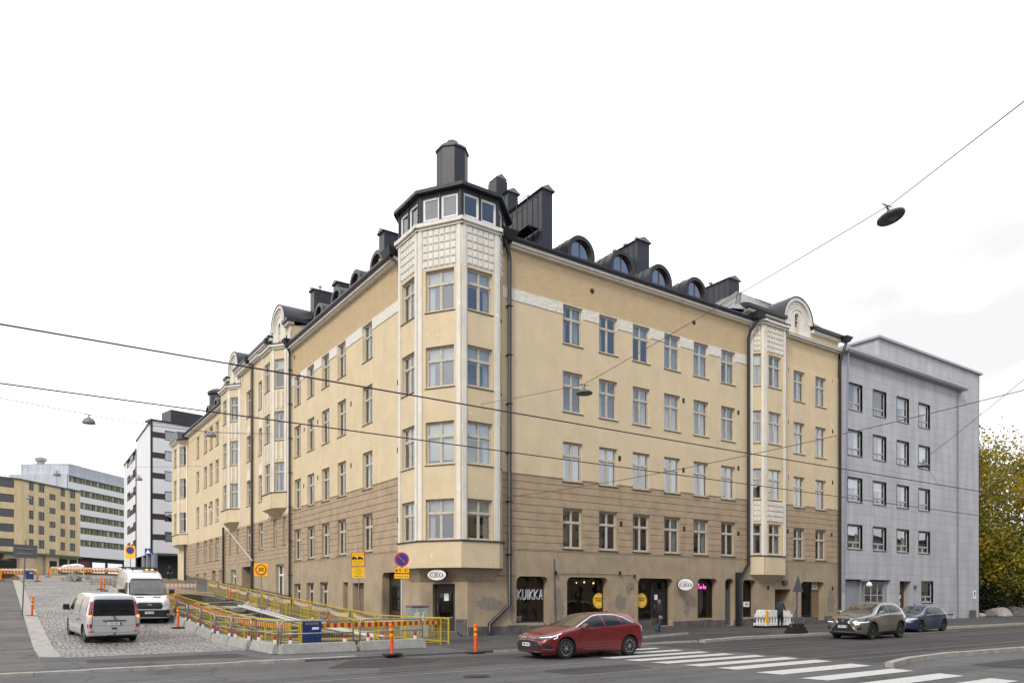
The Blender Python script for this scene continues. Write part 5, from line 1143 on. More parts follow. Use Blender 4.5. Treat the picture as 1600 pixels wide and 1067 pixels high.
def ycopy():
    o=yp.copy(); C.objects.link(o)
    for x in yk: c=x.copy(); C.objects.link(c); c.parent=o
    return o
def put_panel(u,v,rz,lb,tilt=0,tape=None,off=0):
    global used
    o=yp if not used else ycopy(); used=True
    z=zg(u,v)+W; o.location=(u,v,z); o.rotation_euler=(0,tilt,rz); tag(o,lb,'fence','yellow mesh fence panels')
    return o
def board(parent,L_,z0,z1,m,name,y=-.03):
    mb=MB(); mb.box(-L_/2,L_/2,y-.008,y+.008,z0,z1); return mb.build(name,m,parent)
tl_=-math.atan(.063)
for k in range(12):
    v=-.3+3.02*k
    o=put_panel(-2.6+.08*math.sin(k*2.1),v+.4,R_(90+1.2*math.sin(k*3)),f'{words[k]} yellow mesh panel uphill in the line by the facade',tilt=tl_ if v>1 else 0)
    # sagging pink white tape
    mb=MB(); n_=8
    for i in range(n_):
        x0,x1=-1.45+2.9*i/n_,-1.45+2.9*(i+1)/n_; s0,s1=[.10*(1-(x/1.45)**2)*(1+.4*math.sin(k)) for x in (x0,x1)]
        mb.q((x0,-.035,.72-s0),(x1,-.035,.72-s1),(x1,-.035,.93-s1),(x0,-.035,.93-s0))
    mb.build('barrier_tape','rw_tape',o)
for k in range(9):
    v=-3.0+3.02*k
    o=put_panel(-8.45,v+.3,R_(90),f'{words[k]} yellow mesh panel uphill behind the row of guard barriers',tilt=tl_ if v>1 else 0)
    board(o,2.9,.72,.9,'ry_stripe','striped_board',.03)
for k,(u,v,rz) in enumerate([(-6.95,-5.05,0),(-4.1,-4.75,6)]):
    o=put_panel(u,v,R_(rz),('yellow mesh panel behind the front guard barrier beside the blue board','yellow mesh panel at the front right corner of the trench')[k]); board(o,2.9,.80,.96,'ry_stripe','striped_board')
o=put_panel(-2.45,-3.1,R_(98),'short end yellow mesh panel turning the front right corner')
o=put_panel(-8.7,-4.6,R_(0),'yellow mesh panel left of the blue board at the front corner'); o.scale=(.35,1,1)
for k in range(2):
    o=put_panel(-5.0-2.9*k,35.2,R_(2),('yellow mesh panel closing the top of the trench, right one','yellow mesh panel closing the top of the trench, left one')[k]); board(o,2.9,.5,.8,'rw_tape','barrier_board')
# clutter of the works: loose timber, rails, hoses and straps
rc=random.Random(21); TM=mat('weathered timber',(.30,.22,.14),.85,noise=.4,nscale=5)
lbs=['nearest the corner','second from the corner','third from the corner','fourth from the corner','fifth from the corner','sixth from the corner','seventh from the corner','eighth from the corner','ninth from the corner','farthest uphill']
for k in range(10):
    v=-2.5+3.1*k+rc.uniform(-.5,.5); u=rc.uniform(-7.4,-4.6); L_=rc.uniform(2.2,3.6); t=R_(rc.uniform(60,120)); g=zg(-5,v)
    a=Vector((u-math.cos(t)*L_/2,v-math.sin(t)*L_/2,g-.25+rc.uniform(0,.25))); b=Vector((u+math.cos(t)*L_/2,v+math.sin(t)*L_/2,g+.05+rc.uniform(-.1,.25))); n_=Vector((-math.sin(t),math.cos(t),0))*.07; up=Vector((0,0,.05))
    thing(MB().hexa([a-n_,b-n_,b+n_,a+n_,a-n_+up,b-n_+up,b+n_+up,a+n_+up]),'loose_batten',TM,'loose timber batten lying across the trench, '+lbs[k],'batten','loose battens in the trench')
for k in range(6):
    v=1.0+4.6*k; g=zg(-5,v); s_=1 if k%2 else -1
    thing(MB().tube([(-8.1,v,g+.10),(-6.6,v+.3*s_,g+.02),(-5,v-.2*s_,g+.04),(-3.4,v+.2*s_,g+.12)],.06,7),'strut_pipe','steel','steel strut braced across the trench, '+lbs[k],'strut','trench struts')
MO=mat('orange strap plastic',(.75,.13,.03),.5)
for k,(u,v,lb) in enumerate([(-4.9,-4.2,'orange strap knotted behind the front striped board'),(-3.2,5.5,'orange strap slung from the facade side guard barrier'),(-6.6,26,'orange strap tangled high up in the trench')]):
    g=zg(u,v); thing(MB().tube([(u-.6,v,g+.1),(u-.2,v+.1,g+.55),(u+.05,v,g+.85),(u+.1,v,g+.5),(u-.1,v-.1,g+.2),(u+.5,v,g+.35)],.03,5),'orange_strap',MO,lb,'strap','orange straps on the works')
for k,(u,v,s_,lb) in enumerate([(-7.2,6,1.0,'low heap of dug earth in the lower trench'),(-6.8,14,1.1,'low heap of dug earth in the middle of the trench'),(-6.3,29,1.4,'broad heap of dug earth near the top of the trench')]):
    mb=MB(); n_=12; P_=[[(u+(i-n_/2)*.22*s_,v+(j-n_/2)*.3*s_,zg(-5,v)-1.3+max(0,1.15-(((i-n_/2)*.22)**2+((j-n_/2)*.3)**2)**.5*.75)*s_+rc.uniform(-.05,.05)) for j in range(n_+1)] for i in range(n_+1)]
    for i in range(n_):
        for j in range(n_): mb.q(P_[i][j],P_[i+1][j],P_[i+1][j+1],P_[i][j+1])
    thing(mb,'earth_heap','earth',lb,'heap','earth heaps in the trench')
for k in range(4):
    v=2.0+5.2*k
    o=put_panel(-3.75,v,R_(90+rc.uniform(-6,6)),['nearest','second','third','farthest'][k]+' inner yellow mesh panel standing inside the trench edge',tilt=tl_); o.scale=(.8,1,.85)
# blue works notice board
root=empty('notice_board',(-8.05,-5.25,W),0,'dark blue works notice board leaning on the front yellow fence','notice board')
MB().box(-.33,.33,-.02,.02,.22,1.06).build('panel','navy',root); mb=MB()
mb.tube([(-.38,.02,.0),(-.38,.02,1.02),(-.30,.02,1.1),(.34,.02,1.1)],.02,6); mb.build('support','yellow',root)
mb=MB(); mb.box(-.0,.24,-.026,-.02,.76,.84); mb.build('white_label','whitep',root); mb=MB(); 
for z in (.62,.55,.5,.4,.36): mb.box(-.28,-.16+.02*math.sin(z*40),-.024,-.02,z,z+.015); mb.box(-.02,.08,-.024,-.02,z,z+.015); mb.box(.14,.26,-.024,-.02,z,z+.015)
mb.build('small_print','greys',root)
text_obj('KATUTYÖ',.10,'refl',root,(0,-.024,.96),(R_(90),0,0),ext=.001)
# ------------------------------------------------------------------ orange marker posts
def post():
    root=empty('marker_post',(0,0,0)); mb=MB(); mb.lathe([(.055,.05),(.06,.95),(.055,1.0),(.03,1.03)],n=14); mb.build('post','orange',root,smooth=True)
    for z in (.62,.80): MB().lathe([(.063,z),(.063,z+.09)],n=14).build('yellow_band','refl',root,smooth=True)
    MB().lathe([(.062,.71),(.062,.80)],n=14).build('red_band','redp',root,smooth=True)
    MB().box(-.27,.27,-.2,.2,0,.06).build('rubber_base','rubber',root,bevel=.015); return root
ps=post()
for i,(u,v,rz,tx,lb) in enumerate([(-6.47,-8.3,0,-.05,'leaning orange marker post in front of the right guard barrier'),(-3.4,-8.45,0,0,'orange marker post standing left of the red car'),(-9.95,7.7,0,0,'orange marker post beside the cobbles, nearest in the row'),(-15.55,15.2,0,.04,'orange marker post at the foot of the grey sign pole'),(-9.9,27.5,0,0,'orange marker post by the barriers, nearest of the three together'),(-9.75,28.2,.2,0,'orange marker post by the barriers, second of the three together'),(-9.95,29.1,.1,0,'orange marker post by the barriers, farthest of the three together'),(-9.95,38.0,0,0,'orange marker post far uphill, nearer of the far pair'),(-9.93,40.5,0,0,'orange marker post far uphill, farther of the far pair'),(-16.8,54.3,0,0,'orange marker post at the left edge by the excavator'),(-13.95,53.5,0,0,'orange marker post at the right corner of the excavator site'),(-12.6,64.5,0,0,'orange marker post at the end of the far cross fence'),(-3.0,26.5,0,.06,'orange marker post inside the trench fence by the gateway')]):
    o=ps if i==0 else copy_tree(ps); o.location=(u,v,(zg(u,v) if v>1 else 0)+(W if v>-8.4 else .0)+.002); o.rotation_euler=(0,tx,rz); tag(o,lb,'marker post','orange marker posts with yellow bands')
# ------------------------------------------------------------------ signs
def disc(r,n=28): return [(r*math.cos(2*math.pi*k/n),r*math.sin(2*math.pi*k/n)) for k in range(n)]
def sgn(root,n,poly,z,m,name,t=.012,off=0,parent=None):
    """flat plate facing n"""
    n=Vector((n[0],n[1],0)).normalized(); u=Vector((-n.y,n.x,0)); z0=Vector((0,0,z))
    return MB().prism(poly,lambda p:z0+u*p[0]+n*off+Vector((0,0,p[1])),lambda p:z0+u*p[0]+n*(off+t)+Vector((0,0,p[1]))).build(name,m,parent or root)
rect=lambda w,h:[(-w/2,-h/2),(w/2,-h/2),(w/2,h/2),(-w/2,h/2)]
def rrect(w,h,r=.05):
    o=[]
    for cx_,cy_,a in ((w/2-r,h/2-r,0),(-w/2+r,h/2-r,90),(-w/2+r,-h/2+r,180),(w/2-r,-h/2+r,270)):
        for k in range(4): t=R_(a+30*k); o.append((cx_+r*math.cos(t),cy_+r*math.sin(t)))
    return o
NS=(-.45,-.89)     # signs turned towards the traffic coming up the main street
PH=math.atan2(Vector(NS).normalized().x,-Vector(NS).normalized().y); ROT=(R_(90),0,PH); nv=Vector((*NS,0)).normalized()
g=zg(-4,14.4)-1.2
r0=empty('temporary_speed_sign',(-4.15,14.4,g),0,'yellow square temporary sign with a red ringed 30 on a grey pole in the trench','traffic sign'); r0.location.z=g
MB().tube([(0,0,0),(0,0,4.0)],.035,8).build('pole','steel',r0,smooth=True)
s=sgn(r0,NS,rrect(.78,.78),3.93+.0,'yellowsign','sign_plate',off=.05); sgn(r0,NS,rrect(.82,.82),3.93,'redp','plate_edge',off=.04); q_=sgn(r0,NS,disc(.33),3.93,'redp','red_ring',off=.064); sgn(r0,NS,disc(.25),3.93,'yellowsign','ring_centre',off=.078)
text_obj('30',.34,'ink',r0,nv*.094+Vector((0,0,3.93)),ROT,ext=.002,thin=.008)
r1=empty('towing_sign',(-1.8,5.3,zg(-1,5.3)+W),0,'leaning grey pole with two yellow plates, the upper showing a tow truck','traffic sign'); r1.rotation_euler=(0,R_(-1.5),0)
MB().tube([(0,0,0),(0,0,4.2)],.03,8).build('pole','steel',r1,smooth=True); B_=-.22
zt=3.55
sgn(r1,NS,rrect(.66,.72),zt,'redp','plate_edge',off=.03); sgn(r1,NS,rrect(.60,.66),zt,'yellowsign','sign_plate',off=.045); sgn(r1,NS,rect(.62,.52),zt-.68,'yellowsign','lower_plate',off=.04)
for cx_ in (-.17,.12):
    sgn(r1,NS,[(cx_-.13,-.05),(cx_+.13,-.05),(cx_+.12,.02),(cx_+.05,.03),(cx_+.0,.09),(cx_-.08,.09),(cx_-.12,.02)],zt+.06,'ink','vehicle_symbol',off=.06); 
for cx_ in (-.24,-.1,.05,.2): sgn(r1,NS,[(cx_+p[0],p[1]-.05) for p in disc(.035,10)],zt+.06,'ink','wheel_symbol',off=.062)
text_obj('SIIRTOKEHOTUS',.07,'ink',r1,nv*.06+Vector((0,0,zt+.24)),ROT,ext=.001); text_obj('SIIRTO-ALUE',.085,'ink',r1,nv*.06+Vector((0,0,zt-.12)),ROT,ext=.001); text_obj('VARATTU',.085,'ink',r1,nv*.06+Vector((0,0,zt-.24)),ROT,ext=.001)
for k,t_ in enumerate(('TYÖMAA','KATUOSUUS','HUOM','MA-PE 7-18')): text_obj(t_,.08,'ink',r1,nv*.056+Vector((0,0,zt-.5-.12*k)),ROT,ext=.001)
r2=empty('no_parking_sign',(-1.75,.6,W),0,'round blue no-parking sign with a red ring above a yellow plate reading 9-21','traffic sign')
MB().tube([(0,0,0),(0,0,3.6)],.05,8).build('pole','wood',r2,smooth=True)
zt=3.58; sgn(r2,NS,disc(.335),zt,'redp','red_ring',off=.06); sgn(r2,NS,disc(.262),zt,'blue','blue_disc',off=.074)
w_=.032; sgn(r2,NS,[(-.2,.2-w_*1.4),(-.2+w_*1.4,.2),(.2,-.2+w_*1.4),(.2-w_*1.4,-.2)],zt,'redp','diagonal_bar',off=.088)
sgn(r2,NS,rect(.70,.26),zt-.50,'redp','plate_edge',off=.055); sgn(r2,NS,rect(.66,.22),zt-.50,'yellowsign','hours_plate',off=.07); sgn(r2,NS,rect(.70,.24),zt-.77,'redp','plate_edge',off=.055); sgn(r2,NS,rect(.66,.20),zt-.77,'yellowsign','lower_plate',off=.07)
text_obj('9 - 21',.17,'ink',r2,nv*.085+Vector((0,0,zt-.5))+Vector((.89,-.45,0))*.08,ROT,ext=.001,thin=.005); text_obj('ma-pe koko alue',.085,'ink',r2,nv*.085+Vector((0,0,zt-.77)),ROT,ext=.001)
sgn(r2,NS,[(x-.24,y) for x,y in disc(.05,12)],zt-.5,'ink','symbol',off=.083)
# backs of signs at the left kerb
r3=empty('sign_back',(-15.95,15.6,zg(-16,15.6)+W),0,'two grey sign backs side by side on a thin leaning pole at the left kerb','traffic sign'); r3.rotation_euler=(0,R_(2.2),0)
MB().tube([(0,0,0),(0,0,3.95)],.03,8).build('pole','greys',r3,smooth=True)
for s_ in (-.27,.27): MB().box(s_-.25,s_+.25,-.02,.0,3.0,3.68).build('sign_plate','greys',r3,bevel=.004)
mb=MB(); mb.box(-.35,.35,-.045,-.02,3.2,3.24); mb.box(-.35,.35,-.045,-.02,3.45,3.49); mb.build('bracket','steel',r3)
# warning triangle on rubber foot
r4=empty('warning_sign',(16.75,-7.25,W),0,'dark back of a triangular warning sign on a rubber foot on the pavement','traffic sign')
mb=MB(); mb.box(-.62,.52,-.30,.30,.0,.16); mb.box(-.55,.45,-.25,.25,.16,.32); mb.box(-.28,.28,-.25,.25,.32,.5); mb.build('rubber_foot','rubber',r4,bevel=.02); MB().tube([(-.02,0,.3),(.03,0,2.7)],.045,6).build('post','greys',r4); MB().tube([(-.5,0,.3),(-.0,0,1.35)],.035,6).build('strut','greys',r4)
MB().prism([(-.43,2.12),(.45,2.12),(.01,2.96)],lambda p:(p[0],-.075,p[1]),lambda p:(p[0],-.05,p[1])).build('triangle_plate','greys',r4)
# electricity cabinet with graffiti
r5=empty('electricity_cabinet',(-1.35,-.15,W),0,'grey electricity cabinet with graffiti and a purple lid at the corner','cabinet')
MB().box(-.42,.42,-.28,.28,0,1.42).build('body',mat('graffitied cabinet paint',(.30,.33,.31),.55,col2=(.16,.22,.18),nscale=3.5),r5,bevel=.012); MB().box(-.45,.45,-.31,.31,1.423,1.48).build('lid',mat('purple cabinet lid',(.20,.12,.17),.5,noise=.2),r5)
mb=MB(); mb.box(-.425,-.02,-.292,-.28,.1,1.36); mb.box(.02,.41,-.292,-.28,.1,1.36); mb.build('door',mat('silver grey door',(.42,.45,.44),.5,col2=(.25,.30,.27),nscale=7),r5)
mb=MB(); rr_=random.Random(4)
for k in range(3):
    a=[(-.3+.2*k+rr_.uniform(-.1,.1),-.298,.5+.8*rr_.random()) for _ in range(6)]; mb.tube(a,.012,4)
mb.build('graffiti','whitep',r5)
# ------------------------------------------------------------------ stacked white plastic barriers
rt=empty('barrier_stack',(21.9,-2.1,W),R_(0),'stack of white plastic road barriers with an orange end beside the man','road barriers')
for k in range(5):
    y=-.45+.2*k; mb=MB()
    mb.box(-1.35,1.35,y-.06,y+.06,.12,.28); mb.box(-1.25,1.25,y-.06,y+.06,.62,.78)
    mb.hexa([(-1.15,y-.03,.28),(1.15,y-.03,.28),(1.15,y+.03,.28),(-1.15,y+.03,.28),(-1.0,y-.03,.62),(1.0,y-.03,.62),(1.0,y+.03,.62),(-1.0,y+.03,.62)]) if k==4 else None
    for i in range(9):
        x=-1.05+.26*i; mb.box(x-.05,x+.05,y-.04,y+.04,.28,.62)
    mb.prism([(-1.15,.78),(-1.05,1.04),(-.85,1.07),(.85,1.02),(1.0,.98),(1.1,.78)],lambda p:(p[0],y-.045,p[1]),lambda p:(p[0],y+.045,p[1])); mb.build('barrier','whitep',rt,bevel=.012)
MB().box(-1.3,-1.18,-.55,-.42,.25,1.05).build('orange_end','refl',rt); MB().box(-1.2,1.2,-.4,.5,0,.12).build('pallet','black',rt)
r6=empty('paper_sign',(21.75,-.25,1.45),0,'small white sign with two black marks in front of the shop window','sign'); MB().box(-.28,.28,-.02,.0,-.16,.16).build('plate','whitep',r6); mb=MB(); mb.box(-.12,-.03,-.028,-.02,-.05,.07); mb.box(.03,.12,-.028,-.02,-.05,.07); mb.build('mark','ink',r6)
# ------------------------------------------------------------------ overhead wires and lamps
def wire(name,pts,r,label,m='wire'):
    r=r*1.1
    o=thing(MB().tube(pts,r,5),name,m,label,'cable','overhead cables'); return o
def sag(a,b,s,n=14): a=Vector(a); b=Vector(b); return [a+(b-a)*k/n-Vector((0,0,s*4*(k/n)*(1-k/n))) for k in range(n+1)]
wire('tram_wire',[(-60,-16.8,6.02),(-17,-16.8,6.02),(0,-16.8,6.0),(30,-16.8,6.12),(140,-16.8,6.1)],.014,'upper tram wire running left to right across the corner building')
wire('tram_wire',[(-60,-13,6.04),(-17,-13,6.04),(30,-13,6.0),(140,-13,6.0)],.014,'lower tram wire running left to right across the corner building')
wire('span_wire',sag((1.86,-.52,11.06),(1.2,-8.8,9.95),.02)+sag((1.2,-8.8,9.95),(1.25,-20.45,11.68),.03)[1:]+[(-2,-24.6,10.75)],.010,'thin span wire from the corner bay past two flat street lamps to the upper right','wirec')
wire('span_wire',sag((3.6,-.1,6.83),(5.88,-21.58,7.55),.30)+[(6.6,-28,7.9)],.012,'span wire from the wall by the corner downpipe out towards the right edge','wirec')
wire('span_wire',sag((-24,8,11.0),(-12.94,15.8,11.78),.03)+sag((-12.94,15.8,11.78),(0,24.2,13.9),.35)[1:],.018,'thin span wire with two domed lamps crossing the side street','wirec')
wire('span_wire',sag((46.5,-.1,11.2),(24.2,-9.93,9.35),.1)+sag((24.2,-9.93,9.35),(4,-26,10),.1)[1:],.010,'span wire from the grey building carrying the dark flat lamp','wirec')
wire('span_wire',sag((-30,45,13.6),(0,50,15.2),.8),.012,'faint span wire with lamps far up the side street','wirec')
def flatlamp(loc,label,sc=1,tilt=(0,0)):
    r_=empty('street_lamp',loc,0,label,'street lamp','lamps hanging on span wires'); r_.rotation_euler=(tilt[0],tilt[1],0); r_.scale=(sc,)*3
    MB().lathe([(.30,-.03),(.33,.0),(.325,.04),(.22,.10),(.08,.15),(.05,.20)],n=24).build('lamp_shade','greys',r_,smooth=True); mb=MB(); mb.box(-.14,.14,-.05,.05,-.045,-.03); mb.box(-.06,.1,-.12,.0,-.044,-.028); mb.build('led_panel','lamp',r_)
    mb=MB(); mb.tube([(0,0,.2),(0,0,.34)],.02,6); mb.tube([(-.22,0,.34),(.22,0,.34)],.014,5); mb.tube([(-.05,0,.2),(-.16,0,.34)],.01,5); mb.build('hanger','pipe',r_); return r_
def domelamp(loc,label,sc=1):
    r_=empty('street_lamp',loc,0,label,'street lamp','lamps hanging on span wires'); r_.scale=(sc,)*3
    MB().lathe([(.33,0),(.33,.04),(.30,.14),(.22,.25),(.10,.31),(.06,.36)],n=20).build('lamp_shade','lamp',r_,smooth=True); mb=MB(); mb.tube([(0,0,.36),(0,0,.45)],.03,6); mb.tube([(-.2,0,.46),(.2,0,.46)],.016,5); mb.build('hanger','pipe',r_); return r_
flatlamp((1.2,-8.8,9.60),'flat grey street lamp hanging in front of the second floor windows',.95)
flatlamp((1.22,-20.45,11.33),'large flat dark street lamp against the sky at the upper right',1.0,(R_(-14),R_(-6)))
flatlamp((24.2,-9.93,8.98),'small flat dark street lamp in front of the grey building',.95)
domelamp((-12.94,15.8,11.3),'domed grey street lamp against the sky, nearest over the side street'); domelamp((-5.6,20.6,12.35),'domed grey street lamp in front of the farther gabled bay')
domelamp((-6.1,47.5,12.9),'domed street lamp in front of the white building'); domelamp((-13.1,40.2,11.7),'domed street lamp over the pale rooftop on the left',.9)
domelamp((-14.5,60,11.8),'small domed lamp in front of the green banded building',.9); domelamp((-19.5,58,10.2),'small domed lamp in front of the yellow building',.9)
# ------------------------------------------------------------------ buildings at the top of the side street
def sg(X,Y): return (.8222*X+.5692*Y-16.89,-.5692*X+.8222*Y-30.14)
def wallbox(parent,a,b,z0,z1,t,m,name='wall',back=12,holes=()):
    f=frame_pts(a,b,(-16.9,-30.1)); mb=MB(); wall(mb,f,0,f.len,z0,z1,holes,.2); mb.fbox(f,.01,f.len-.01,z0,z1-.01,-back,-.3); return mb.build(name,m,parent,world=True),f
# yellow panel building
pA=sg(-97.7,147); pB=sg(-96.0,164.4); pC=sg(-121.,106)
Y1=empty('yellow_panel_building',(*pA,6.3),0,'yellow panel apartment building with dark square windows and a green ground floor awning','apartment building')
F1=frame_pts(pA,pB,(-16.9,-30.1)); F2=frame_pts(pC,pA,(-16.9,-30.1))
def tpar(px): a=(px-800)/1155; return (a*147+97.7)/(.0978-a)*1.0048
cols=[(45.4,52.7,1.75),(60.4,69.6,1.75),(77.2,87,1.25),(94.6,101.7,1.75),(109.2,117.8,1.75)]
rows=[12.3+2.9*k for k in range(5)]; hol=[]
for ci,(x0,x1,h) in enumerate(cols):
    a0,a1=tpar(x0),tpar(x1)
    for r_ in rows:
        zc=r_+.1*ci*0-(1.45 if ci==2 else 0)+.25; hol.append((a0,a1,zc-h/2,zc+h/2))
mb=MB(); wall(mb,F1,0,F1.len,10.6,24.9,hol,.2); mb.build('panel_wall','ypanel',Y1,world=True)
h2=[(F2.len-5.2,F2.len-1.2,r_-.7,r_+.9) for r_ in rows]+[(F2.len-14,F2.len-10,r_-.7,r_+.9) for r_ in rows]
mb=MB(); wall(mb,F2,0,F2.len,10.6,24.9,h2,.2); mb.build('panel_wall','ypanel',Y1,world=True)
for i,F,hs in ((0,F1,hol),(1,F2,h2)):
    for h in hs: window(Y1,F,(h[0]+h[1])/2,h[2],h[1]-h[0],h[3]-h[2],'V' if i==0 else '1',random.choice('BCE00'),depth=.15,fm='dframe',sill=None,gm='autoglass0')
mb=MB(); mb.fbox(F1,0,F1.len,6.0,10.2,-.6,-.5); mb.fbox(F1,0,F1.len*.22,6,10.3,-.45,-.0); mb.fbox(F1,F1.len*.40,F1.len*.62,6,10.3,-.45,-.02); mb.fbox(F2,0,F2.len,6,10.2,-.6,-.5); mb.build('ground_floor_wall','ochre',Y1,world=True)
mb=MB(); mb.fbox(F1,F1.len*.63,F1.len*.8,6,9.9,-.48,-.4); mb.fbox(F1,F1.len*.84,F1.len*.97,6,9.9,-.48,-.4); mb.fbox(F1,F1.len*.46,F1.len*.58,7.8,9.3,-.02,.03); mb.fbox(F2,2,F2.len-3,6.5,9.9,-.48,-.4); mb.build('shop_front','dark',Y1,world=True)
mb=MB(); mb.fbox(F2,F2.len-9,F2.len-3,9.2,10.3,-.3,-.2); mb.build('red_fascia',mat('dark red fascia',(.12,.02,.015),.6),Y1,world=True)
mb=MB(); mb.fbox(F2,F2.len-12,F2.len-6,6.3,9.1,-.38,-.34); mb.build('green_poster',mat('lime green poster',(.35,.48,.05),.6),Y1,world=True)
mg=mat('dull green metal',(.075,.12,.09),.5,noise=.2); mb=MB(); mb.fbox(F1,0,F1.len,10.2,10.65,-.7,.5); mb.fbox(F2,0,F2.len,10.2,10.65,-.7,.5); mb.build('awning',mg,Y1,world=True); mb=MB(); mb.fbox(F1,-.2,F1.len,24.9,25.2,-1,.25); mb.fbox(F2,0,F2.len+.2,24.9,25.2,-1,.25); mb.build('roof_edge',mg,Y1,world=True)
mb=MB(); mb.fbox(F1,.3,F1.len,6,24.85,-10,-1.2); mb.fbox(F2,0,F2.len-.5,6,24.85,-10,-1.2); mb.build('inner_core','dark',Y1,world=True)
# white building with green bands
ta,tb=13.2,37.0; PA=lambda t,o=0: sg(-97.7+.0978*t-o,147+t+.0978*o)
W1=empty('banded_office_building',(*PA(17.2),6.3),0,'white building with olive green window bands and a metal clad top floor','office building')
f=frame_pts(PA(ta),PA(tb),(-16.9,-30.1))
mb=MB(); hs=[]; zr=[13.0+2.76*k for k in range(6)]
hs=[(4.25,f.len,z,z+1.45) for z in zr[:-1]]+[(.6,f.len,zr[-1],zr[-1]+1.45)]
wall(mb,f,4.1,f.len,10.6,25.3,hs,.25); wall(mb,f,0,f.len,25.3,28.1,hs,.25); mb.build('white_wall','whitep',W1,world=True)
mb=MB(); rq=random.Random(2); gl=MB(); wn=MB(); gm=mat('olive green panel',(.17,.19,.06),.6,noise=.15)
for j,h in enumerate(hs):
    wall(mb,f,h[0],h[1],h[2],h[3],[(a,a+w,h[2]+.1,h[3]-.1) for a,w in [(h[0]+.9+2.1*k+rq.uniform(-.2,.2),rq.choice((.9,1.3,.9))) for k in range(int((h[1]-h[0]-1.2)/2.1))]],.1,d=-.2)
    for k in range(int((h[1]-h[0])/2.1)):
        pass
mb.build('green_panels',gm,W1,world=True)
for j,h in enumerate(hs): g_=MB(); g_.q(f.p(h[0],h[2],-.27),f.p(h[1],h[2],-.27),f.p(h[1],h[3],-.27),f.p(h[0],h[3],-.27)); g_.build('window_strip',mat('pale blind behind glass',(.45,.47,.5),.15,col2=(.05,.055,.06),nscale=.55) if j==0 else bpy.data.materials['pale blind behind glass'],W1,world=True)
mb=MB(); mb.fbox(f,4.15,f.len,6,10.55,-1,-.6); mb.build('shop_front','dark',W1,world=True)
mb=MB(); mb.fbox(f,9,13.5,7.2,9.6,-.6,-.5); mb.fbox(f,14.5,20,7.2,9.6,-.6,-.5); mb.build('shop_window','glass',W1,world=True); mb=MB(); mb.fbox(f,14.6,19.9,7.3,9.5,-.66,-.62); mb.build('display_board',mat('pale display board',(.18,.2,.19),.6,noise=.3,nscale=1),W1,world=True)
mb=MB(); mb.fbox(f,4.6,8,8.2,9.7,-.58,-.5); mb.build('red_fascia',bpy.data.materials['dark red fascia'],W1,world=True)
fs=frame_pts(PA(ta),PA(ta,13.5),(-16.9,-30.1)); mb=MB(); mb.fbox(fs,0,13.5,25.3,28.4,-.3,0); mb.fbox(f,.2,f.len,28.1,28.3,-14,.1); mb.build('side_wall','seam',W1,world=True)
mb=MB(); mb.fbox(f,1.5,f.len,28.3,30.9,-12,-.8); mb.build('metal_penthouse','seam',W1,world=True); mb=MB(); mb.fbox(f,4.3,f.len,6,28,-13,-1.4); mb.fbox(f,.3,4.2,25.3,28,-13,-1.4); mb.build('inner_core','dark',W1,world=True)
mb=MB(); x,y=PA(17,9); mb.lathe([(.8,31),(.8,31.8),(1.2,31.9),(1.2,32.5),(.2,32.9)],c=(x,y,0),n=12); x,y=PA(17,6); mb.lathe([(.05,28),(.05,36)],c=PA(14,11)+(0,),n=5); mb.build('roof_vent','steel',W1,world=True)
# white building with black bands
c0=sg(-49.7,102); dR=(.686,.727); dL=(-.55,.835); at=lambda d,t,o=(0,0): sg(-49.7+d[0]*t+o[0],102+d[1]*t+o[1])
W2=empty('white_modern_building',(*c0,4.9),0,'white modern apartment building with stepped black bands, standing on grey pillars','apartment building')
fa=frame_pts(c0,at(dR,22),(-16.9,-30.1)); fb=frame_pts(c0,at(dL,16.8),(-16.9,-30.1)); fc=frame_pts(at(dL,16.8),at(dL,34),(-16.9,-30.1)); 
mb=MB(); z6=[9.75+2.83*k for k in range(6)]; ww=lambda px: (lambda a:(a*102+49.7)/(dR[0]-a*dR[1]))((px-800)/1155)
w0,w1=ww(257.5),ww(274.5); ha=[(0.02,w0,z-.05,z+.75) for z in z6]+[(w0,w1,z-.25,z+1.15) for z in z6]
M['wrender']=mat('white render',(.74,.74,.78),.85,noise=.08,nscale=.4)
wall(mb,fa,0,fa.len,7.9,26.1,ha,.12); mb.build('front_wall','wrender',W2,world=True); mb=MB(); wall(mb,fb,0,fb.len,7.9,26.1); mb.build('side_wall','wrender',W2,world=True)
hc=[]
for z in z6: hc+=[(1.0,4.5,z-.3,z+1.1),(8.2,12.5,z-.3,z+1.1)]
mb=MB(); wall(mb,fc,.3,fc.len,5,24.8,hc,.12); mb.build('side_wall','wrender',W2,world=True)
for z in z6:
    mb=MB(); mb.fbox(fa,-.05,w0,z-.05,z+.75,-.11,.01); mb.build('black_panel','dframe',W2,world=True)
    window(W2,fa,(w0+w1)/2,z-.25,w1-w0,1.4,'1',random.choice('0HE'),depth=.1,fm='dframe',sill=None); mb=MB(); mb.fbox(fc,4.5,8.2,z-.3,z+.6,0,.02); mb.build('black_panel','dframe',W2,world=True)
    for a0,a1 in ((1.0,4.5),(8.2,12.5)): window(W2,fc,(a0+a1)/2,z-.3,a1-a0,1.4,'V','C',depth=.1,fm='dframe',sill=None)
mb=MB(); mb.fbox(fa,-.15,.12,7.9,26.2,-.1,.03); mb.fbox(fc,-.2,.3,5,24.9,-.1,.1); mb.fbox(fa,-.2,fa.len,26.1,26.35,-2,.15); mb.build('corner_strip','pipe',W2,world=True); mb=MB(); mb.fbox(fb,0,fb.len,26.1,26.32,-1,.15); mb.fbox(fc,0,fc.len,24.8,25.05,-1,.15); mb.build('roof_edge','greys',W2,world=True)
mb=MB(); mb.fbox(fa,5.0,fa.len,26.35,29.6,-9.4,-6); mb.build('roof_block','metal',W2,world=True)
for q_ in (.3,1.7,): pass
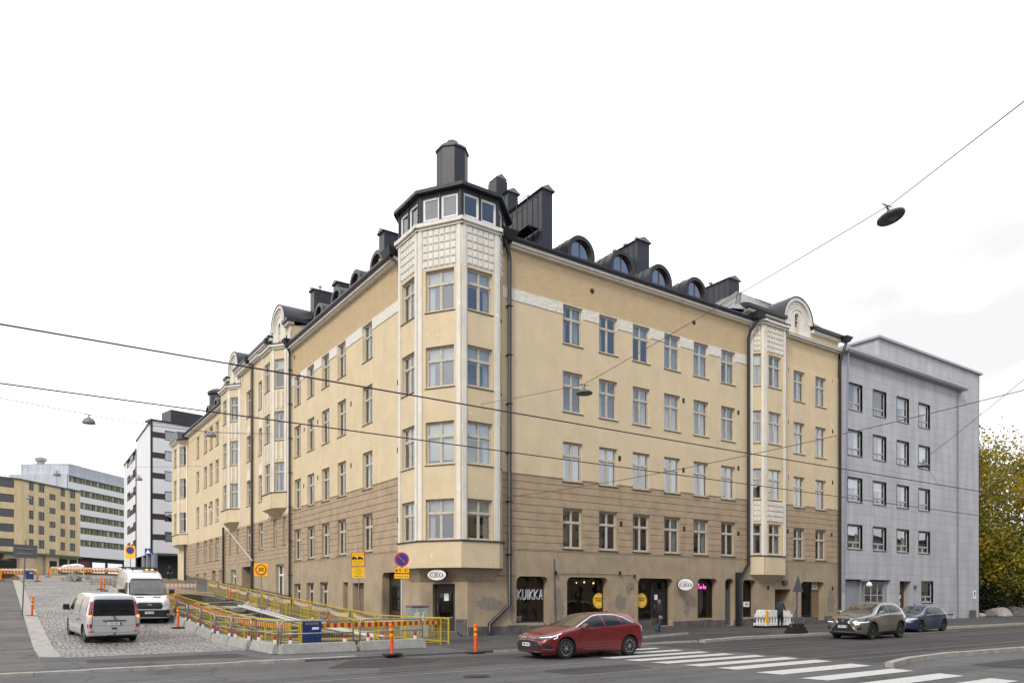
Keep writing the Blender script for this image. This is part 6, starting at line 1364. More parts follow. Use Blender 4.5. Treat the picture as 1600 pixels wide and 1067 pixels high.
for F_,a_ in ((fb,.4),(fb,5.5),(fb,10.5),(fa,5.4)): 
    x,y,_=F_.p(a_,0,-.4); MB().lathe([(.42,4.5),(.42,7.9)],c=(x,y,0),n=14).build('pillar',mat('blue grey pillar',(.20,.21,.25),.6) if 'blue grey pillar' not in bpy.data.materials else bpy.data.materials['blue grey pillar'],W2,world=True,smooth=True)
mb=MB(); mb.fbox(fa,6,fa.len,7.6,7.9,-15,-.01); mb.prism([(.05,-.05),(6,-.05),(6,-14.5),(5.4,-14.5)],lambda p:fa.p(p[0],7.6,p[1]),lambda p:fa.p(p[0],7.9,p[1])); mb.fbox(fa,3,fa.len,4,7.6,-6.2,-6); mb.build('undercroft','greys',W2,world=True); mb=MB(); mb.fbox(fa,5.5,fa.len,8.0,26,-13,-.8); mb.fbox(fa,.5,6,8.0,26,-1.5,-.8); mb.fbox(fc,.5,fc.len,5,24.7,-4,-.6); mb.build('inner_core','dark',W2,world=True)
# ------------------------------------------------------------------ distant site: cross fence, excavator, far van
k=0
for a,b,n_,lb in (((-16.9,54.6),(-14.0,53.6),1,'yellow mesh fence in front of the excavator'),((-22,56),(-17.2,54.8),1,'yellow mesh fence at the left edge by the excavator'),((-12.4,64.0),(-9.4,62.5),1,'yellow mesh fence before the far white van, left panel'),((-9.4,62.5),(-6.2,61.5),1,'yellow mesh fence before the far white van, middle panel'),((-6.2,61.5),(-3.0,60.5),1,'yellow mesh fence before the far white van, right panel')):
    a=Vector(a); b=Vector(b); m_=(a+b)/2; d=b-a
    o=ycopy(); o.scale=(1,1,1); tag(o,lb,'fence','yellow mesh fence panels'); o.location=(m_.x,m_.y,zg(m_.x,m_.y)+W); o.rotation_euler=(0,0,math.atan2(d.y,d.x)); o.scale=(d.length/3,1,1.1); board(o,2.95,.62,.84,'ry_stripe','striped_board')
    c_=MB(); c_.box(-1.45,1.45,-.04,.0,.9,1.05); c_.build('barrier_tape','rw_tape',o)
o=copy_tree(bpy.data.objects['notice_board'],loc=(-14.6,53.3,zg(-14,53.3)+W),rz=0,label='small dark blue notice board in front of the excavator')
ex=empty('excavator',(-17.6,60.5,zg(-17,60.5)+W),R_(200),'dark excavator with an orange bucket arm behind the far fence','excavator')
mb=MB()
for s in (-1,1):
    mb.prism([(-1.6,.25),(-1.3,0),(1.3,0),(1.6,.25),(1.6,.55),(1.3,.8),(-1.3,.8),(-1.6,.55)],lambda p:(p[0],s*1.0-.22,p[1]),lambda p:(p[0],s*1.0+.22,p[1]))
mb.build('track','rubber',ex); mb=MB(); mb.box(-1.7,1.2,-1.1,1.1,.9,1.8); mb.box(-1.9,-1.2,-1.0,1.0,1.0,2.0); mb.build('body','black',ex,bevel=.06); mb=MB(); mb.box(-.2,1.2,-.05,1.1,1.8,3.1); mb.build('cab','gloss',ex,bevel=.06)
mb=MB(); mb.prism([(1.0,1.5),(1.4,1.3),(3.0,3.9),(4.6,3.6),(4.7,3.9),(2.8,4.4)],lambda p:(p[0],-.5,p[1]),lambda p:(p[0],-.25,p[1])); mb.build('boom','black',ex); mb=MB(); mb.prism([(4.4,4.1),(4.8,4.0),(4.6,1.6),(4.35,1.6)],lambda p:(p[0],-.48,p[1]),lambda p:(p[0],-.27,p[1])); mb.prism([(4.2,1.6),(4.9,1.7),(4.8,.9),(4.1,.7),(3.8,1.1)],lambda p:(p[0],-.8,p[1]),lambda p:(p[0],.05,p[1])); mb.build('bucket_arm',mat('orange machine paint',(.45,.20,.06),.5,noise=.3),ex)
mb=MB(); mb.box(-1.95,-1.92,-.4,.4,1.5,1.8); mb.build('yellow_plate','yellowsign',ex)
# far traffic signs
for (x,y,lb,kind_) in ((-5.2,60,'small blue and red no-parking sign on a yellow plate by the far fence',0),(-.9,77,'small blue crossing sign in front of the pillared building',1),(-20,57.5,'grey sign back on a pole left of the excavator',2)):
    r_=empty('far_sign',(x,y,zg(x,y)+W),0,lb,'traffic sign'); MB().tube([(0,0,0),(0,0,3.6)],.04,6).build('pole','greys',r_)
    if kind_==0: sgn(r_,NS,rect(1.0,1.4),3.0,'yellowsign','plate',off=.03); sgn(r_,NS,disc(.42,20),3.2,'redp','red_ring',off=.05); sgn(r_,NS,disc(.33,20),3.2,'blue','blue_disc',off=.065)
    elif kind_==1: sgn(r_,NS,rect(.8,.8),3.4,'blue','plate',off=.03); sgn(r_,NS,[(-.3,-.25),(.3,-.25),(0,.28)],3.4,'whitep','symbol',off=.045)
    else: sgn(r_,NS,rect(.9,.7),3.7,'greys','plate',off=.03); sgn(r_,NS,rect(.9,.7),2.9,'greys','plate',off=.03)

# ------------------------------------------------------------------ the row of houses across the main street (behind the photographer; seen in panes and paintwork)
for k,(u0,u1,h,col,lb) in enumerate([(-75,-34,14,(.40,.33,.22),'pale ochre house across the main street, behind the photographer'),(-30,8,16,(.33,.30,.27),'grey plaster house across the main street, behind the photographer'),(9,52,15,(.44,.35,.20),'yellow plaster house across the main street, behind the photographer on the right'),(53,110,15,(.30,.22,.17),'brown plaster house across the main street, far right behind the photographer'),(111,190,13,(.42,.38,.30),'light plaster house across the main street, farthest right')]):
    root=empty('street_house',(u0,-48,0),0,lb,'house','houses across the main street'); F=Fr((u0,-48),(1,0),(0,1)); L_=u1-u0; hs=[]
    a=1.6
    while a<L_-2.4:
        z=1.0
        while z<h-2.6: hs.append((a,a+1.3,z,z+1.8)); z+=3.3
        a+=2.9
    mb=MB(); wall(mb,F,0,L_,-.2,h,hs,.2); mb.fbox(F,.01,L_-.01,-.2,h-.02,-10,-9.8); mb.build('wall',mat('plaster of '+str(k),col,.9,noise=.2,nscale=.5),root,world=True)
    mb=MB(); mb.fbox(F,.05,L_-.05,0,h-.1,-.6,-.22); mb.build('dark_panes','autoglass0',root,world=True); mb=MB(); mb.fbox(F,-.2,L_+.2,h,h+.5,-10,.4); mb.build('roof','metal',root,world=True)
tag(sheet('far_pavement',[-75,60,190],[-48,-40],.08,'walk',f=lambda a,b:0),kind='structure')
# ------------------------------------------------------------------ vehicles
def curve(pts):
    pts=sorted(pts)
    def f(x):
        if x<=pts[0][0]: return pts[0][1]
        if x>=pts[-1][0]: return pts[-1][1]
        for i in range(len(pts)-1):
            x0,y0=pts[i]; x1,y1=pts[i+1]
            if x0<=x<=x1:
                m=lambda k:(0 if k<=0 or k>=len(pts)-1 else ((pts[k+1][1]-pts[k][1])/(pts[k+1][0]-pts[k][0])+(pts[k][1]-pts[k-1][1])/(pts[k][0]-pts[k-1][0]))/2)
                h=x1-x0; t=(x-x0)/h; m0,m1=m(i)*h,m(i+1)*h
                if i==0: m0=y1-y0
                if i==len(pts)-2: m1=y1-y0
                return (2*t**3-3*t*t+1)*y0+(t**3-2*t*t+t)*m0+(-2*t**3+3*t*t)*y1+(t**3-t*t)*m1
    return f
M['liner']=mat('wheel arch liner',(.012,.012,.012),.9)
def body_mesh(sp,paintm,root):
    top,belt,wid,wb,wt,zb=[curve(sp[k]) for k in ('top','belt','wid','wb','wt','zb')]
    x0,x1=sp['ends']; n=64; xs=[x0+(x1-x0)*(.5-.5*math.cos(math.pi*k/n)) for k in range(n+1)]
    V=[];Fc=[]; ns=None
    for x in xs:
        T,Bz,w,b,t,z0=top(x),belt(x),wid(x),wb(x),wt(x),zb(x)
        key=[(0,z0),(w*.8,z0),(w*.95,z0+.05),(w*.99,z0+.2),(w,z0+(Bz-z0)*.55),(w*.985,Bz-.12*(Bz-z0)),(b,Bz),(b+(t-b)*.5,Bz+(T-Bz)*.52),(t,T-(T-Bz)*.16),(t*.9,T-(T-Bz)*.045),(t*.6,T-.004),(0,T+.008)]
        prof=[]
        for i in range(len(key)-1):       # round the section a little
            a=key[max(0,i-1)];p=key[i];q=key[i+1];d=key[min(len(key)-1,i+2)]
            for s in (0,.5) if i not in (0,) else (0,):
                prof.append(tuple(.5*(2*p[c]+(q[c]-a[c])*s+(2*a[c]-5*p[c]+4*q[c]-d[c])*s*s+(3*p[c]-a[c]-3*q[c]+d[c])*s**3) for c in (0,1)))
        prof.append(key[-1]); full=[(y,z) for y,z in prof]+[(-y,z) for y,z in prof[-2:0:-1]]
        ns=len(full); V+=[(x,y,z) for y,z in full]
    for i in range(n):
        for j in range(ns): Fc.append((i*ns+j,i*ns+(j+1)%ns,(i+1)*ns+(j+1)%ns,(i+1)*ns+j))
    Fc.append(tuple(range(ns))[::-1]); Fc.append(tuple(n*ns+j for j in range(ns)))
    me=bpy.data.meshes.new('body'); me.from_pydata(V,[],Fc); bm=bmesh.new(); bm.from_mesh(me); bmesh.ops.recalc_face_normals(bm,faces=bm.faces); bm.to_mesh(me); bvh=BVHTree.FromBMesh(bm); bm.free()
    me.materials.append(paintm); me.materials.append(M['liner'])
    tmp=bpy.data.objects.new('tmp',me); C.objects.link(tmp)
    cut=MB(); 
    for ax in sp['axles']:
        for s in (-1,1): cut.lathe([(sp['wr']+.055,s*(sp['tr']-.26)),(sp['wr']+.055,s*1.6)] if s>0 else [(sp['wr']+.055,-1.6),(sp['wr']+.055,-(sp['tr']-.26))],c=(ax,0,sp['wr']+.01),n=28,axis='y')
    co=cut.build('cut','liner'); 
    bb=bmesh.new(); bb.from_mesh(co.data); bmesh.ops.recalc_face_normals(bb,faces=bb.faces); bb.to_mesh(co.data); bb.free()
    md=tmp.modifiers.new('b','BOOLEAN'); md.object=co; md.operation='DIFFERENCE'; md.solver='EXACT'; md.material_mode='TRANSFER'
    dg=bpy.context.evaluated_depsgraph_get(); me2=bpy.data.meshes.new_from_object(tmp.evaluated_get(dg)); 
    bpy.data.objects.remove(tmp); bpy.data.objects.remove(co)
    me2.name='body'; 
    for p in me2.polygons: p.use_smooth=True
    me2.set_sharp_from_angle(angle=R_(32))
    o=bpy.data.objects.new('body',me2); C.objects.link(o); o.parent=root
    return o,bvh
def decal(bvh,root,name,poly,side,m,off=.006,step=.1,both=True,thick=0,smooth=True):
    """panel that follows the body surface. side: 'y' (poly in x,z), 'f' front / 'r' rear (poly in y,z), 't' top (x,y)"""
    obs=[]
    for sg_ in ((1,-1) if side=='y' and both else (1,) if side!='Y' else (-1,)):
        bm=bmesh.new(); vs=[bm.verts.new((a,0,b)) for a,b in poly]; bm.faces.new(vs)
        lo=[min(p[i] for p in poly) for i in (0,1)]; hi=[max(p[i] for p in poly) for i in (0,1)]
        for i,ax in ((0,(1,0,0)),(1,(0,0,1))):
            k=lo[i]+step
            while k<hi[i]-1e-3:
                co=(k,0,0) if i==0 else (0,0,k); bmesh.ops.bisect_plane(bm,geom=bm.verts[:]+bm.edges[:]+bm.faces[:],plane_co=co,plane_no=ax); k+=step
        for v in bm.verts:
            a,b=v.co.x,v.co.z
            if side in 'yY': o_,d=Vector((a,sg_*3,b)),Vector((0,-sg_,0))
            elif side=='f': o_,d=Vector((6,a,b)),Vector((-1,0,0))
            elif side=='r': o_,d=Vector((-6,a,b)),Vector((1,0,0))
            else: o_,d=Vector((a,b,6)),Vector((0,0,-1))
            h=bvh.ray_cast(o_,d)
            if h[0] is None: h=bvh.find_nearest(o_+d*(3 if side in 'yY' else 5))
            nn=h[1]; 
            if nn.dot(d)>0: nn=-nn
            v.co=h[0]+nn*off
        me=bpy.data.meshes.new(name); bmesh.ops.recalc_face_normals(bm,faces=bm.faces); bm.to_mesh(me); bm.free()
        me.materials.append(M[m] if isinstance(m,str) else m)
        if smooth:
            for p in me.polygons: p.use_smooth=True
        o=bpy.data.objects.new(name,me); C.objects.link(o); o.parent=root; obs.append(o)
    return obs
M['autoglass']=mat('dark car window',(.010,.013,.016),.05,spec=.45); M['windscreen']=mat('windscreen glass',(.05,.055,.055),.04,spec=.8,coat=1,col2=(.02,.022,.022),nscale=3)
M['lens']=mat('clear lamp lens',(.5,.52,.55),.08,spec=.8,coat=1); M['lensdark']=mat('smoked lamp lens',(.06,.06,.07),.08,spec=.8,coat=1); M['tail']=mat('red tail lamp',(.30,.008,.008),.12,coat=1); M['chrome']=mat('chrome',(.62,.63,.65),.12,metal=1); M['drl']=mat('daytime running lamp',(.6,.6,.62),.3,emit=(1,.98,.93),es=.7); M['brake']=mat('lit brake lamp',(.8,.1,.03),.3,emit=(1,.16,.04),es=3)
M['amber']=mat('amber beacon',(.8,.3,.02),.3,emit=(1,.42,.05),es=1.6)
def wheel(root,x,y,r,w,rimm='alloy',spokes=10):
    s=1 if y>0 else -1; wh=empty('wheel',(x,y,r)); wh.parent=root
    MB().lathe([(r*.66,-w/2),(r*.93,-w/2),(r,-w/2+.03),(r,w/2-.03),(r*.93,w/2),(r*.66,w/2),(r*.64,w/2-.02),(r*.64,-w/2+.02)],n=36,axis='y').build('tyre','rubber',wh,smooth=True)
    mb=MB(); yo=s*(w/2-.015); mb.lathe([(r*.655,yo-s*.02),(r*.66,yo+s*.006),(r*.60,yo)] if s>0 else [(r*.60,yo),(r*.66,yo+s*.006),(r*.655,yo-s*.02)],n=36,axis='y',cap=False)
    for k in range(spokes):
        t=2*math.pi*(k+.15*(k%2))/spokes; a=.055*(10/spokes)**.8; P=lambda rr,tt,yy:(rr*math.cos(tt),yy,rr*math.sin(tt))
        mb.hexa([P(r*.10,t-a*2,yo-s*.035),P(r*.64,t-a*.55,yo-s*.02),P(r*.64,t+a*.55,yo-s*.02),P(r*.10,t+a*2,yo-s*.035),P(r*.10,t-a*2,yo-s*.0),P(r*.64,t-a*.55,yo),P(r*.64,t+a*.55,yo),P(r*.10,t+a*2,yo)])
    mb.lathe([(r*.17,yo-.02),(r*.17,yo+s*.006),(.01,yo+s*.012)] if s>0 else [(.01,yo+s*.012),(r*.17,yo+s*.006),(r*.17,yo+.02)],n=16,axis='y')
    mb.build('rim',rimm,wh,smooth=2 if 0 else False); MB().lathe([(r*.63,yo-s*.07),(r*.63,yo-s*.05)],n=24,axis='y').build('brake_disc','black',wh)
    return wh
def seam(bvh,root,pts,side='y',w=.010):
    for (a,b) in zip(pts[:-1],pts[1:]):
        d=Vector((b[0]-a[0],b[1]-a[1])).normalized(); n_=Vector((-d.y,d.x))*w/2
        decal(bvh,root,'panel_gap',[(a[0]+n_.x,a[1]+n_.y),(b[0]+n_.x,b[1]+n_.y),(b[0]-n_.x,b[1]-n_.y),(a[0]-n_.x,a[1]-n_.y)],side,'black',off=.004,step=.12)
def plate(root,x,z,txt,rz,w=.44,h=.11,tilt=0):
    o=MB().box(-.0,.012,-w/2,w/2,-h/2,h/2).build('number_plate','whitep',root); o.location=(x,0,z); o.rotation_euler=(0,0,rz)
    b=MB().box(.012,.015,w/2-.045,w/2,-h/2,h/2).build('plate_band','blue',o); text_obj(txt,h*.98,'ink',o,(.0135,-.02,0),(R_(90),0,R_(90)),ext=.001,sx=.88,thin=.001); return o
def mirror(root,x,y,z,m,s=1.0,big=False):
    for sgn_ in (-1,1):
        mb=MB(); hh=.10*s if not big else .17; 
        mb.hexa([(x-.02,sgn_*y,z-hh*.8),(x-.02,sgn_*(y+.24*s),z-hh*.7),(x+.10*s,sgn_*(y+.22*s),z-hh*.6),(x+.12*s,sgn_*y,z-hh*.7),(x-.02,sgn_*(y+.03),z+hh*.8),(x-.02,sgn_*(y+.24*s),z+hh*.7),(x+.08*s,sgn_*(y+.21*s),z+hh*.6),(x+.08*s,sgn_*(y+.03),z+hh*.6)])
        mb.build('mirror',m,root,bevel=.03*s)
def finish_car(root,bvh,sp,rim='alloy',spokes=10):
    for ax in sp['axles']:
        for s in (-1,1): wheel(root,ax,s*(sp['tr']-.0-.115),sp['wr'],.21,rim,spokes)
    MB().box(sp['ends'][0]+.35,sp['ends'][1]-.4,-sp['tr']+.3,sp['tr']-.3,.14,.30).build('underbody','liner',root)
def arch(bvh,root,sp,w=.06,m='black'):
    for ax in sp['axles']:
        n=16; r0=sp['wr']+.05; pts=[]
        for k in range(n):
            t0,t1=[math.pi*(-.08+1.16*q/n) for q in (k,k+1)]; c_=sp['wr']+.01
            decal(bvh,root,'wheel_arch_trim',[(ax+r0*math.cos(t0),c_+r0*math.sin(t0)),(ax+(r0+w)*math.cos(t0),c_+(r0+w)*math.sin(t0)),(ax+(r0+w)*math.cos(t1),c_+(r0+w)*math.sin(t1)),(ax+r0*math.cos(t1),c_+r0*math.sin(t1))],'y',m,off=.012,step=.2)
# --- red hatchback
sp=dict(ends=(-2.10,2.24),axles=(1.32,-1.32),wr=.325,tr=.885,
 top=[(2.24,.60),(2.17,.70),(2.0,.78),(1.5,.90),(1.0,1.0),(.55,1.19),(.1,1.37),(-.3,1.43),(-.8,1.445),(-1.3,1.42),(-1.62,1.36),(-1.88,1.14),(-2.02,.97),(-2.10,.72)],
 belt=[(2.24,.52),(2.1,.62),(1.5,.81),(.95,.90),(0,.95),(-1.0,1.01),(-1.6,1.04),(-1.95,.95),(-2.1,.66)],
 wid=[(2.24,.50),(2.17,.66),(2.0,.80),(1.7,.87),(1.2,.893),(0,.88),(-1.2,.895),(-1.7,.87),(-1.95,.80),(-2.10,.66)],
 wb=[(2.24,.46),(2.0,.76),(1.5,.84),(1.0,.86),(0,.865),(-1.3,.865),(-1.8,.82),(-2.1,.62)],
 wt=[(2.24,.40),(2.0,.62),(1.2,.73),(.9,.72),(.4,.66),(0,.60),(-.8,.58),(-1.5,.55),(-1.8,.58),(-2.1,.56)],
 zb=[(2.24,.24),(2.0,.17),(0,.17),(-1.9,.24),(-2.1,.36)])
root=empty('red_hatchback',(-.88,-11.16,0),R_(178.0),'shiny dark red hatchback with lit headlamps driving left over the crosswalk','car')
RP=paint('deep red car paint',(.15,.004,.009),.1,.35); bo,bv=body_mesh(sp,RP,root)
def std_glass(root,bv,fr,re,ws,rw,m='autoglass',quarter=None):
    decal(bv,root,'side_window',fr,'y',m); decal(bv,root,'side_window',re,'y',m)
    if quarter: decal(bv,root,'quarter_window',quarter,'y',m)
    decal(bv,root,'windscreen',ws,'f','windscreen',step=.08)
    if rw: decal(bv,root,'rear_window',rw,'r',m,step=.08)
std_glass(root,bv,[(.86,.985),(.5,1.14),(.12,1.30),(-.02,1.335),(-.20,1.345),(-.26,1.0)],[(-.33,1.005),(-.27,1.345),(-.75,1.34),(-.92,1.315),(-.98,1.05)],[(-.70,1.0),(.70,1.0),(.57,1.355),(.3,1.385),(-.3,1.385),(-.57,1.355)],[(-.5,1.06),(.5,1.06),(.47,1.27),(-.47,1.27)],quarter=[(-1.03,1.055),(-.97,1.30),(-1.25,1.21),(-1.46,1.09)])
decal(bv,root,'window_trim',[(.90,.985),(.5,1.17),(.12,1.335),(-.10,1.375),(-.45,1.385),(-.85,1.365),(-1.15,1.29),(-1.5,1.09),(-1.47,1.085),(-1.14,1.265),(-.85,1.345),(-.45,1.362),(-.1,1.352),(.12,1.313),(.5,1.145),(.86,.98)],'y','chrome',off=.009,step=.08)
for pts in ([(.74,.30),(.80,.6),(.88,.98)],[(-.29,.24),(-.30,.6),(-.30,1.0)],[(-1.0,.98),(-1.12,.75),(-.98,.62)],[(.74,.27),(-.93,.27)]): seam(bv,root,pts)
for x in (-.08,-.92): decal(bv,root,'door_handle',[(x-.1,.86),(x+.1,.855),(x+.1,.885),(x-.1,.895)],'y',RP,off=.028)
decal(bv,root,'headlamp',[(.44,.66),(.50,.735),(.74,.77),(.8,.755),(.7,.68),(.52,.645)],'f','lensdark',off=.012,step=.06); decal(bv,root,'headlamp',[(-.44,.66),(-.50,.735),(-.74,.77),(-.8,.755),(-.7,.68),(-.52,.645)],'f','lensdark',off=.012,step=.06)
decal(bv,root,'headlamp',[(2.1,.66),(1.6,.80),(1.52,.84),(1.62,.74),(1.86,.64)],'y','lensdark',off=.012,step=.06)
decal(bv,root,'running_lamp',[(2.12,.672),(1.86,.70),(1.60,.765),(1.50,.80),(1.49,.82),(1.61,.785),(1.87,.718),(2.12,.688)],'y','drl',off=.018,step=.06); decal(bv,root,'running_lamp',[(1.80,.635),(1.68,.67),(1.64,.75),(1.67,.745),(1.70,.685),(1.82,.65)],'y','drl',off=.018,step=.06)
decal(bv,root,'headlamp_chrome',[(-.62,.60),(-.3,.625),(.3,.625),(.62,.60),(.62,.625),(.3,.65),(-.3,.65),(-.62,.625)],'f','gloss',off=.014,step=.08)
decal(bv,root,'grille',[(-.60,.30),(.60,.30),(.66,.42),(.50,.58),(-.50,.58),(-.66,.42)],'f','black',off=.01,step=.08)
decal(bv,root,'front_lip',[(-.66,.235),(.66,.235),(.68,.27),(-.68,.27)],'f','chrome',off=.016,step=.1)
decal(bv,root,'intake_trim',[(2.12,.33),(1.86,.30),(1.78,.34),(1.80,.36),(1.88,.325),(2.12,.355)],'y','chrome',off=.012,step=.06); decal(bv,root,'side_intake',[(2.14,.36),(1.88,.335),(1.84,.40),(2.08,.52),(2.14,.5)],'y','black',off=.01,step=.06)
plate(root,2.255,.46,'JMB-042',0); mirror(root,.62,.86,1.03,RP); MB().lathe([(.05,0),(.06,.01)],c=(2.2,0,.665),n=14,axis='x').build('emblem','chrome',root)
decal(bv,root,'tail_lamp',[(-1.62,.93),(-1.98,.86),(-1.99,.95),(-1.75,1.02)],'y','tail',off=.012,step=.06); decal(bv,root,'tail_lamp',[(-.74,.86),(-.3,.9),(-.3,.98),(-.74,.99)],'r','tail',off=.012,step=.06); decal(bv,root,'tail_lamp',[(.74,.86),(.3,.9),(.3,.98),(.74,.99)],'r','tail',off=.012,step=.06)
MB().prism([(-1.40,1.345),(-1.80,1.275),(-1.82,1.25),(-1.45,1.29)],lambda p:(p[0],-.52,p[1]),lambda p:(p[0],.52,p[1])).build('roof_spoiler',RP,root,bevel=.01)
mb=MB(); mb.prism([(-.9,1.44),(-1.05,1.44),(-1.07,1.49)],lambda p:(p[0],-.015,p[1]),lambda p:(p[0],.015,p[1])); mb.build('roof_fin',RP,root)
finish_car(root,bv,sp,'alloy',10)
# --- bronze grey SUV
sp=dict(ends=(-2.22,2.30),axles=(1.33,-1.33),wr=.365,tr=.91,
 top=[(2.30,.80),(2.2,.93),(2.0,1.0),(1.5,1.08),(1.05,1.16),(.55,1.38),(.1,1.56),(-.3,1.63),(-.8,1.645),(-1.3,1.62),(-1.75,1.52),(-2.02,1.25),(-2.15,1.05),(-2.22,.8)],
 belt=[(2.30,.70),(2.1,.86),(1.5,1.0),(.95,1.06),(0,1.09),(-1.0,1.14),(-1.6,1.19),(-2.0,1.06),(-2.22,.75)],
 wid=[(2.30,.58),(2.2,.74),(2.0,.86),(1.7,.91),(1.2,.925),(0,.90),(-1.2,.93),(-1.7,.91),(-2.05,.82),(-2.22,.70)],
 wb=[(2.30,.52),(2.0,.80),(1.5,.87),(1.0,.88),(0,.88),(-1.3,.88),(-1.8,.82),(-2.22,.64)],
 wt=[(2.30,.45),(2.0,.66),(1.2,.76),(.9,.74),(.4,.70),(0,.66),(-.8,.65),(-1.5,.63),(-1.8,.62),(-2.22,.58)],
 zb=[(2.30,.32),(2.0,.22),(0,.24),(-1.9,.28),(-2.22,.42)])
root=empty('bronze_suv',(17.0,-10.9,0),R_(183.0),'bronze grey SUV with a big black spindle grille parked facing left before the grey building','car'); root.scale=(1,1,1.03)
NP=paint('bronze grey car paint',(.21,.195,.17),.6,.28); bo,bv=body_mesh(sp,NP,root)
std_glass(root,bv,[(.90,1.14),(.5,1.33),(.15,1.475),(-.1,1.51),(-.2,1.51),(-.25,1.15)],[(-.33,1.155),(-.28,1.515),(-.75,1.51),(-1.0,1.47),(-1.12,1.19)],[(-.72,1.17),(.72,1.17),(.60,1.52),(.3,1.55),(-.3,1.55),(-.60,1.52)],[(-.5,1.2),(.5,1.2),(.45,1.42),(-.45,1.42)],quarter=[(-1.18,1.20),(-1.07,1.48),(-1.40,1.40),(-1.62,1.25)])
decal(bv,root,'window_trim',[(.96,1.14),(.5,1.36),(.12,1.51),(-.2,1.55),(-.8,1.545),(-1.15,1.48),(-1.62,1.23),(-1.58,1.22),(-1.14,1.455),(-.8,1.522),(-.2,1.528),(.12,1.488),(.5,1.338),(.92,1.135)],'y','chrome',off=.009,step=.08)
for pts in ([(.78,.36),(.84,.7),(.92,1.12)],[(-.29,.32),(-.30,.7),(-.30,1.14)],[(-1.02,1.15),(-1.12,.9),(-.95,.72)]): seam(bv,root,pts)
for x in (-.08,-.92): decal(bv,root,'door_handle',[(x-.1,1.0),(x+.1,.995),(x+.1,1.025),(x-.1,1.035)],'y','chrome',off=.025)
decal(bv,root,'grille',[(-.34,.92),(.34,.92),(.22,.76),(.50,.50),(.58,.36),(-.58,.36),(-.50,.50),(-.22,.76)],'f','black',off=.014,step=.07)
decal(bv,root,'grille_surround',[(.34,.92),(.40,.93),(.30,.77),(.60,.50),(.68,.36),(.58,.36),(.50,.50),(.22,.76)],'f','chrome',off=.018,step=.07); decal(bv,root,'grille_surround',[(-.34,.92),(-.40,.93),(-.30,.77),(-.60,.50),(-.68,.36),(-.58,.36),(-.50,.50),(-.22,.76)],'f','chrome',off=.018,step=.07)
decal(bv,root,'headlamp',[(2.16,.80),(1.95,.82),(1.62,.96),(1.66,.99),(1.9,.95),(2.18,.90)],'y','lensdark',off=.012,step=.06); decal(bv,root,'running_lamp',[(2.18,.755),(1.9,.765),(1.72,.80),(1.74,.82),(1.92,.79),(2.18,.785)],'y','drl',off=.014,step=.06)
for s in (-1,1): decal(bv,root,'headlamp',[(s*.42,.80),(s*.70,.80),(s*.76,.90),(s*.48,.92)],'f','lensdark',off=.012,step=.06); decal(bv,root,'fog_lamp',[(s*.62,.42),(s*.78,.46),(s*.78,.60),(s*.66,.54)],'f','black',off=.012,step=.06); decal(bv,root,'running_lamp',[(s*.46,.755),(s*.72,.76),(s*.72,.785),(s*.46,.78)],'f','drl',off=.014,step=.06); decal(bv,root,'tail_lamp',[(s*.74,.98),(s*.3,1.0),(s*.3,1.08),(s*.74,1.1)],'r','tail',off=.012,step=.06)
decal(bv,root,'bumper_lip',[(-.7,.325),(.7,.325),(.72,.36),(-.72,.36)],'f','chrome',off=.018,step=.1); decal(bv,root,'tail_lamp',[(-1.7,1.08),(-2.08,.98),(-2.1,1.06),(-1.8,1.14)],'y','tail',off=.012,step=.06)
arch(bv,root,sp,.055); decal(bv,root,'sill_trim',[(.9,.27),(-.9,.27),(-.9,.36),(.9,.33)],'y','black',off=.012)
plate(root,2.325,.58,'CPM-775',0); MB().lathe([(.075,0),(.08,.012)],c=(2.30,0,.845),n=18,axis='x').build('emblem','chrome',root); mirror(root,.70,.88,1.20,NP)
finish_car(root,bv,sp,'darkalloy',10)
# --- blue hatchback behind it
sp=dict(ends=(-2.05,2.14),axles=(1.31,-1.31),wr=.325,tr=.88,
 top=[(2.14,.70),(2.05,.80),(1.5,.95),(1.05,1.03),(.55,1.23),(.1,1.40),(-.3,1.45),(-.9,1.45),(-1.5,1.39),(-1.75,1.22),(-1.95,.98),(-2.05,.72)],
 belt=[(2.14,.60),(1.5,.86),(.95,.93),(0,.96),(-1.0,.99),(-1.7,.98),(-2.05,.68)],
 wid=[(2.14,.55),(2.05,.72),(1.8,.85),(1.2,.893),(0,.88),(-1.2,.893),(-1.8,.85),(-2.05,.70)],
 wb=[(2.14,.50),(1.9,.78),(1.2,.86),(0,.865),(-1.3,.865),(-1.8,.80),(-2.05,.64)],
 wt=[(2.14,.42),(2.0,.62),(1.2,.74),(.9,.72),(.4,.66),(0,.61),(-.8,.60),(-1.5,.58),(-1.8,.60),(-2.05,.58)],
 zb=[(2.14,.24),(2.0,.18),(0,.18),(-1.9,.24),(-2.05,.34)])
root=empty('blue_hatchback',(25.5,-8.9,.0),R_(180.5),'dark blue grey hatchback parked behind the bronze SUV','car')
BP=paint('dark slate blue paint',(.02,.045,.10),.35,.3); bo,bv=body_mesh(sp,BP,root)
std_glass(root,bv,[(.84,1.01),(.45,1.19),(.12,1.325),(-.1,1.36),(-.2,1.36),(-.25,1.01)],[(-.32,1.01),(-.28,1.365),(-.85,1.36),(-.95,1.03)],[(-.70,1.04),(.70,1.04),(.58,1.36),(-.58,1.36)],[(-.5,1.04),(.5,1.04),(.46,1.34),(-.46,1.34)],quarter=[(-1.0,1.03),(-.9,1.35),(-1.25,1.30),(-1.42,1.08)])
for pts in ([(.74,.30),(.80,.6),(.86,1.0)],[(-.29,.26),(-.30,1.0)],[(-.97,1.0),(-1.05,.75)]): seam(bv,root,pts)
for x in (-.08,-.92): decal(bv,root,'door_handle',[(x-.1,.86),(x+.1,.855),(x+.1,.885),(x-.1,.895)],'y',BP,off=.025)
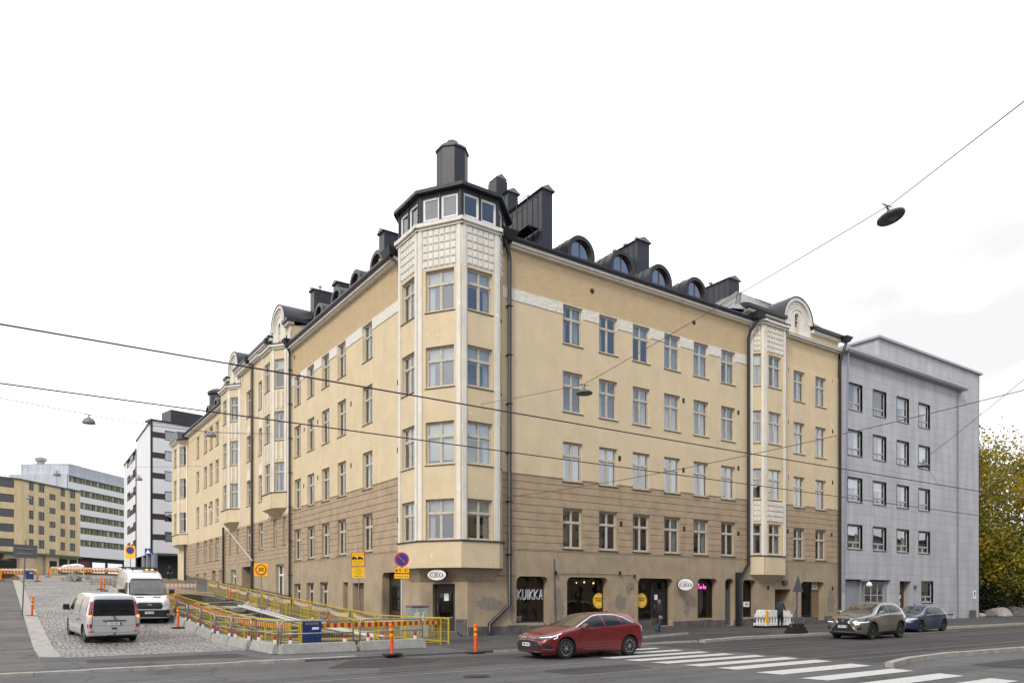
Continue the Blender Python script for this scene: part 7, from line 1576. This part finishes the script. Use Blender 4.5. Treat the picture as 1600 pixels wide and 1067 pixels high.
for s in (-1,1): decal(bv,root,'headlamp',[(s*.4,.68),(s*.72,.66),(s*.76,.76),(s*.45,.76)],'f','lens',off=.012,step=.06)
decal(bv,root,'headlamp',[(2.02,.68),(1.7,.72),(1.6,.80),(1.98,.78)],'y','lens',off=.012,step=.06); decal(bv,root,'tail_lamp',[(-1.62,.86),(-1.92,.80),(-1.92,.93),(-1.68,.97)],'y','tail',off=.012,step=.06); decal(bv,root,'grille',[(-.55,.32),(.55,.32),(.6,.5),(-.6,.5)],'f','black',off=.012,step=.08)
mirror(root,.62,.86,1.05,BP); finish_car(root,bv,sp,'darkalloy',5)
# --- silver white panel van seen from behind
VP=paint('silver white van paint',(.50,.50,.51),.25,.4)
sp=dict(ends=(-2.32,2.45),axles=(1.62,-1.58),wr=.335,tr=.93,
 top=[(2.45,.78),(2.35,.92),(2.1,1.02),(1.85,1.10),(1.55,1.32),(1.05,1.74),(.7,1.84),(0,1.89),(-1.5,1.89),(-2.05,1.86),(-2.2,1.74),(-2.28,1.3),(-2.32,.95)],
 belt=[(2.45,.66),(2.2,.90),(1.8,1.02),(1.0,1.06),(-1.8,1.08),(-2.2,1.08),(-2.32,.85)],
 wid=[(2.45,.60),(2.3,.78),(2.0,.90),(1.4,.95),(0,.955),(-1.9,.955),(-2.18,.94),(-2.32,.88)],
 wb=[(2.45,.55),(2.2,.78),(1.8,.90),(1.2,.93),(0,.935),(-1.9,.93),(-2.2,.91),(-2.32,.86)],
 wt=[(2.45,.48),(2.1,.74),(1.8,.82),(1.2,.76),(.8,.74),(0,.75),(-1.9,.76),(-2.2,.76),(-2.32,.80)],
 zb=[(2.45,.26),(2.2,.20),(0,.22),(-2.1,.26),(-2.32,.34)])
gz=lambda u,v:zg(u,v)+W
root=empty('silver_van',(-13.45,4.75,gz(-13,4.75)),0,'silver white panel van seen from behind with glowing brake lamps on the cobbles','van'); root.rotation_euler=(0,-math.atan(.05),R_(95.5))
bo,bv=body_mesh(sp,VP,root)
decal(bv,root,'side_window',[(1.38,1.16),(1.12,1.42),(.88,1.60),(.55,1.64),(.5,1.14)],'y','autoglass'); decal(bv,root,'side_panel',[(.40,1.12),(.40,1.66),(-.8,1.66),(-.8,1.10)],'y',VP,off=.012); decal(bv,root,'side_panel',[(-.92,1.10),(-.92,1.66),(-1.95,1.62),(-2.0,1.12)],'y',VP,off=.012)
decal(bv,root,'windscreen',[(-.78,1.14),(.78,1.14),(.68,1.72),(-.68,1.72)],'f','windscreen'); decal(bv,root,'rear_window',[(-.74,1.07),(.74,1.07),(.74,1.12),(.70,1.66),(.60,1.70),(-.60,1.70),(-.70,1.66),(-.74,1.12)],'r','autoglass',off=.012)
for s in (-1,1):
    decal(bv,root,'tail_lamp',[(s*.78,.62),(s*.915,.62),(s*.90,1.0),(s*.80,1.60),(s*.72,1.62),(s*.77,1.1)],'r','tail',off=.014,step=.06); decal(bv,root,'lamp_lens',[(s*.79,.76),(s*.912,.76),(s*.90,1.0),(s*.78,1.0)],'r','lens',off=.018,step=.06); decal(bv,root,'brake_lamp',[(s*.785,1.01),(s*.895,1.01),(s*.885,1.10),(s*.78,1.10)],'r','brake',off=.022,step=.06); decal(bv,root,'reflector',[(s*.72,.44),(s*.88,.44),(s*.88,.48),(s*.72,.48)],'r','tail',off=.014)
seam(bv,root,[(-.76,1.04),(-.78,.5),(-.6,.42),(.6,.42),(.78,.5),(.76,1.04)],'r'); seam(bv,root,[(-.80,.70),(.80,.70)],'r',.006)
for pts in ([(1.42,.5),(1.45,1.1)],[(.46,.3),(.46,1.7)],[(-.86,.3),(-.86,1.7)],[(.46,1.02),(-2.0,1.04)]): seam(bv,root,pts)
decal(bv,root,'handle_bar',[(-.40,.855),(.40,.855),(.42,.90),(-.42,.90)],'r','black',off=.03); decal(bv,root,'handle',[(-.09,.55),(.09,.55),(.09,.61),(-.09,.61)],'r','black',off=.02); decal(bv,root,'bumper_edge',[(-.86,.34),(.86,.34),(.84,.38),(-.84,.38)],'r',VP,off=.04)
MB().box(-.42,.42,-.02,.02,1.76,1.80).build('high_brake_lamp','greys',root).location=(0,0,0); bpy.data.objects.remove([o for o in C.objects if o.name.startswith('high_brake_lamp')][0])
plate(root,-2.335,.765,'IXG-824',R_(180),w=.46,h=.11); mb=MB(); mb.tube([(-2.30,0,1.06),(-2.33,.03,1.05)],.02,8); mb.tube([(-2.34,.02,1.05),(-2.32,.14,1.16)],.012,5); mb.build('rear_wiper','black',root)
MB().lathe([(.05,-.012),(.05,0)],c=(-2.335,-.02,.98),n=16,axis='x').build('emblem','chrome',root); mb=MB(); mb.tube([(-2.2,0,.36),(-2.42,0,.36),(-2.42,0,.42)],.022,8); mb.build('tow_bar','black',root)
mirror(root,1.15,.94,1.22,'black',1.1,True); decal(bv,root,'door_handle',[(.55,.98),(.75,.98),(.75,1.02),(.55,1.02)],'y','black',off=.02); decal(bv,root,'curl_graphic',[(-.2,.78),(-.5,.86),(-.9,.90),(-1.3,.84),(-1.35,.80),(-1.0,.86),(-.6,.82),(-.3,.75)],'y','greys',off=.005,step=.08)
for s in (-1,1): decal(bv,root,'headlamp',[(s*.5,.8),(s*.8,.78),(s*.78,.95),(s*.52,.95)],'f','lens')
finish_car(root,bv,sp,'steel',8)
# --- tall white panel van facing us
TP=paint('white van paint',(.66,.66,.67),0,.35)
sp=dict(ends=(-3.05,2.92),axles=(1.87,-1.85),wr=.345,tr=1.0,
 top=[(2.92,.86),(2.85,1.06),(2.6,1.22),(2.25,1.36),(1.9,1.75),(1.45,2.22),(1.15,2.42),(.7,2.52),(0,2.56),(-2.6,2.56),(-2.95,2.5),(-3.05,2.3)],
 belt=[(2.92,.74),(2.75,1.02),(2.4,1.14),(1.8,1.22),(0,1.3),(-2.9,1.3),(-3.05,1.2)],
 wid=[(2.92,.74),(2.82,.88),(2.5,.98),(1.8,1.02),(0,1.03),(-2.8,1.03),(-3.05,1.0)],
 wb=[(2.92,.70),(2.75,.86),(2.3,.96),(1.6,.99),(0,1.01),(-2.8,1.01),(-3.05,.98)],
 wt=[(2.92,.64),(2.6,.76),(2.2,.86),(1.6,.80),(1.1,.77),(0,.80),(-2.8,.80),(-3.05,.78)],
 zb=[(2.92,.30),(2.6,.24),(0,.28),(-3.05,.38)])
root=empty('white_van',(-10.75,12.9,gz(-11,12.9)),0,'tall white panel van facing the camera with an amber roof beacon beside the trench barriers','van'); root.rotation_euler=(0,math.atan(.06),R_(-91.5))
bo,bv=body_mesh(sp,TP,root)
decal(bv,root,'windscreen',[(-.86,1.40),(-.6,1.36),(.6,1.36),(.86,1.40),(.78,2.12),(.6,2.18),(-.6,2.18),(-.78,2.12)],'f','gloss',off=.008,step=.08); decal(bv,root,'windscreen_glass',[(-.80,1.46),(-.6,1.42),(.6,1.42),(.80,1.46),(.73,2.08),(-.73,2.08)],'f','windscreen',off=.014,step=.08)
decal(bv,root,'grille',[(-.50,.74),(.50,.74),(.60,.86),(.54,1.02),(.42,1.07),(-.42,1.07),(-.54,1.02),(-.60,.86)],'f','black',off=.014,step=.06)
decal(bv,root,'grille_rim',[(-.45,1.04),(.45,1.04),(.44,1.06),(-.44,1.06)],'f','chrome',off=.02,step=.06); decal(bv,root,'bumper',[(-.86,.34),(.86,.34),(.90,.50),(.88,.69),(-.88,.69),(-.90,.50)],'f','black',off=.02,step=.08)
for s in (-1,1):
    decal(bv,root,'headlamp',[(s*.62,.86),(s*.84,.92),(s*.86,1.16),(s*.80,1.18),(s*.60,1.0)],'f','lens',off=.012,step=.06); decal(bv,root,'bonnet_vent',[(s*.22,1.27),(s*.55,1.27),(s*.55,1.30),(s*.22,1.30)],'f','black',off=.012,step=.06); decal(bv,root,'fog_lamp',[(s*.76,.42),(s*.84,.42),(s*.84,.5),(s*.76,.5)],'f','lens',off=.026,step=.06)
decal(bv,root,'side_window',[(2.05,1.42),(1.7,1.82),(1.52,1.95),(1.05,1.98),(1.0,1.36)],'y','autoglass'); 
for pts in ([(.95,.5),(.95,2.2)],[(2.1,.8),(2.1,1.4)],[(-.4,.5),(-.4,2.3)]): seam(bv,root,pts)
el=[(.09*math.cos(t*math.pi/8),.94+.04*math.sin(t*math.pi/8)) for t in range(16)]; decal(bv,root,'emblem',el,'f','chrome',off=.022,step=.2); decal(bv,root,'emblem',[(.8*a,.94+(b-.94)*.75) for a,b in el],'f','blue',off=.026,step=.2)
plate(root,2.955,.56,'YKV-858',0); mirror(root,1.75,1.0,1.55,'black',1.25,True)
decal(bv,root,'wiper',[(-.6,1.42),(.1,1.40),(.1,1.42),(-.6,1.445)],'f','black',off=.03,step=.1)
mb=MB(); mb.box(.55,.75,-.62,.62,2.62,2.66); mb.box(.6,.7,-.55,-.50,2.54,2.62); mb.box(.6,.7,.5,.55,2.54,2.62); mb.build('roof_bar','black',root); mb=MB(); mb.box(.75,.95,-.10,.55,2.54,2.58); mb.build('beacon_base','black',root); MB().lathe([(.06,2.58),(.06,2.63),(.02,2.65)],c=(.85,.35,0),n=14).build('beacon','amber',root,smooth=True); MB().lathe([(.06,2.58),(.06,2.63),(.02,2.65)],c=(.85,.10,0),n=14).build('beacon','amber',root,smooth=True)
mb=MB(); mb.box(-1.1,-1.0,-.9,.9,2.62,2.66); mb.box(-2.3,-2.2,-.9,.9,2.62,2.66)
for x in (-1.05,-2.25):
    for y in (-.7,.7): mb.box(x-.03,x+.03,y-.03,y+.03,2.5,2.62)
mb.build('roof_rack','black',root); finish_car(root,bv,sp,'steel',6)
# --- small far white van
sp2=dict(sp); root=empty('far_white_van',(*sg(-88.5,148),6.3),R_(176-20),'small white panel van standing behind the far cross fence','van')
sp=dict(ends=(-2.4,2.4),axles=(1.5,-1.5),wr=.33,tr=.9,top=[(2.4,.8),(2.2,1.0),(1.8,1.1),(1.2,1.6),(.8,1.8),(0,1.9),(-2.2,1.9),(-2.4,1.7)],belt=[(2.4,.7),(2.1,.92),(1.6,1.02),(-2.3,1.06),(-2.4,1.0)],wid=[(2.4,.62),(2.0,.9),(1.0,.95),(-2.2,.95),(-2.4,.9)],wb=[(2.4,.6),(2.0,.86),(1.0,.93),(-2.4,.9)],wt=[(2.4,.5),(1.8,.8),(1.0,.76),(-2.4,.76)],zb=[(2.4,.26),(-2.4,.3)])
bo,bv=body_mesh(sp,TP,root); decal(bv,root,'side_window',[(1.5,1.18),(1.1,1.55),(.6,1.62),(.5,1.14)],'y','autoglass'); decal(bv,root,'windscreen',[(-.75,1.16),(.75,1.16),(.65,1.68),(-.65,1.68)],'f','windscreen'); decal(bv,root,'side_panel',[(.4,1.1),(.4,1.7),(-2.1,1.7),(-2.1,1.1)],'y',mat('beige grey panel',(.42,.41,.36),.5),off=.01); finish_car(root,bv,sp,'steel',6)

# ------------------------------------------------------------------ people
def figure(name,loc,rz,label,J,edges,rad,mats_,extra=None):
    """one continuous skinned body; J joints, edges, radii; clothing by region"""
    me=bpy.data.meshes.new('body'); names=list(J); me.from_pydata([J[n] for n in names],[(names.index(a),names.index(b)) for a,b in edges],[])
    root=empty(name,loc,rz,label,'person'); o=bpy.data.objects.new('body',me); C.objects.link(o)
    md=o.modifiers.new('s','SKIN'); md.use_smooth_shade=True
    for i,n_ in enumerate(names):
        r=rad[n_]; me.skin_vertices[0].data[i].radius=r if isinstance(r,tuple) else (r,r); me.skin_vertices[0].data[i].use_root=(n_=='pelvis')
    o.modifiers.new('u','SUBSURF').levels=2; o.modifiers['u'].render_levels=2
    dg=bpy.context.evaluated_depsgraph_get(); m2=bpy.data.meshes.new_from_object(o.evaluated_get(dg)); bpy.data.objects.remove(o)
    m2.name='body'; 
    for x in mats_['list']: m2.materials.append(M[x] if isinstance(x,str) else x)
    for p in m2.polygons: p.material_index=mats_['f'](p.center); p.use_smooth=True
    o=bpy.data.objects.new('body',m2); C.objects.link(o); o.parent=root
    return root
M['jacket']=mat('dark brown jacket',(.022,.018,.017),.85,noise=.3,nscale=9); M['jeans']=mat('blue jeans',(.04,.08,.17),.9,noise=.3,nscale=14); M['denim']=mat('denim jacket',(.045,.065,.085),.9,noise=.3,nscale=14); M['darkjeans']=mat('dark blue trousers',(.012,.018,.035),.9,noise=.3,nscale=9); M['hairg']=mat('grey hair',(.16,.15,.145),.9,noise=.3,nscale=60); M['shoe']=mat('dark shoe leather',(.025,.02,.018),.7)
def hands(J,E,Rd,s,wrist,tipdir,side):
    """five short finger chains rooted in the palm"""
    w=Vector(J[wrist]); d=Vector(tipdir).normalized(); a=Vector(side).normalized(); J['palm'+s]=tuple(w+d*.06); Rd['palm'+s]=(.032,.020); E.append((wrist,'palm'+s))
    for k,(o_,l) in enumerate(((-.028,.065),(-.010,.078),(.009,.072),(.027,.056))):
        k0,k1,k2=f'f{s}{k}0',f'f{s}{k}1',f'f{s}{k}2'; base=w+d*.095+a*o_; J[k0]=tuple(base); J[k1]=tuple(base+d*l*.55+Vector((.006,0,-.002))); J[k2]=tuple(base+d*l+Vector((.022,0,.0)))
        for q_,r in ((k0,.010),(k1,.0088),(k2,.0075)): Rd[q_]=r
        E+= [('palm'+s,k0),(k0,k1),(k1,k2)]
    t0,t1=f't{s}0',f't{s}1'; J[t0]=tuple(w+d*.05+Vector((.03,0,0))-a*.01); J[t1]=tuple(w+d*.09+Vector((.045,0,0))-a*.01); Rd[t0]=.011; Rd[t1]=.009; E+= [('palm'+s,t0),(t0,t1)]
def person(name,loc,rz,label,pose,mats_,h=1.75):
    k=h/1.75
    J={'pelvis':(0,0,.93),'waist':(.0,0,1.06),'chest':(.02,0,1.27),'neckb':(.03,0,1.44),'neck':(.045,0,1.50),'head':(.06,0,1.60),'crown':(.055,0,1.69),
       'shL':(.02,.17,1.40),'shR':(.02,-.17,1.40),'hipL':(0,.09,.88),'hipR':(0,-.09,.88)}
    J.update(pose)
    E=[('pelvis','waist'),('waist','chest'),('chest','neckb'),('neckb','neck'),('neck','head'),('head','crown'),('chest','shL'),('chest','shR'),('shL','elL'),('elL','wrL'),('shR','elR'),('elR','wrR'),('pelvis','hipL'),('pelvis','hipR'),('hipL','knL'),('knL','anL'),('hipR','knR'),('knR','anR'),('anL','toL'),('anR','toR')]
    Rd={'pelvis':(.16,.12),'waist':(.15,.11),'chest':(.17,.12),'neckb':(.08,.07),'neck':.052,'head':(.082,.098),'crown':(.065,.075),'shL':.075,'shR':.075,'elL':.052,'elR':.052,'wrL':.032,'wrR':.032,'hipL':.105,'hipR':.105,'knL':.068,'knR':.068,'anL':.048,'anR':.048,'toL':(.045,.03),'toR':(.045,.03)}
    hands(J,E,Rd,'L','wrL',(Vector(J['wrL'])-Vector(J['elL'])),(1,.2,0)); hands(J,E,Rd,'R','wrR',(Vector(J['wrR'])-Vector(J['elR'])),(1,-.2,0))
    J={a:tuple(c_*k for c_ in b) for a,b in J.items()}
    hz={'wr':[Vector(J['wrL']),Vector(J['wrR'])]}
    def fm(c_):
        if c_.z>1.49*k: return 2
        for w in hz['wr']:
            if (c_-w).length<.16 and ((c_-w).length>.03) and c_.z<w.z+.02: return 2
        if c_.z>.90*k: return 0
        for s in 'LR':
            if (Vector((c_.x,c_.y,c_.z))-Vector(J['to'+s])).length<.11 or (Vector(c_)-Vector(J['an'+s])).length<.045: return 3
        if c_.z>.80*k and False: return 0
        return 1
    root=figure(name,loc,rz,label,J,E,Rd,{'list':mats_,'f':fm})
    hd=Vector(J['head'])
    mb=MB(); mb.prism([(.0,-.012),(.03,-.02),(.0,.03)],lambda p:(hd.x+.095+p[0],-.011,hd.z+p[1]),lambda p:(hd.x+.095+p[0],.011,hd.z+p[1])); mb.build('nose','skin',root,smooth=True)
    for s in (-1,1): MB().lathe([(.004,-.006),(.009,0),(.004,.006)],c=(hd.x+.094,s*.032,hd.z+.02),n=8).build('eye','ink',root); MB().lathe([(.01,-.025),(.016,0),(.01,.025)],c=(hd.x-.005,s*.088,hd.z+.0),n=8).build('ear','skin',root)
    MB().box(hd.x+.088,hd.x+.098,-.022,.022,hd.z-.045,hd.z-.038).build('mouth',mat('lip',(.25,.09,.08),.6) if 'lip' not in bpy.data.materials else bpy.data.materials['lip'],root)
    return root,J
def dome(root,c_,r,m,name,sx=1,sz=1,cut=-.2,back=.02):
    mb=MB(); n=14; pr=[(r*math.cos(t),r*math.sin(t)*sz) for t in [R_(-20+110*k/8) for k in range(9)]]; mb.lathe([(a*sx,b) for a,b in pr],c=(c_[0]-back,c_[1],c_[2]),n=18); return mb.build(name,m,root,smooth=True)
# walking figure, stride towards the right (facing +x along the pavement), bag in hand
pose=dict(elL=(-.06,.23,1.13),wrL=(.10,.22,.92),elR=(-.10,-.23,1.14),wrR=(-.06,-.24,.88),knL=(.20,.09,.50),anL=(.10,.09,.10),toL=(.26,.10,.045),knR=(-.04,-.09,.49),anR=(-.36,-.09,.20),toR=(-.26,-.10,.06))
r_,J=person('person',(11.3,-2.85,W),R_(4),'grey haired person in a dark jacket and jeans walking past the dark shop door',pose,['jacket','jeans','skin','shoe'])
dome(r_,J['head'],.108,'hairg','hair',sz=1.15,back=.018); mb=MB(); mb.lathe([(.17,.86),(.19,.95),(.205,1.15),(.20,1.35),(.10,1.46)],c=(.01,0,0),n=18); mb.v=[(x*.80,y,z) for x,y,z in mb.v]; mb.build('jacket','jacket',r_,smooth=True)
bg=empty('carrier_bag',(10.85,-2.95,W+.42),R_(4),'brown patterned carrier bag held by the walking person','bag'); mb=MB(); mb.hexa([(-.16,-.05,-.02),(.16,-.05,-.02),(.16,.05,-.02),(-.16,.05,-.02),(-.19,-.07,.34),(.19,-.07,.34),(.19,.07,.34),(-.19,.07,.34)]); mb.build('bag_body',mat('brown patterned cloth',(.14,.09,.045),.9,col2=(.05,.035,.025),nscale=14),bg,bevel=.02); mb=MB(); mb.tube([(-.09,0,.33),(-.07,0,.46),(0,0,.5),(.07,0,.46),(.09,0,.33)],.01,5); mb.build('handle','ink',bg)
# standing man in denim resting a hand on the stack
pose=dict(elL=(.05,.24,1.14),wrL=(.24,.20,1.02),elR=(.06,-.25,1.14),wrR=(.26,-.20,1.04),knL=(.03,.10,.49),anL=(-.02,.10,.08),toL=(.13,.12,.045),knR=(.03,-.10,.49),anR=(-.02,-.10,.08),toR=(.13,-.12,.045))
r_,J=person('person',(21.0,-3.25,W),R_(12),'person in a cap and denim jacket with a round bag standing at the white barriers',pose,['denim','darkjeans','skin','shoe'],1.78)
dome(r_,J['head'],.112,'ink','cap',sz=1.0,back=.012); mb=MB(); h_=J['head']; mb.prism([(.05,-.07),(.20,-.045),(.20,.045),(.05,.07)],lambda p:(h_[0]+p[0],p[1],h_[2]+.035),lambda p:(h_[0]+p[0],p[1],h_[2]+.05)); mb.build('cap_visor','ink',r_); mb=MB(); mb.lathe([(.165,.93),(.18,1.1),(.20,1.3),(.10,1.47)],c=(.01,0,0),n=18); mb.v=[(x*.80,y,z) for x,y,z in mb.v]; mb.build('jacket','denim',r_,smooth=True)
bg=empty('shoulder_bag',(20.72,-3.45,W+.86),0,'round black bag hanging at the side of the person in denim','bag'); mb=MB(); mb.lathe([(.02,-.09),(.17,-.07),(.21,0),(.17,.07),(.02,.09)],c=(0,0,0),n=18,axis='y'); mb.build('bag_body','ink',bg,smooth=True); MB().tube([(-.1,0,.17),(.05,.05,.42),(.30,.12,.62)],.015,5).build('strap','ink',bg)
r_,J=person('person',(-1.7,57.5,gz(-2,57.5)),R_(-90),'small dark clad person far up the pavement by the last corner bay',dict(elL=(0,.24,1.13),wrL=(.08,.24,.9),elR=(0,-.24,1.13),wrR=(.08,-.24,.9),knL=(.1,.09,.5),anL=(.05,.09,.08),toL=(.2,.09,.045),knR=(-.02,-.09,.5),anR=(-.15,-.09,.1),toR=(-.02,-.09,.045)),['jacket','darkjeans','skin','shoe']); dome(r_,J['head'],.108,'ink','hair')

# ------------------------------------------------------------------ plants in the shop window
def potplant(loc,h,label,leafm,pot='whitep',n=60,seed=1,spread=.45):
    r=random.Random(seed); root=empty('potted_plant',loc,0,label,'plant'); MB().lathe([(.14,0),(.19,.34),(.175,.34),(.16,.30)],n=16).build('pot',pot,root,smooth=True)
    mb=MB(); 
    for k in range(5): mb.tube([(r.uniform(-.04,.04),r.uniform(-.04,.04),.3),(r.uniform(-.1,.1),r.uniform(-.08,.08),h*.6),(r.uniform(-.2,.2),r.uniform(-.12,.12),h*.95)],.008,4)
    mb.build('stem','earth',root); mb=MB()
    for k in range(n):
        z=h*(.3+.7*r.random()); t=r.uniform(0,6.28); p=Vector((r.uniform(-.12,.12),r.uniform(-.1,.1),z)); d=Vector((math.cos(t),.6*math.sin(t),r.uniform(-.5,.5)))*spread*r.uniform(.4,1)*.6; s=d.cross(Vector((0,0,1))).normalized()*.022
        mb.q(p-s,p+d*.5-s*1.2+Vector((0,0,.04)),p+d,p+d*.5+s*1.2+Vector((0,0,.04)))
    mb.build('leaves',leafm,root); return root
M['leafs']=mat('glossy green leaf',(.10,.14,.035),.5,noise=.4,nscale=8)
potplant((9.0,1.0,.62),2.1,'tall leafy plant inside the second shop window','leafs',n=240,seed=3,spread=.5); potplant((4.95,.85,.62),1.25,'dark plant in a white pot inside the first shop window','leafs',n=110,seed=5)

M['bulb']=mat('warm bulb',(.9,.6,.3),.4,emit=(1,.55,.2),es=3)
for k,(a,b,z) in enumerate(((9.35,1.5,2.72),(9.75,1.3,2.74),(10.6,1.5,2.7))):
    r_=empty('pendant_lamp',(a,b,z),0,['small warm pendant lamp at the left behind the second shop window','small warm pendant lamp in the middle behind the second shop window','small warm pendant lamp at the right behind the second shop window'][k],'lamp','pendant lamps in the shop'); MB().lathe([(.02,-.05),(.05,0),(.02,.05)],n=10).build('bulb','bulb',r_,smooth=True); MB().tube([(0,0,.05),(0,0,.5)],.006,4).build('cord','ink',r_)
# ------------------------------------------------------------------ trees beyond the grey building
def leafmat(name,c1,c2,c3,sc=.55):
    m,t,b=nmat(name); n=t.nodes; l=t.links; g=n.new('ShaderNodeNewGeometry'); z=n.new('ShaderNodeTexNoise'); z.inputs['Scale'].default_value=sc; z.inputs['Detail'].default_value=6; z.inputs['Roughness'].default_value=.8; l.new(g.outputs['Position'],z.inputs[0])
    r=n.new('ShaderNodeValToRGB'); e=r.color_ramp.elements; e[0].position=.34; e[0].color=(*c1,1); e[1].position=.66; e[1].color=(*c3,1); k=e.new(.5); k.color=(*c2,1); l.new(z.outputs[0],r.inputs[0]); l.new(r.outputs[0],b.inputs['Base Color']); b.inputs['Roughness'].default_value=.6
    tl=n.new('ShaderNodeBsdfTranslucent'); l.new(r.outputs[0],tl.inputs[0]); mx=n.new('ShaderNodeMixShader'); mx.inputs[0].default_value=.45; o=n['Material Output']; l.new(b.outputs[0],mx.inputs[1]); l.new(tl.outputs[0],mx.inputs[2]); l.new(mx.outputs[0],o.inputs[0]); return m
LM=[leafmat('autumn maple leaves',(.045,.07,.012),(.24,.22,.018),(.62,.37,.025),.4),leafmat('green gold leaves',(.03,.055,.01),(.12,.15,.016),(.48,.34,.025),.4),leafmat('rust brown leaves',(.04,.06,.012),(.24,.19,.018),(.58,.32,.025),.4)]
M['bark']=mat('dark bark',(.03,.024,.02),.95,noise=.4,nscale=8,bump=.6,bscale=12)
def tree(loc,h,r,label,seed,lm,n=7000,low=.22,ls=.155):
    q=random.Random(seed); root=empty('deciduous_tree',loc,0,label,'tree','trees beyond the grey building')
    mb=MB(); mb.tube([(0,0,-.3),(.1,.05,h*.2),(.0,.1,h*.45),(.2,0,h*.75),(.1,0,h*.93)],[.30,.24,.18,.09,.02],9)
    tips=[]
    for k in range(26):
        z0=h*(low*.8+(.82-low*.8)*k/25); t=k*2.4+q.uniform(-.4,.4); reach=r*(1-.55*((k/25)**2))*q.uniform(.7,1.05); a=Vector((math.cos(t),math.sin(t),0)); up=q.uniform(.15,.5)*reach
        p0=Vector((.05,.05,z0)); p1=p0+a*reach*.5+Vector((0,0,up*.8)); p2=p0+a*reach+Vector((0,0,up*.9-reach*.12)); mb.tube([p0,p1,p2],[.075,.04,.012],5); tips+= [p1,p2,(p1+p2)/2,(p0+p1*2)/3]
        for j in range(3): 
            s=p1+(p2-p1)*q.random(); e=s+Vector((q.uniform(-1,1),q.uniform(-1,1),q.uniform(-.3,.9)))*r*.3; mb.tube([s,e],[.025,.006],4); tips.append(e)
    tips.append(Vector((.1,0,h*.95)))
    mb.build('trunk','bark',root); mb=MB()
    for k in range(n):
        c_=q.choice(tips); p=c_+Vector((q.gauss(0,1),q.gauss(0,1),q.gauss(0,.7)))*r*.15; s=ls*q.uniform(.6,1.3)
        a=Vector((q.uniform(-1,1),q.uniform(-1,1),q.uniform(-1,1))).normalized(); b=a.cross(Vector((q.uniform(-1,1),q.uniform(-1,1),q.uniform(-.3,1)))).normalized()
        mb.q(p-a*s,p-b*s*.6,p+a*s,p+b*s*.6)
    mb.build('crown',lm,root); return root
tree((62.,5.5,0),20.0,6.8,'golden green maple closest to the grey building wall',1,LM[0],19000,.12); tree((70,9,0),20,7.2,'green and gold tree second from the grey building',2,LM[1],15000,.12); tree((74.5,3.0,0),19.5,7.2,'rust tinged tree at the right edge of the photo',3,LM[2],18000,.12); tree((60,17,0),16,6,'dark tree behind the golden maple',4,LM[1],13000,.1); tree((80,16,0),18,7,'tall dim tree behind the rust tinged one',5,LM[1],13000,.1); tree((68,2.8,0),9,4.2,'low spreading tree overhanging the boulders',6,LM[1],11000,.15)
sheet('park_grass',[54.3,60,75,100,140],[.35,6,30,80],.06,'grass',f=lambda a,b:0)
for k,(u,v,hh,rr_,lb) in enumerate([(58.5,5.0,4.2,3.0,'dark shrub behind the nearest boulder'),(63.5,4.2,3.6,3.0,'dark shrub behind the large flat boulder'),(69,5.0,4.5,3.4,'dark shrub behind the rounded boulder'),(76,5.5,4.5,3.6,'dark shrub at the far right of the park')]):
    t_=tree((u,v,0),hh,rr_,lb,40+k,leafmat('dark shrub leaves',(.015,.025,.008),(.03,.045,.012),(.08,.08,.015)) if k==0 else bpy.data.materials['dark shrub leaves'],5200,.02,.12); t_['category']='shrub'; t_['group']='shrubs behind the boulders'; t_.name='shrub'
r=random.Random(11)
for k,(u,v,s,lb) in enumerate([(55.6,.9,.75,'grey boulder nearest the grey building'),(58.2,1.0,.85,'second boulder from the grey building'),(61.5,1.4,1.2,'large flat boulder in the row of stones'),(64.5,1.0,1.3,'rounded boulder right of the flat one')]):
    bm=bmesh.new(); bmesh.ops.create_icosphere(bm,subdivisions=3,radius=1)
    for v_ in bm.verts: 
        f_=1+.16*math.sin(v_.co.x*3+k)+.14*math.sin(v_.co.y*4+k*2)+.1*math.sin(v_.co.z*5+k)+r.uniform(-.03,.03); v_.co=Vector((v_.co.x*s*f_,v_.co.y*s*.8*f_,max(-.2,v_.co.z*s*.55*f_)))
    me=bpy.data.meshes.new('boulder'); bm.to_mesh(me); bm.free(); me.materials.append(M['granite'] if k%2 else M['kerb']); 
    for p in me.polygons: p.use_smooth=True
    o=bpy.data.objects.new('boulder',me); C.objects.link(o); o.location=(u,v,.12); tag(o,lb,'boulder','boulders at the park edge')
thing(MB().tube([(64.2,-.2,0),(64.2,-.2,4.6)],.06,8),'street_pole','greys','thin grey pole standing by the boulders','pole')
# bushes and stacked material near the far fence
for k,(u,v,lb) in enumerate([(-10.6,55.5,'heap of broken setts by the first far barrier'),(-8.4,49,'dark heap of rubble behind the far guard barriers')]):
    mb=MB(); 
    for j in range(34):
        a,b,c_=r.gauss(0,.8),r.gauss(0,.6),0; z=max(0,.7-.45*math.hypot(a,b)); s=r.uniform(.10,.2); mb.box(a-s,a+s,b-s*.7,b+s*.7,z*r.random(),z*r.random()+s+.15)
    root=mb.build('rubble_heap','concrete'); root.location=(u,v,zg(u,v)+W); tag(root,lb,'rubble',kind='stuff')
